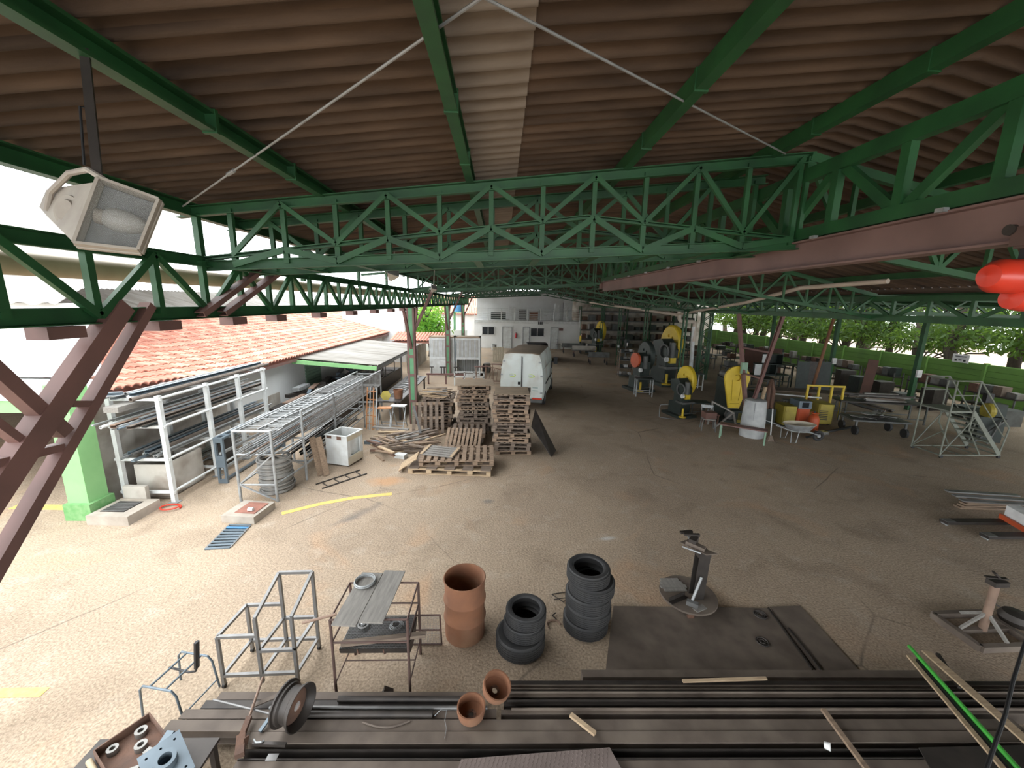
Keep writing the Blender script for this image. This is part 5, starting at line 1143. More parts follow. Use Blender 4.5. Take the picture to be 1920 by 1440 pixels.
h = stack(-.95, 14.0, 12, 'plywood topped stack by the van', 'pallets in the stack by the van', R(3))
o = B().box((0, 0, .01), (1.35, 1.15, .02)).build('plywood_sheet', 'plywood', None, (-.92, 14.0, h+.002), (0, 0, R(3))); tag(o, 'plywood sheet on the pallet stack in front of the van', 'plywood')
h2 = stack(-2.33, 14.5, 8, 'low stack at the green column', 'pallets in the stack against the green column', R(4))
dp = Drop()
for i in range(26):
    lx, ly = rnd(.6, 1.1), rnd(.06, .11); x = -2.36+rnd(-.2, .2); y = 14.45+rnd(-.45, .4); rz_ = rnd(-.6, .6); z = dp.put(x, y, lx, ly, .0225, rz_, h2-.002)
    o = B().box((0, 0, .011), (lx, ly, .022)).build('broken_board', random.choice(['wood_old', 'wood', 'wood_pale', 'wood_grey']), None, (x, y, z), (0, 0, rz_)); tag(o, 'broken pallet board heaped on the low stack by the green column', 'board', 'broken boards on the low stack')
# two long pallets at the front of the heap
def big(loc, rz, w, d, n, m, mb, label, tilt=0):
    t = pallet_proto(w, d, n, m, mb, .17); t.name = 'long_pallet'; t.location = loc; t.rotation_euler = (tilt, 0, rz); t['label'] = label
    for s in (-.5, .5): B().box((s*w*.5, -d/2+.05, .085), (.14, .10, .10)).build('block', mb, t)
    return t
big((-1.32, 10.55, 0), R(-4), 2.25, 1.05, 5, 'wood_old', 'wood_pale', 'long pale pallet at the bottom of the broken pallet heap')
big((-1.20, 10.75, .199), R(2), 2.05, 1.05, 11, 'wood', 'wood', 'long slatted pallet lying on the pale one in the heap', R(3))
t = thing('slat_panel', 'ribbed brown slat panel tilted on the broken pallet heap', 'panel', (-1.15, 11.80, .345), rot=(R(33), 0, R(-5)))
for i in range(9): B().box((-.52+i*.13, 0, 0), (.085, 1.0, .025)).build('slat', 'wood', t)
for y in (-.45, .45): B().box((0, y, -.03), (1.15, .09, .025)).build('batten', 'wood_old', t)
t = thing('slat_panel', 'whitish slatted panel lying on the front pallets', 'panel', (-1.70, 10.78, .392), rot=(R(3), 0, R(-14)))
for i in range(5): B().box((0, -.28+i*.14, 0), (1.0, .09, .022)).build('slat', 'wood_grey', t)
for x in (-.45, .45): B().box((x, 0, .022), (.08, .66, .022)).build('batten', 'wood_pale', t)
t = thing('slat_panel', 'small pale slatted panel at the corner of the front pallets', 'panel', (-2.52, 10.42, .235), rot=(0, R(-35), R(4)))
for i in range(5): B().box((0, -.22+i*.11, 0), (.6, .075, .022)).build('slat', 'wood_pale', t)
for x in (-.26, .26): B().box((x, 0, -.022), (.07, .52, .022)).build('batten', 'wood', t)
for k_ in range(3): place(random.choice([PA, PB]), (-1.10+.03*k_, 12.78, k_*.147), (0, 0, R(-4+3*k_)), 'weathered wooden pallet, %s of the low stack under the ribbed slat panel' % ('lowest', 'second from the bottom', 'topmost')[k_])
place(PB, (-2.55, 13.6, .52), (R(62), 0, R(8)), 'wooden pallet standing tilted against the green column')
dp = Drop(); KEEP = [(-1.32, 10.55, 2.4, 1.2, R(-4)), (-1.2, 10.75, 2.2, 1.2, R(2)), (-1.15, 11.85, 1.3, 1.1, R(-5)), (-1.1, 12.78, 1.25, 1.3, 0), (-2.55, 13.55, 1.25, .75, R(8)), (-2.15, 14.5, 1.3, 1.3, 0), (-2.52, 10.42, .75, .7, 0), (-3.3, 14.7, .4, .4, 0), (-3.8, 14.12, .7, .7, 0)]
KEEP.append((-4.45, 10.95, 1.2, 1.2, 0)); p_ = G(700, 832); KEEP.append((p_.x, p_.y, .62, .24, -.1)); p_ = G(752, 858); KEEP.append((p_.x, p_.y, .42, .3, -.3))
n_ = 0
while n_ < 64:
    lx, ly, lz = rnd(.5, 1.4), rnd(.05, .11), rnd(.02, .05); x = -2.6+rnd(-1.3, 1.0); y = 12.0+rnd(-.95, 1.15); rz_ = rnd(-.9, .9); Q_ = Drop.quad(x, y, lx, ly, rz_)
    if any(Drop.hit(Q_, Drop.quad(*k_)) for k_ in KEEP) or dp.top(x, y, lx, ly, rz_) > .30: continue
    z = dp.put(x, y, lx, ly, lz+.001, rz_); n_ += 1; m = random.choice(['wood_old', 'wood', 'wood_old', 'wood_pale', 'wood_grey', 'rust_dark'])
    o = B().box((0, 0, lz/2), (lx, ly, lz)).build('broken_board', m, None, (x, y, z), (0, 0, rz_)); tag(o, 'broken board lying loose in the pallet heap', 'board', 'loose boards in the pallet heap')
stick('grey_strip', 'grey steel strip leaning on the tilted pallet over the loose boards', 'strip', (-3.02, 13.42, 1.02), (-2.62, 12.55, .33), 'box', .07, .02, 'steel_grey')
o = B().box((0, 0, .05), (.55, .16, .10)).build('metal_tray', 'steel_blue', None, tuple(G(700, 832)), (0, 0, -.1)); tag(o, 'pale bluish metal trough on the floor beside the loose boards', 'trough')
o = B().box((0, 0, .06), (.32, .2, .12)).build('white_block', 'white_paint', None, tuple(G(752, 858)), (0, 0, -.3)); tag(o, 'small white block at the corner of the front pallets', 'block')
A = G(1036, 857); C_ = G(1000, 800)
c4 = [G(1033, 857, .0), G(1042, 845, .0)+V(.0, .0, 0), AY(1003, 768, 12.1), AY(996, 800, 11.6)]
t = thing('leaning_sheet', 'dark steel sheet leaning against the tall pallet stack', 'sheet', tuple(c4[0]))
q4 = [p_-c4[0] for p_ in c4]; nn = (q4[1]-q4[0]).cross(q4[3]-q4[0]).normalized()*.02
B().add([tuple(p_) for p_ in q4]+[tuple(p_+nn) for p_ in q4], [(3, 2, 1, 0), (4, 5, 6, 7), (0, 1, 5, 4), (1, 2, 6, 5), (2, 3, 7, 6), (3, 0, 4, 7)]).build('sheet', 'steel_dark', t)
# ------------------------------------------------------------------ van
vn = thing('cargo_van', 'dusty white high roof panel van with green swoosh logos on its rear doors', 'van', (.93, 17.05, 0), R(-12.5))
def sec(y, zb_, hw, zt_, top, k=1.0):
    return [(-hw*.97, y, zb_), (-hw, y, zb_+.35), (-hw, y, 1.15), (-hw*.965, y, 1.7*k), (-hw*.90, y, min(zt_-.22, 2.1*k)), (-top, y, zt_-.05), (-top*.6, y, zt_), (top*.6, y, zt_), (top, y, zt_-.05), (hw*.90, y, min(zt_-.22, 2.1*k)), (hw*.965, y, 1.7*k), (hw, y, 1.15), (hw, y, zb_+.35), (hw*.97, y, zb_)]
S_ = [sec(0, .42, .95, 2.46, .76), sec(.06, .38, .965, 2.5, .78), sec(3.6, .36, .965, 2.5, .78), sec(4.1, .36, .955, 2.38, .72), sec(4.75, .36, .93, 1.62, .80, .75), sec(5.35, .38, .88, 1.22, .78, .6), sec(5.5, .45, .80, 1.0, .7, .5)]
vs = [p_ for s_ in S_ for p_ in s_]; n = 14; fs = []; mi = []
for j in range(len(S_)-1):
    for i in range(n):
        k = (i+1) % n; fs.append((j*n+i, (j+1)*n+i, (j+1)*n+k, j*n+k)); mi.append(1 if i in (5, 6, 7) else (2 if i in (8, 9, 10, 11, 12) else 0))
fs += [tuple(range(n)), tuple(range((len(S_)-1)*n, len(S_)*n))[::-1]]; mi += [0, 0]
me = bpy.data.meshes.new('body'); me.from_pydata(vs, [], fs); me.update()
for m in ('van_white', 'van_dust', 'van_white'): me.materials.append(MATS[m])
me.polygons.foreach_set('material_index', mi); me.polygons.foreach_set('use_smooth', [True]*len(fs)); me.set_sharp_from_angle(angle=R(28)); link('body', me, vn)
for s in (-1, 1):
    d_ = B(); poly = [(s*.02, .55), (s*.86, .55), (s*.88, 1.2), (s*.82, 1.9), (s*.74, 2.30), (s*.02, 2.34)]
    d_.prism([(x, z) for x, z in poly], 0, .02, RX(math.pi/2) @ T(0, 0, 0))
    door = d_.build('rear_door', 'van_white', vn, (0, 0, 0))
    pn = B(); pn.prism([(s*.14, 1.22), (s*.72, 1.22), (s*.74, 1.28), (s*.70, 1.70), (s*.66, 1.76), (s*.14, 1.76)], .02, .032, RX(math.pi/2)); pn.build('panel', 'van_white', door)
    pn = B(); pn.prism([(s*.10, 1.88), (s*.68, 1.88), (s*.64, 2.20), (s*.10, 2.24)], .02, .03, RX(math.pi/2)); pn.build('panel', 'van_white', door)
    pn = B(); pn.prism([(s*.10, .62), (s*.82, .62), (s*.83, 1.12), (s*.10, 1.12)], .02, .028, RX(math.pi/2)); pn.build('panel', 'van_white', door)
    # swoosh logo: flattened crescent
    b = B(); cx = s*.42; ou = [(cx+.17*math.cos(a), 1.49+.075*math.sin(a)) for a in [R(-120)+R(260)*i/16 for i in range(17)]]; inn = [(cx-.03+.15*math.cos(a), 1.50+.05*math.sin(a)) for a in [R(-120)+R(260)*i/16 for i in range(17)]]
    for i in range(16): b.add([(ou[i][0], -.036, ou[i][1]), (ou[i+1][0], -.036, ou[i+1][1]), (inn[i+1][0], -.036, inn[i+1][1]), (inn[i][0], -.036, inn[i][1])], [(0, 1, 2, 3)])
    b.build('logo', 'logo', door); b = B(); b.bar((cx-.13, -.036, 1.47), (cx+.05, -.036, 1.49), .002, .012); b.bar((cx-.13, -.036, 1.51), (cx+.02, -.036, 1.52), .002, .012); b.build('logo_lettering', 'logo_grey', door)
    for z in (.75, 1.5, 2.1): B().box((s*.885-(.10*s if z > 2 else 0), -.025, z), (.10, .05, .06)).build('hinge', 'galv', door)
    B().box((s*.72, -.04, .46), (.42, .10, .12)).build('tail_light', 'red' if s > 0 else 'orange_red', vn)
B().box((0, -.02, 1.45), (.03, .05, 1.8)).build('door_seal', 'rubber', vn); B().tube((.03, -.05, 1.0), (.03, -.05, 2.3), .015, 8).build('lock_bar', 'steel_grey', vn)  # black strip marks the gap between the rear doors
B().box((-.1, -.04, 1.15), (.10, .05, .12)).build('handle', 'black', vn)
for z in (.98, .85): B().box((.62, -.035, z), (.24, .01, .035)).build('badge', 'logo_grey', vn)
B().box((0, -.06, .40), (1.9, .14, .14)).build('rear_bumper', 'machine_grey', vn)
for x in (-.86, .86):
    for y in (1.0, 4.35):
        w = B().lathe([(.0, -.1), (.19, -.1), (.30, -.11), (.33, -.07), (.33, .07), (.30, .11), (.19, .1), (0, .1)], 26, RY(math.pi/2)).build('wheel', 'rubber', vn, (x, y, .33), smooth=True); B().lathe([(0, .115), (.12, .115), (.18, .10)], 18, RY(math.pi/2)).build('hub_cap', 'galv', w)
for s in (-1, 1):
    B().box((s*1.13, 4.25, 1.62), (.20, .10, .36)).build('mirror', 'black', vn); B().box((s*1.02, 4.3, 1.55), (.18, .04, .05)).build('mirror_arm', 'black', vn)
    B().box((s*.985, 2.3, 1.02), (.02, 2.9, .06)).build('side_rail', 'black', vn); B().box((s*.975, 1.9, 1.78), (.02, 3.4, .03)).build('side_crease', 'van_white', vn)
    B().box((s*.955, 4.15, 1.5), (.02, .7, .45)).build('side_window', 'glass_dark', vn); B().box((s*.98, 3.2, 1.25), (.02, .04, .9)).build('door_seal', 'rubber', vn)  # black strip stands in for shade in the side door gap, no seal
# ------------------------------------------------------------------ louvred cabinets
for k, (x, lb) in enumerate(((-3.72, 'white louvred cabinet with closed lower panel behind the slim green column'), (-2.08, 'white louvred cabinet with an open dark lower bay'))):
    t = thing('louvred_cabinet', lb, 'cabinet', (x, 25.5, 0))
    w, h_ = 1.56, 2.46
    for s in (-1, 1): B().box((s*(w/2-.04), 0, h_/2), (.08, 1.1, h_)).build('side', 'white_paint', t)
    B().box((0, 0, h_-.03), (w, 1.16, .06)).build('top', 'van_dust', t); B().box((0, .52, h_/2), (w, .05, h_)).build('back', 'white_paint', t)
    for z in (.06, 1.10, h_-.12): B().box((0, -.52, z), (w, .08, .14)).build('rail', 'white_paint', t)
    for i in range(17): B().box((-w/2+.12+i*(w-.24)/16, -.52, 1.74), (.055, .05, 1.14)).build('slat', 'white_paint', t)
    B().box((0, -.44, 1.74), (w-.1, .02, 1.2)).build('screen', 'cream', t)
    if k == 0:
        B().box((0, -.52, .58), (w-.1, .04, .92)).build('panel', 'white_paint', t)
        for i in range(12): B().box((-.55+i*.10, -.55, .45), (.03, .02, .55)).build('slat', 'white_paint', t)
    else:
        for i in range(10): B().box((-.4+i*.11, -.34, .60), (.03, .03, .85)).build('bar', 'machine_grey', t)
    if k == 1: B().box((-w/2-.02, -.58, 1.55), (.05, .06, 1.3)).build('cable', 'steel_blue', t)
# trestles, T fittings, low frame and bits in front of the cabinets
for i, x in enumerate((-3.9, -3.35, -3.2, -2.55, -2.4)):
    t = thing('tee_fitting', 'small dark steel tee standing on the rail by the cabinets', 'fitting', (x, 22.2, .62), group='steel tees on the rail by the cabinets')
    B().box((0, 0, .17), (.06, .05, .34)).build('stem', 'steel_dark', t); B().box((0, 0, .36), (.22, .08, .05)).build('head', 'steel_dark', t)
t = thing('tee_rail', 'low brown rail carrying the steel tees', 'rail', (-3.1, 22.2, 0)); B().box((0, 0, .57), (2.2, .12, .10)).build('beam', 'oxide', t)
for x in (-1, 0, 1): B().box((x, 0, .26), (.08, .08, .52)).build('leg', 'oxide', t)
t = thing('welded_trestle', 'white low welded frame in front of the open cabinet', 'frame', (-1.75, 21.8, 0))
for z in (.5, .78): B().box((0, 0, z), (1.7, .06, .07)).build('rail', 'white_paint', t)
for x in (-.82, -.27, .27, .82): B().box((x, 0, .40), (.07, .06, .80)).build('post', 'white_paint', t)
for px, py, a, lb in ((902, 728, .3, 'tall brown trestle between the open cabinet and the leaning trellis'), (932, 722, -.2, 'tall brown trestle right beside the van')): trestle(lb, tuple(G(px, py)), a, 'rust_tube', 'oxide', .7, 1.2)
t = trestle
tr = thing('tilted_trellis', 'brown welded trellis leaning beside the van', 'trellis', (-.9, 23.3, .025), R(-12))
for a, b_ in (((0, 0, .9), (1.6, 0, .55)), ((0, 0, .0), (1.6, 0, 0)), ((0, 0, 0), (0, 0, .9)), ((1.6, 0, 0), (1.6, 0, .55))): B().bar(a, b_, .05, .05).build('frame_bar', 'rust_tube', tr)
for i in range(6): B().bar((.2+i*.24, 0, 0), (.35+i*.2, 0, .82-.2*(.35+i*.2)), .035, .035).build('strut', 'rust_tube', tr)
t = thing('upright_pallet', 'cream wooden pallet standing on edge near the offices', 'pallet', (-.2, 31.0, 0), R(10))
for i in range(5): B().box((-.35+i*.18, 0, .6), (.15, .03, 1.2)).build('board', 'cream', t)
for z in (.1, .6, 1.1): B().box((0, .05, z), (.9, .08, .08)).build('batten', 'cream', t)
big((1.3, 31.5, 0), R(5), 1.6, 1.0, 7, 'cream', 'cream', 'cream wooden pallet lying beside the upright one')
cr = thing('parked_car', 'dark parked car mostly hidden behind the van', 'car', (3.0, 33.0, 0))
B().lathe([(0, 0)], 3) if False else None
vs = []
for y, zz in ((0, [.5, .9]), (.0, [])): pass
b = B(); b.prism([(-2.0, .35), (2.0, .35), (2.05, .8), (1.2, .92), (.7, 1.38), (-.9, 1.42), (-1.6, .98), (-2.05, .85)], -.82, .82, RZ(math.pi/2) @ RX(math.pi/2)); b.build('body', 'black', cr)
b = B(); b.prism([(1.1, .95), (.66, 1.33), (-.85, 1.36), (-1.45, .99)], -.83, .83, RZ(math.pi/2) @ RX(math.pi/2)); b.build('window', 'glass_dark', cr)
for x in (-.75, .75):
    for y in (-1.25, 1.25): B().tube((x-.1, y, .31), (x+.1, y, .31), .31, 20).build('wheel', 'rubber', cr)
o = B().lathe([(0, 0), (.22, 0), (.27, .55), (.25, .55), (.2, .02), (0, .02)], 18).build('waste_bin', 'galv', None, tuple(G(926, 656)), smooth=True); tag(o, 'grey round waste bin in front of the office window', 'bin')
t = thing('office_stool', 'thin metal stool beside the last office door', 'stool', tuple(G(1046, 656)))
for a, b_ in ((-.2, -.2), (.2, -.2), (.2, .2), (-.2, .2)): B().tube((a, b_, 0), (a, b_, .6), .02, 6).build('leg', 'steel_grey', t)
B().box((0, 0, .61), (.45, .45, .03)).build('seat', 'steel_grey', t)
o = B().lathe([(0, 0), (.2, .0), (.26, .3), (.2, .62), (0, .66)], 16).build('gas_bottle', 'wood_grey', None, (-.9, 26.3, 0), smooth=True); tag(o, 'grey squat bottle beside the open cabinet', 'bottle')
o = B().lathe([(0, 0), (.1, .0), (.1, .55), (.04, .62), (.04, .7), (0, .7)], 12).build('small_cylinder', 'black', None, (-1.1, 25.6, 0), smooth=True); tag(o, 'small black cylinder beside the open cabinet', 'cylinder')
# ================================================================== RIGHT BAY: machines, benches, platform
random.seed(21)
# concrete filled drum at the foot of the oxide column
t = thing('concrete_drum', 'tall pale grey concrete drum around the foot of the oxide column', 'drum', (9.2, 13.55, 0))
B().lathe([(0, 0), (.40, 0), (.39, .45), (.37, .9), (.34, 1.34), (.30, 1.36), (0, 1.36)], 30).build('shell', 'concrete_pale' if 'concrete_pale' in MATS else 'galv', t, smooth=True)
B().path([(.36*math.cos(a), .36*math.sin(a), 1.30) for a in (i*.4 for i in range(9))], .015, 6).build('wire_band', 'galv', t); B().box((-.20, -.30, .7), (.03, .03, 1.2)).build('seam', 'galv', t)
# broom
o = thing('broom', 'broom with a white handle leaning on the concrete drum', 'broom', (9.52, 12.98, 0))
B().tube((0, 0, .12), (.0, .10, 1.15), .018, 8).build('handle', 'white_paint', o); B().add([(-.12, -.05, 0), (.12, -.05, 0), (.12, .05, 0), (-.12, .05, 0), (-.03, -.02, .22), (.03, -.02, .22), (.03, .03, .22), (-.03, .03, .22)], [(3, 2, 1, 0), (4, 5, 6, 7), (0, 1, 5, 4), (1, 2, 6, 5), (2, 3, 7, 6), (3, 0, 4, 7)]).build('bristles', 'wood_old', o)
def teardrop(R0, L, n=28):
    pts = [(R0*math.cos(a), R0*math.sin(a)) for a in [R(-20)+R(220)*i/n for i in range(n+1)]]
    return pts+[(-.20, -L), (.20, -L)]
# big press with the teardrop guard
t = thing('power_press', 'eccentric press with a big yellow teardrop belt guard', 'press', (9.15, 15.3, 0), R(-4))
B().prism(teardrop(.47, 1.18), 0, .10, T(0, -.55, 1.92) @ RX(math.pi/2)).build('belt_guard', 'yellow', t)
gp = t.children[-1]
N_ = 20; ct = B()
for s in (-.16, .16): ct.box((s, -.65, 1.45), (.018, .14, .80), T(s, 0, 1.5) @ RY(s*.35) @ T(-s, 0, -1.5))
ct.box((0, -.65, .93), (.36, .10, .014))
AN = [R(-140)+R(280)*i/N_ for i in range(N_+1)]; ct.prism([(.135*math.cos(a), .135*math.sin(a)) for a in AN]+[(-.025+.10*math.cos(a), .10*math.sin(a)) for a in AN[::-1]], .02, .20, T(0, -.55, 1.95) @ RX(math.pi/2))
cut(gp, ct)
B().box((.1, .15, .9), (.55, .9, 1.8)).build('frame', 'machine', t); B().box((.1, .05, .12), (.9, 1.3, .24)).build('base', 'machine', t); B().tube((.05, -.45, 1.9), (.05, .6, 1.9), .16, 18).build('shaft', 'machine_grey', t)
B().box((.1, -.5, .45), (.5, .3, .35)).build('motor', 'machine', t); B().tube((-.1, -.66, .45), (-.1, -.5, .45), .17, 18).build('pulley', 'machine_grey', t); B().box((.35, -.55, .35), (.28, .2, .4)).build('lower_guard', 'yellow_dull', t)
B().box((.52, -.5, 1.95), (.05, .05, .22)).build('label_plate', 'paper', t)
# press with the thick yellow flywheel
def fly_press(label, loc, rz, s=1.0, guard='yellow', red=False):
    t = thing('power_press', label, 'press', loc, rz); t.scale = (s, s, s)
    gd = B().lathe([(0, -.11), (.50, -.11), (.54, -.07), (.54, .07), (.50, .11), (0, .11)], 34, RY(math.pi/2)).build('flywheel_guard', guard, t, (.46, .30, 1.36), smooth=True); gd.scale = (1, .95, 1.15)
    ct = B()
    for a, c_ in ((-.16, .16), (.05, .22)): ct.tube((-.05, a, c_), (-.2, a, c_), .05, 12)
    ct.box((-.12, -.05, .06), (.12, .75, .02)); cut(gd, ct)
    B().prism([(-.35, 0), (.40, 0), (.40, .55), (.12, .62), (.12, .95), (.35, 1.05), (.40, 1.45), (-.05, 1.55), (-.38, 1.2)], -.22, .22, RZ(math.pi/2) @ RX(math.pi/2)).build('frame', 'machine', t)
    B().box((0, -.30, .62), (.55, .45, .08)).build('table', 'machine_grey', t); B().tube((-.02, -.38, .95), (-.02, -.38, 1.45), .10, 14).build('ram', 'machine_grey', t); B().box((-.02, -.38, .86), (.22, .2, .18)).build('die', 'yellow' if guard == 'yellow' else 'machine', t)
    if red: B().tube((-.30, -.05, 1.25), (-.20, -.05, 1.25), .30, 20).build('side_wheel', 'orange_red', t)
    else: B().ring((-.26, -.30, 1.15), .22, .03, 20, 6, axis='x').build('side_wheel', 'machine_grey', t)
    B().tube((-.30, -.45, .9), (-.22, -.45, .9), .08, 12).build('knob', 'paper', t)
    B().box((0, 0, .05), (.85, 1.1, .10)).build('base', 'machine', t); B().tube((-.4, -.5, .2), (.4, -.5, .2), .025, 8).build('pedal_bar', 'machine_grey', t); B().lathe([(0, 0), (.14, 0), (.14, .03), (.04, .05), (.04, .35), (0, .35)], 14).build('treadle', 'yellow', t, (-.32, -.62, .1))
    return t
fly_press('black press with a thick yellow flywheel guard and stand', tuple(G(1272, 778)), R(14), 1.05)
fly_press('black press with an orange side wheel behind the slim column', tuple(G(1205, 742)+V(.25, 1.45, 0)), R(14), 1.35, 'machine', True)
fly_press('tall dark press with a large yellow disc guard behind the slim column', tuple(G(1240, 722)+V(.25, .5, 0)), R(14), 1.75, 'yellow')
fly_press('distant press with small yellow guards by the storage racks', tuple(G(1116, 668)+V(.5, 2.1, 0)), R(15), 1.55, 'yellow')
t = thing('belt_guard_stand', 'small yellow guard on a post beside the distant press', 'guard', tuple(G(1116, 668)+V(-.75, 3.4, 0)))
B().lathe([(0, -.06), (.3, -.06), (.32, 0), (.3, .06), (0, .06)], 20, RY(math.pi/2)).build('guard', 'yellow', t, (0, 0, 1.3)); B().box((0, 0, .5), (.12, .12, 1.0)).build('post', 'machine', t)
def table(name, label, loc, rz, w, d, h, top, leg, cat='table', th=.05, brace=True):
    t = thing(name, label, cat, loc, rz)
    B().box((0, 0, h-th/2), (w, d, th)).build('top', top, t)
    for x in (-1, 1):
        for y in (-1, 1): B().box((x*(w/2-.05), y*(d/2-.05), (h-th)/2), (.05, .05, h-th)).build('leg', leg, t)
    if brace:
        for y in (-1, 1): B().box((0, y*(d/2-.05), h*.25), (w-.1, .035, .035)).build('stretcher', leg, t)
    return t
table('press_table', 'black steel table with pale legs in front of the orange wheel press', tuple(G(1205, 742)), R(-8), .9, .6, .95, 'machine', 'galv')
table('press_table', 'dark steel table with white frame legs beside the tall yellow disc press', tuple(G(1262, 716)+V(.1, -2.1, 0)), R(-5), 1.1, .7, .95, 'machine', 'white_paint')
table('low_stand', 'low dark stand with open frame beside the yellow flywheel press', tuple(G(1272, 778)+V(.98, .28, 0)), R(-6), .8, .55, .55, 'machine', 'machine_grey')
t = thing('pedal_frame', 'bent grey tube pedal frame in front of the yellow flywheel press', 'frame', tuple(G(1272, 778)+V(-.75, -.55, 0)), R(-14))
B().path([(0, -.1, .62), (-.28, -.12, .60), (-.32, -.12, .55), (-.32, -.12, .12), (-.28, -.12, .06), (.3, -.1, .02)], .02, 8).build('tube', 'steel_grey', t, smooth=True)
t = thing('tripod_foot', 'grey three legged foot below the low stand', 'tripod', tuple(G(1272, 778)+V(.95, -.62, 0)))
for a in (0, 2.1, 4.2): B().bar((0, 0, .4), (.28*math.cos(a), .28*math.sin(a), .02), .04, .04).build('leg', 'galv', t)
# small parts shelf
t = thing('parts_shelf', 'narrow metal parts shelf with a crate on top in the machine row', 'shelf', tuple(G(1170, 706)), R(-8))
for z in (.12, .62, 1.12, 1.62): B().box((0, 0, z), (.85, .8, .04)).build('shelf', 'machine_grey', t)
for x in (-.42, .42):
    for y in (-.38, .38): B().box((x, y, .9), (.05, .05, 1.8)).build('post', 'rust_tube', t)
pl = V(t.location)
for i in range(12):
    o = B().box((0, 0, .09), (rnd(.14, .24), rnd(.2, .3), rnd(.12, .2))).build('small_part', random.choice(['machine', 'scrap', 'rust_dark', 'white_paint']), None, tuple(pl+V(-.28+.28*(i % 3), rnd(-.15, .15), .15+.5*(i // 3)))); tag(o, 'small machine part on the narrow parts shelf', 'machine part', 'parts on the narrow parts shelf')
# hand carts and benches far back
for px, py, lb, w in ((1072, 662, 'flat grey hand cart in front of the storage racks', 2.0), (1093, 668, 'pale sided hand cart next to the flat grey one', 2.1), (1120, 682, 'dark workbench between the slim columns', 1.6)):
    t = thing('hand_cart', lb, 'cart', tuple(G(px, py)), R(-6)); B().box((0, 0, .62), (w, 1.2, .08)).build('deck', 'machine_grey', t); B().box((0, -.58, .82), (w, .05, .36)).build('side', 'wall_dirty' if 'pale' in lb else 'machine_grey', t)
    for x in (-w*.4, w*.4):
        for y in (-.5, .5): B().tube((x-.04, y, .15), (x+.04, y, .15), .15, 14).build('wheel', 'rubber', t); B().box((x, y, .43), (.06, .06, .32)).build('leg', 'oxide', t)
# storage racks along the back
t0 = None
for k in range(5):
    t = thing('storage_rack', 'tall dark pallet rack against the dim back wall', 'rack', (9.9+k*2.55, 43.6, 0), group='storage racks against the back wall')
    for x in (-1.25, 1.25):
        for y in (-.5, .5): B().box((x, y, 2.2), (.09, .09, 4.4)).build('post', 'green', t)
    for z in (.9, 1.9, 2.9, 3.9):
        B().box((0, 0, z), (2.5, 1.1, .05)).build('shelf', 'steel_dark', t)
        for y in (-.5, .5): B().box((0, y, z-.05), (2.5, .06, .12)).build('beam', 'machine_grey', t)
    for z in (.0, .93, 1.93, 2.93):
        for i in range(3):
            h_ = rnd(.25, .6); o = B().box((0, 0, h_/2), (rnd(.4, .7), .7, h_)).build('stored_box', random.choice(['machine', 'steel_dark', 'wood_old', 'machine_grey', 'rust_dark']), None, (9.9+k*2.55-.8+i*.8, 43.6, z)); tag(o, 'dark box stored on the pallet rack', 'box', 'boxes on the storage racks')
table('long_workbench', 'dark long workbench between the machines and the racks', (14.5, 33, 0), 0, 5.0, 1.0, .95, 'steel_dark', 'machine', 'workbench')
for i, (x, y, h_, lb) in enumerate(((11.6, 28.5, 1.7, 'dark pillar drill behind the tall yellow press'), (10.6, 33.0, 1.6, 'dark pillar drill beside the hand carts'))):
    t = thing('pillar_drill', lb, 'drill', (x, y, 0)); B().box((0, 0, .06), (.5, .6, .12)).build('base', 'machine', t); B().tube((0, .1, .1), (0, .1, h_), .07, 12).build('column', 'machine_grey', t); B().bar((0, .25, h_), (0, -.3, h_+.08), .24, .3).build('head', 'machine', t); B().tube((0, -.22, h_-.35), (0, -.22, h_), .04, 8).build('spindle', 'chrome', t); B().box((0, -.1, .9), (.4, .4, .06)).build('table', 'machine_grey', t)
# seats and benches in front
t = thing('folding_chair', 'grey metal chair with a reddish box on it', 'chair', tuple(G(1326, 806)), R(-20))
for x in (-.2, .2):
    for y in (-.2, .2): B().bar((x*1.2, y*1.2, 0), (x, y, .45), .03, .03).build('leg', 'steel_grey', t)
B().box((0, 0, .46), (.44, .44, .03)).build('seat', 'wood_grey', t)
for x in (-.2, .2): B().bar((x, .2, .46), (x-.05, .34, .88), .03, .03).build('back_post', 'steel_grey', t)
B().box((-.04, .33, .84), (.42, .03, .12)).build('back_rest', 'galv', t)
o = B().box((0, 0, .12), (.42, .36, .24)).build('red_box', 'brown_sheet', None, (7.90, 14.18, .475)); tag(o, 'reddish brown box on the grey metal chair', 'box')
t = thing('tilted_trestle', 'tilted wooden trestle resting against the grey chair', 'trestle', tuple(G(1348, 800)+V(0, -.2, .02)), R(-30))
B().bar((-.45, 0, 1.0), (.35, .1, .62), .14, .05).build('top', 'wood_grey', t)
for a, b_ in (((-.42, 0, .98), (-.5, .2, 0)), ((.32, .1, .62), (-.28, -.25, 0)), ((.32, .15, .62), (.5, .3, 0))): B().bar(a, b_, .05, .05).build('leg', 'wood_grey', t)
table('wooden_bench', 'reddish brown bench with green legs in front of the concrete drum', tuple(G(1390, 826)), R(-36), 1.45, .34, .52, 'oxide', 'shutter_green', 'bench', .04, False)
table('low_table', 'low reddish table behind the green legged bench', (8.45, 15.05, 0), R(-8), .55, .45, .42, 'brown_sheet', 'rust_dark')
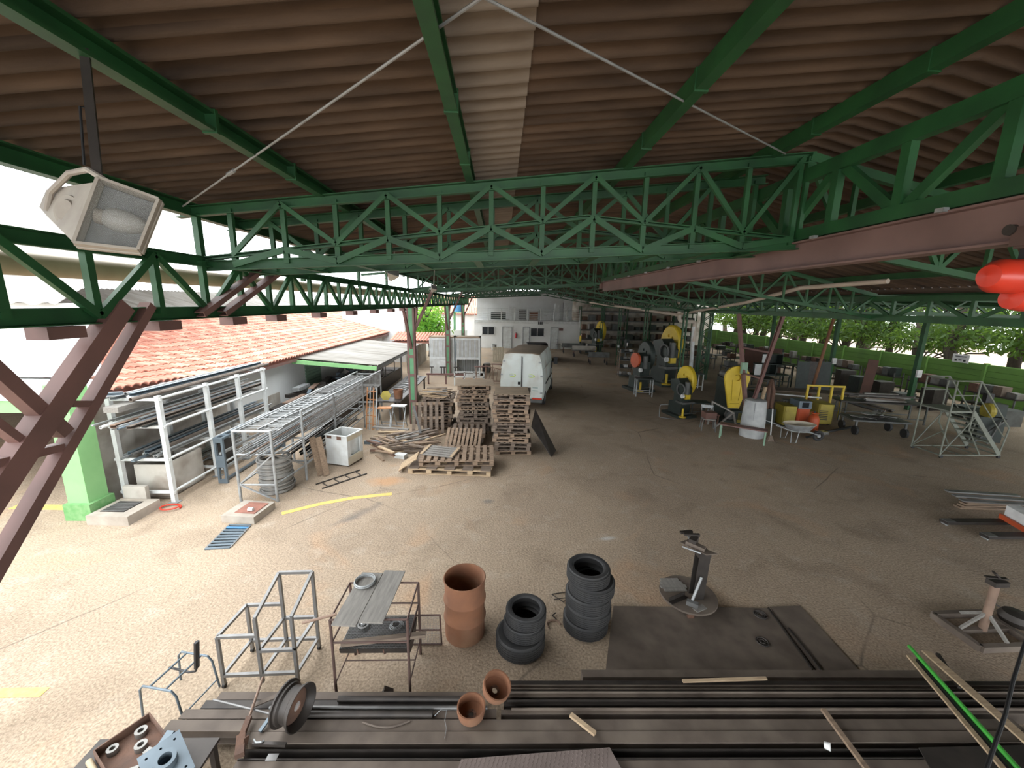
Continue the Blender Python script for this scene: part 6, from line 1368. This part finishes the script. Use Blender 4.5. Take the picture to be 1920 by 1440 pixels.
# wheelbarrow
p = G(1474, 822); t = thing('wheelbarrow', 'grey wheelbarrow with a pale basin and one wheel', 'wheelbarrow', (p.x+.24, p.y-.20, 0), R(-3))
b = B(); n = 20; vs = []
for r_, z in ((1.0, .62), (.97, .63), (.62, .36), (.0, .35)):
    for i in range(n): a = 2*math.pi*i/n; vs.append((.52*r_*math.cos(a)*1.05, .36*r_*math.sin(a), z))
fs = [(j*n+i, j*n+(i+1) % n, (j+1)*n+(i+1) % n, (j+1)*n+i) for j in range(3) for i in range(n)]
b.add(vs, fs); b.build('basin', 'cream', t, smooth=True)
b = B(); b.add([(x*1.01, y*1.01, z-.012) for x, y, z in vs], [f_[::-1] for f_ in fs]); b.build('basin_outside', 'galv', t, smooth=True)
for s in (-1, 1):
    B().path([(.75, s*.06, .2), (.3, s*.22, .36), (-.4, s*.26, .42), (-1.0, s*.30, .62)], .018, 8).build('handle', 'galv', t, smooth=True); B().path([(-.15, s*.26, .42), (-.22, s*.28, 0), (-.40, s*.28, .0), (-.42, s*.27, .42)], .016, 6).build('leg', 'galv', t)
w = B().ring((.72, 0, .19), .15, .045, 22, 8, axis='y').build('wheel', 'rubber', t, smooth=True); B().tube((.72, -.05, .19), (.72, .05, .19), .06, 10).build('hub', 'galv', w)
# lathe-like dark machine and coloured boxes
p = G(1447, 800); t = thing('old_lathe', 'dark greasy machine draped with rags beside the concrete drum', 'machine', (p.x+.02, p.y+.75, 0), R(-6))
B().box((-.08, 0, .3), (.9, .7, .6)).build('base', 'machine', t); B().box((-.3, 0, .9), (.5, .55, .7)).build('headstock', 'machine', t); B().path([(.05, -.2, .6), (.06, -.15, 1.4), (.16, -.1, 1.72), (.28, -.1, 1.3), (.27, -.1, .6)], .09, 8).build('rag', 'rust_dark', t, smooth=True); B().tube((-.25, -.3, .75), (-.15, -.3, 1.5), .07, 10).build('post', 'wood_pale', t); B().lathe([(0, 0), (.16, 0), (.18, .3), (0, .32)], 14).build('pot', 'cream', t, (-.4, -.5, .02))
def mbox(name, label, px, py, w, d, h_, m, cat, rz=-.1, extra=None):
    p = G(px, py); t = thing(name, label, cat, (p.x, p.y+d/2, 0), rz); r_ = .05
    B().prism([(-w/2+r_, -d/2), (w/2-r_, -d/2), (w/2, -d/2+r_), (w/2, d/2-r_), (w/2-r_, d/2), (-w/2+r_, d/2), (-w/2, d/2-r_), (-w/2, -d/2+r_)], .06, h_).build('case', m, t)
    B().box((0, -d/2-.005, h_*.5), (w*.7, .01, h_*.55)).build('panel', m, t)
    for x in (-w*.35, w*.35):
        for y in (-d*.35, d*.35): B().tube((x-.03, y, .05), (x+.03, y, .05), .05, 10).build('castor', 'black', t)
    if extra: extra(t, w, d, h_)
    return t
mbox('welding_machine', 'yellow welding machine cabinet beside the greasy machine', 1480, 800, .5, .7, .82, 'yellow_dull', 'machine')
mbox('welding_machine', 'orange red welding machine with a grey glass front', 1505, 800, .48, .6, .72, 'orange_red', 'machine', -.1, lambda t, w, d, h_: (B().box((0, 0, h_+.16), (w, d, .30)).build('hood', 'steel_blue', t), B().box((0, -d/2-.01, h_+.16), (w*.5, .02, .2)).build('glass', 'glass_dark', t)))
p = G(1524, 806); t = thing('gas_canister', 'orange round canister with a valve collar', 'canister', (p.x, p.y+.05, 0)); B().lathe([(0, 0), (.16, 0), (.19, .06), (.19, .42), (.14, .56), (.06, .62), (0, .62)], 22).build('body', 'orange_red', t, smooth=True); B().ring((0, 0, .66), .12, .02, 16, 6).build('collar', 'orange_red', t); B().tube((0, 0, .6), (0, 0, .74), .03, 8).build('valve', 'black', t)
mbox('compressor', 'yellow rounded compressor housing with a black grille', 1549, 798, .55, .8, .86, 'yellow_dull', 'machine', -.2, lambda t, w, d, h_: [B().box((-.1, -d/2-.01, .25+.07*i), (.3, .02, .03)).build('grille', 'black', t) for i in range(6)])
t = thing('yellow_guard_rail', 'yellow square tube guard rail behind the compressor', 'guard rail', tuple(G(1556, 790)+V(0, .5, 0)), R(-8))
for x in (-.7, -.25, .25, .7): B().box((x, 0, .7), (.07, .07, 1.4)).build('post', 'yellow', t)
B().box((0, 0, 1.40), (1.5, .07, .07)).build('top_rail', 'yellow', t)
t = thing('floor_jack', 'long black handle floor jack with a chrome head', 'jack', tuple(G(1540, 815)), R(0)); B().box((0, 0, .08), (.35, .25, .12)).build('body', 'chrome', t); B().tube((.1, 0, .10), (1.6, .55, .13), .05, 10).build('handle', 'black', t); B().tube((-.1, -.1, .1), (-1.0, -.55, .08), .04, 8).build('lever', 'black', t)
# workbenches
table('long_workbench', 'long dark steel workbench near the leaning brown sheets', (13.2, 20.5, 0), R(-14), 2.6, 1.0, .95, 'steel_dark', 'machine_grey', 'workbench')
table('trestle_table', 'plank topped trestle table in front of the open white cabinets', (14.3, 17.6, 0), R(-16), 3.0, .9, .85, 'wood_old', 'machine_grey')
table('trestle_table', 'steel table loaded with long stock beside the mobile stairs', (15.9, 15.75, 0), R(-12), 3.2, .9, .85, 'steel_dark', 'machine_grey')
dp = Drop()
for i in range(14):
    lx, ly, lz = rnd(1.2, 2.6), rnd(.05, .12), rnd(.02, .05); x, y, rz_ = 15.9+rnd(-.25, .25), 15.75+rnd(-.3, .3), R(-12)+rnd(-.08, .08); z = dp.put(x, y, lx, ly, lz+.001, rz_, .849)
    o = B().box((0, 0, lz/2), (lx, ly, lz)).build('steel_offcut', random.choice(['steel_grey', 'steel_dark', 'scrap', 'wood_old']), None, (x, y, z), (0, 0, rz_)); tag(o, 'long steel offcut lying on the loaded steel table', 'offcut', 'offcuts on the loaded steel table')
t = thing('scrap_cart', 'wheeled cart heaped with bright sheet offcuts', 'cart', (14.15, 14.0, 0), R(-12)); B().box((0, 0, .55), (1.9, .9, .06)).build('deck', 'machine_grey', t)
for x in (-.8, .8):
    for y in (-.4, .4): B().tube((x-.04, y, .17), (x+.04, y, .17), .17, 14).build('wheel', 'rubber', t); B().box((x, y, .42), (.06, .06, .26)).build('leg', 'machine_grey', t)
dp = Drop()
for i in range(22):
    lx, ly = rnd(.2, .6), rnd(.1, .3); x, y, rz_ = 14.15+rnd(-.6, .6), 14.0+rnd(-.22, .22), rnd(-1, 1); z = dp.put(x, y, lx, ly, .016, rz_, .579)
    o = B().box((0, 0, .0075), (lx, ly, .015)).build('sheet_offcut', random.choice(['scrap', 'steel_grey', 'steel_dark', 'galv']), None, (x, y, z), (0, 0, rz_)); tag(o, 'bright sheet metal offcut heaped on the scrap cart', 'offcut', 'offcuts on the scrap cart')
trestle('dark folding trestle beside the scrap cart', (12.2, 15.6, 0), R(-20), 'galv', 'machine_grey', .8, .85)
stick('white_bar', 'long white bar resting on the trestle behind the guard rail', 'bar', (10.9, 17.0, .92), (13.6, 15.9, .90), 'box', .08, .05, 'white_paint')
for i, (x, y, z, lb) in enumerate(((14.8, 21.4, .95, 'white open cabinet with dark inside on the workbench'), (16.0, 22.65, 1.35, 'small white door cabinet on top of the back shelf'))):
    t = thing('open_cabinet', lb, 'cabinet', (x, y, z)); 
    for c_, d_ in (((0, .25, .3), (.9, .03, .6)), ((0, 0, .015), (.9, .5, .03)), ((0, 0, .585), (.9, .5, .03)), ((-.44, 0, .3), (.03, .5, .6)), ((.44, 0, .3), (.03, .5, .6))): B().box(c_, d_).build('panel', 'machine', t)
    B().box((-.62, -.30, .3), (.38, .02, .6), None).build('door', 'white_paint', t)
for (x, y, w, h_) in ((14.9, 21.5, 2.4, .95), (16.2, 22.75, 2.0, 1.35)): table('back_shelf', 'dark shelf table under the white cabinet%s' % (' on the workbench side' if h_ < 1 else ' by the green wall'), (x, y+.0, 0), 0, w, .8, h_-.002, 'machine', 'machine', 'shelf')
for i in range(4):
    o = B().box((0, 0, .9), (.62, .03, 1.8)).build('brown_sheet', 'brown_sheet', None, (17.6+.66*i, 27.2, 0), (R(-12), 0, R(-20))); tag(o, 'brown steel sheet leaning by the green wall', 'sheet', 'brown sheets leaning by the green wall')
o = B().box((0, 0, 1.0), (.45, .03, 2.0)).build('brown_sheet', 'brown_sheet', None, (19.6, 20.2, 0), (R(-8), R(6), R(-25))); tag(o, 'narrow brown sheet leaning beside the dark doors', 'sheet')
for i in range(3):
    o = B().box((0, 0, .85), (.6, .05, 1.7)).build('old_door', 'steel_dark' if i % 2 else 'machine', None, (16.9+.62*i, 21.25, 0), (R(-6), 0, R(-15))); tag(o, 'dark old door leaning in front of the green wall', 'door', 'old doors leaning by the green wall')
for i in range(7):
    h_ = rnd(.4, 1.1); o = B().prism([(-.4, -.3), (.4, -.3), (.45, .1), (.2, .35), (-.35, .3)], 0, h_).build('covered_machine', random.choice(['machine', 'machine_grey', 'steel_dark']), None, (20.6+rnd(-.3, .5), 15.2+i*1.25, 0), (0, 0, rnd(-.3, .3))); tag(o, 'dark small machine standing along the green wall', 'machine', 'small machines along the green wall')
sg = thing('wall_notice', 'white notice board with dark marks on the green wall', 'sign', (23.86, 19.7, 2.0), R(90)); B().box((0, 0, .2), (.75, .03, .42)).build('board', 'paper', sg)
for a, b_, w, h_ in ((-.2, .1, .1, .1), (.2, .1, .1, .1), (0, .3, .5, .04), (0, .12, .14, .05)): B().box((a, .02, b_), (w, .012, h_)).build('mark', 'black', sg)
for x, y in ((18.45, 21.34), (19.05, 17.34)): 
    o = B().box((0, 0, 0), (.22, .08, .34)).build('switch_box', 'paper', None, (x+.15, y, 1.75)); tag(o, 'white electric box on a dark roof post', 'electric box', 'electric boxes on the roof posts')
# mobile platform stairs
t = thing('mobile_stairs', 'grey green mobile steel stairs with a platform and handrails', 'stairs', (14.02, 11.5, 0), R(0))
PW, PD, PZ = .75, .88, 1.52; m = 'stair_paint' if 'stair_paint' in MATS else 'machine_grey'
def tb2(a, b_, r_=.022): return B().tube(a, b_, r_, 8)
for y in (0, PD):
    tb2((0, y, .05), (0, y, 2.5)).build('post', m, t); tb2((PW, y, .9), (PW, y, 2.5)).build('post', m, t); tb2((0, y, 2.5), (PW, y, 2.5)).build('handrail', m, t); tb2((PW, y, 2.5), (2.05, y, 1.0)).build('handrail', m, t); tb2((2.05, y, 1.0), (1.95, y, .15)).build('post', m, t)
    tb2((0, y, 2.05), (PW, y, 2.05), .016).build('midrail', m, t); tb2((PW, y, 2.05), (1.95, y, .7), .016).build('midrail', m, t); B().bar((PW, y, PZ), (1.95, y, .12), .03, .12).build('stringer', m, t)
    tb2((0, y, .10), (2.0, y, .10)).build('base_rail', m, t); tb2((0, y, .12), (PW+.1, y, 1.35), .018).build('brace', m, t); tb2((PW, y, .95), (1.3, y, .12), .018).build('brace', m, t)
tb2((0, 0, .1), (0, PD, .1)).build('base_rail', m, t); tb2((2.0, 0, .1), (2.0, PD, .1)).build('base_rail', m, t); tb2((0, 0, 2.5), (0, PD, 2.5)).build('handrail', m, t); tb2((0, PD, .12), (0, 0, .95), .018).build('brace', m, t)
for x in (.7, 1.3): tb2((x, 0, .1), (x, PD, .1), .016).build('base_rail', m, t)
B().box((PW/2, PD/2, PZ), (PW, PD, .05)).build('platform', m, t)
for i in range(6): f = (i+1)/7; B().box((PW+f*1.2, PD/2, PZ-f*1.4), (.20, PD, .035)).build('tread', m, t)
for x in (0.05, 1.95):
    for y in (0, PD): B().tube((x, y-.025, .05), (x, y+.025, .05), .05, 12).build('castor', 'black', t)
# machine at the right edge
t = thing('bench_grinder', 'dark machine with a yellow round guard behind the mobile stairs', 'machine', tuple(G(1890, 838)+V(0, .8, 0)), R(-20))
B().box((0, 0, .45), (.7, .6, .9)).build('base', 'machine', t); B().lathe([(0, -.08), (.26, -.08), (.28, 0), (.26, .08), (0, .08)], 20, RY(math.pi/2)).build('guard', 'yellow_dull', t, (-.1, -.15, 1.12)); B().box((.2, 0, 1.15), (.35, .4, .45)).build('motor', 'machine', t); B().box((-.1, 0, 1.55), (.2, .2, .35)).build('head', 'black', t)
for a, b_ in (((-.5, -.5, 0), (.3, -.4, .9)), ((-.2, -.6, 0), (.1, -.45, .8))): B().bar(a, b_, .05, .05).build('strut', 'machine_grey', t)

# clutter along the green wall
for i in range(9):
    y = 17.0+i*2.7; t = thing('wall_rack', 'dark low steel rack standing along the green wall', 'rack', (22.6, y, 0), R(90), 'low racks along the green wall')
    for z in (.35, .85): B().box((0, 0, z), (2.0, .6, .05)).build('shelf', 'steel_dark', t)
    for x in (-.95, .95):
        for yy_ in (-.27, .27): B().box((x, yy_, .55), (.05, .05, 1.1)).build('post', 'machine_grey', t)
    for k in range(4):
        h_ = rnd(.2, .5); o = B().box((0, 0, h_/2), (rnd(.3, .45), rnd(.3, .45), h_)).build('stored_part', random.choice(['machine', 'steel_dark', 'rust_dark', 'scrap', 'machine_grey', 'wood_old']), None, (22.6, y-.72+k*.48, .88), (0, 0, rnd(-.3, .3))); tag(o, 'small box of parts on a low rack along the green wall', 'box', 'boxes on the low racks')
for i in range(16):
    x, y = (15.2, 17.7, 20.2)[i % 3]+rnd(-.15, .15), (25.2, 29.2, 30.9, 35.2, 36.9, 38.6)[i // 3]+rnd(-.15, .15); t = thing('machine_table', 'dark cluttered table in the shade of the outer roof', 'table', (x, y, 0), rnd(-.15, .15), 'cluttered tables under the outer roof')
    B().box((0, 0, .82), (1.6, .8, .05)).build('top', 'steel_dark', t); B().box((rnd(-.4, .4), 0, 1.0), (rnd(.4, .8), .5, .3)).build('load', random.choice(['machine', 'rust_dark', 'machine_grey', 'wood_old']), t)
    for a in (-.75, .75):
        for b_ in (-.35, .35): B().box((a, b_, .4), (.05, .05, .8)).build('leg', 'machine_grey', t)
for i in range(10):
    o = B().tube((0, 0, .0), (0, rnd(1.5, 2.5), .0), .04, 8).build('floor_pipe', random.choice(['steel_grey', 'rust_tube', 'steel_dark']), None, (17.4+.09*i, 16.9+rnd(0, .4), .04), (0, 0, 0)); tag(o, 'long pipe lying on the floor near the green wall', 'pipe', 'pipes on the floor near the green wall')
# ================================================================== LAMPS, HOIST
# near floodlight
lp = AY(225, 405, 2.0)
t = thing('floodlight', 'large square metal floodlight with a dusty glass face hanging from the roof', 'floodlight', tuple(lp))
def q3(px, py, Y): return AY(px, py, Y)-lp
f = [q3(190, 340, 2.03), q3(303, 380, 2.12), q3(265, 475, 2.02), q3(145, 462, 1.92)]
cb = sum(f, Vector())/4; nrm = (f[1]-f[0]).cross(f[3]-f[0]).normalized()
if nrm.dot(-lp+V(0, 0, CAM_H)) < 0: nrm = -nrm
bc = q3(128, 385, 2.22); bk = [bc+(p_-cb)*.50 for p_ in f]; back2 = [p_+(bc-cb)*.35 for p_ in [bc+(p_-cb)*.30 for p_ in f]]
b = B(); vs = f+bk+back2; b.add([tuple(v) for v in vs], [(0, 4, 5, 1), (1, 5, 6, 2), (2, 6, 7, 3), (3, 7, 4, 0), (4, 8, 9, 5), (5, 9, 10, 6), (6, 10, 11, 7), (7, 11, 8, 4), (8, 11, 10, 9)]); b.build('housing', 'lamp_body_pale', t)
rec = [p_*.96+cb*.04-nrm*.03 for p_ in f]; B().add([tuple(v) for v in rec], [(0, 1, 2, 3)]).build('reflector', 'galv', t)
for i in range(4): B().bar(f[i], f[(i+1) % 4], .018, .022, up=tuple(nrm)).build('frame', 'lamp_body_pale', t)
ax = ((f[1]+f[2])/2-(f[0]+f[3])/2).normalized(); c0 = cb-ax*.09-nrm*.012
B().path([c0, c0+ax*.03], .035, 14).build('lamp_socket', 'lamp_body_pale', t, smooth=True)
prof = [(0, .026), (.02, .045), (.05, .055), (.09, .052), (.13, .04), (.155, .02), (.165, .003)]
M_ = Matrix.Translation(c0+ax*.02) @ ax.to_track_quat('Z', 'Y').to_matrix().to_4x4()
B().lathe([(r_, z) for z, r_ in prof], 18, M_).build('bulb', 'bulb', t, smooth=True)
gm = bpy.data.materials.new('pane_glass'); gm.use_nodes = True; nt = gm.node_tree; pb = nt.nodes['Principled BSDF']; pb.inputs['Base Color'].default_value = (.30, .30, .28, 1); pb.inputs['Roughness'].default_value = .25
trn = nt.nodes.new('ShaderNodeBsdfTransparent'); mx = nt.nodes.new('ShaderNodeMixShader'); mx.inputs[0].default_value = .30; nt.links.new(trn.outputs[0], mx.inputs[1]); nt.links.new(pb.outputs[0], mx.inputs[2]); nt.links.new(mx.outputs[0], nt.nodes['Material Output'].inputs[0]); MATS['pane_glass'] = gm
gl_ = [p_*.98+cb*.02+nrm*.048 for p_ in f]; B().add([tuple(v) for v in gl_], [(0, 1, 2, 3)]).build('glass', 'pane_glass', t)
for i in range(4): B().bar(gl_[i]-nrm*.02, gl_[(i+1) % 4]-nrm*.02, .012, .05, up=tuple(nrm)).build('bezel', 'lamp_body_pale', t)
side = q3(125, 395, 2.10); B().lathe([(0, .01), (.05, .012), (.055, .0), (.075, .0), (.08, -.02)], 22, Matrix.Translation(side) @ V(-.1, -.75, .1).to_track_quat('Z', 'Y').to_matrix().to_4x4()).build('end_cap', 'lamp_body_pale', t, smooth=True)
B().path([q3(200, 340, 2.05), q3(165, 318, 2.1), q3(130, 325, 2.15), q3(95, 360, 2.2), q3(88, 395, 2.2)], .014, 8).build('bracket', 'lamp_body_pale', t, smooth=True)
top = V(-2.0, AX(158, 92, -2.0).y, AX(158, 92, -2.0).z)-lp
B().bar(q3(183, 330, 2.1), top, .035, .02).build('hanger', 'steel_dark', t); B().path([top+V(-.02, 0, -.25), q3(150, 200, 2.15), q3(158, 310, 2.12)], .006, 6).build('cable', 'black', t)
def small_flood(label, px, py, Y, s):
    p = AY(px, py, Y); t = thing('floodlight', label, 'floodlight', tuple(p), rot=(R(40), R(15), R(25))); t.scale = (s, s, s)
    B().add([(-.2, -.2, .16), (.2, -.2, .16), (.2, .2, .16), (-.2, .2, .16), (-.1, -.1, -.12), (.1, -.1, -.12), (.1, .1, -.12), (-.1, .1, -.12)], [(0, 1, 5, 4), (1, 2, 6, 5), (2, 3, 7, 6), (3, 0, 4, 7), (4, 5, 6, 7)]).build('housing', 'lamp_body_pale', t)
    B().box((0, 0, .165), (.40, .40, .015)).build('glass', 'lamp_glass', t); B().tube((0, 0, -.2), (0, 0, -.11), .08, 14).build('end_cap', 'lamp_body_pale', t); B().path([(-.22, 0, .05), (-.24, 0, -.2), (0, 0, -.32), (.24, 0, -.2), (.22, 0, .05)], .012, 6).build('bracket', 'lamp_body_pale', t)
small_flood('pale dusty floodlight hung from the double truss by the eave', 735, 516, 6.0, .42); B().tube(AY(737, 506, 6.0), AY(740, 470, 6.0), .008, 6).build('rod', 'lamp_body_pale', ceil_o)
small_flood('smaller pale floodlight hung beyond the first pale one', 812, 542, 12.0, .45); B().tube(AY(813, 536, 12.0), AY(815, 495, 12.0), .01, 6).build('rod', 'lamp_body_pale', ceil_o)
# red chain hoist under the crane beam
hp = AX(1905, 535, 3.42)
t = thing('chain_hoist', 'bright red electric chain hoist hanging under the crane beam', 'hoist', (3.40, hp.y-.06, hp.z))
B().lathe([(0, -.22), (.07, -.21), (.105, -.16), (.11, -.05), (.11, .10), (.10, .16), (.06, .19), (0, .20)], 26, RY(math.pi/2) @ Matrix.Scale(1.0, 4)).build('motor_case', 'red', t, (-.05, 0, .05), smooth=True)
B().lathe([(0, -.14), (.07, -.13), (.085, -.05), (.085, .12), (0, .14)], 22, RY(math.pi/2)).build('gear_case', 'red', t, (.06, 0, -.085), smooth=True)
B().box((.03, .0, .18), (.12, .10, .12)).build('yoke', 'black', t); B().box((0.0, 0, .25), (.20, .07, .05)).build('trolley', 'oxide_dark', t)
for s in (-1, 1):
    B().box((s*.11, 0, .30), (.012, .10, .12)).build('side_plate', 'oxide_dark', t); B().tube((s*.10, -.06, .345), (s*.13, -.06, .345), .035, 12).build('roller', 'steel_dark', t); B().tube((s*.10, .06, .345), (s*.13, .06, .345), .035, 12).build('roller', 'steel_dark', t)
# ================================================================== TREES
random.seed(3)
def tree_meshes(H, spread, nleaf, lo, leafm, ls=.16):
    tr = B(); base = [(0, 0, 0)]; x = y = 0
    for i in range(1, 7): x += rnd(-.22, .22); y += rnd(-.22, .22); base.append((x, y, H*i/6))
    for i in range(6): tr.tube(base[i], base[i+1], .30-.035*i, 9, .265-.035*i)
    tips = []
    for i in range(16):
        k = random.randint(1, 5); p0 = V(base[k]); a = rnd(0, 6.28); p1 = p0+V(math.cos(a)*rnd(.5, spread), math.sin(a)*rnd(.5, spread), rnd(.2, 1.6)); tr.path([p0, p0.lerp(p1, .5)+V(0, 0, .15), p1], .045, 5); tips += [p1, p0.lerp(p1, .6)]
    lf = B()
    for i in range(nleaf):
        c = random.choice(tips)+V(random.gauss(0, .45), random.gauss(0, .45), random.gauss(0, .5)-(.6 if random.random() < .3 else 0))
        if c.z < lo: c.z = lo+rnd(0, 1.2)
        d = V(rnd(-1, 1), rnd(-1, 1), rnd(-1.2, .3)).normalized(); u = d.cross(V(rnd(-1, 1), rnd(-1, 1), rnd(-1, 1))).normalized(); s = ls*rnd(.6, 1.4)
        lf.add([tuple(c), tuple(c+d*s+u*s*.35), tuple(c+d*s*2), tuple(c+d*s-u*s*.35)], [(0, 1, 2, 3)])
    return tr.mesh('trunk', 'bark', True), lf.mesh('foliage', leafm)
VAR = [tree_meshes(6.8, 2.2, 2500, 2.35, 'leaf', .15) for _ in range(3)]
def plant_tree(me, loc, rz, s, label, group):
    t = thing('boundary_tree', label, 'tree', loc, rz, group); t.scale = (s, s, s)
    link('trunk', me[0], t); f_ = link('foliage', me[1], t); f_['kind'] = 'stuff'
yy = 8.5; i = 0
while yy < 45:
    plant_tree(VAR[i % 3], (26.6+rnd(-.4, 1.0), yy, 0), rnd(0, 6.28), rnd(.9, 1.15), 'dark leafy tree growing behind the green boundary wall', 'trees behind the green boundary wall'); yy += rnd(1.5, 2.3); i += 1
for yy in (13, 20, 27, 34, 41): plant_tree(VAR[i % 3], (31+rnd(-1, 1), yy+rnd(-1, 1), 0), rnd(0, 6.28), rnd(1.0, 1.25), 'leafy tree standing further back behind the boundary trees', 'trees further behind the boundary'); i += 1
for x, y in ((29.5, 52), (20, 54.5)): plant_tree(VAR[i % 3], (x, y, 0), i, 1.1, 'dark leafy tree beyond the storage racks', 'trees beyond the storage racks'); i += 1
br = tree_meshes(3.3, 1.2, 2400, 1.6, 'leaf_bright', .16)
t = thing('mango_tree', 'bright green leafy tree beyond the chipped green column', 'tree', (-5.9, 34.0, 0)); link('trunk', br[0], t); f_ = link('foliage', br[1], t); f_['kind'] = 'stuff'; t.scale = (1.15, 1.0, 1.15)
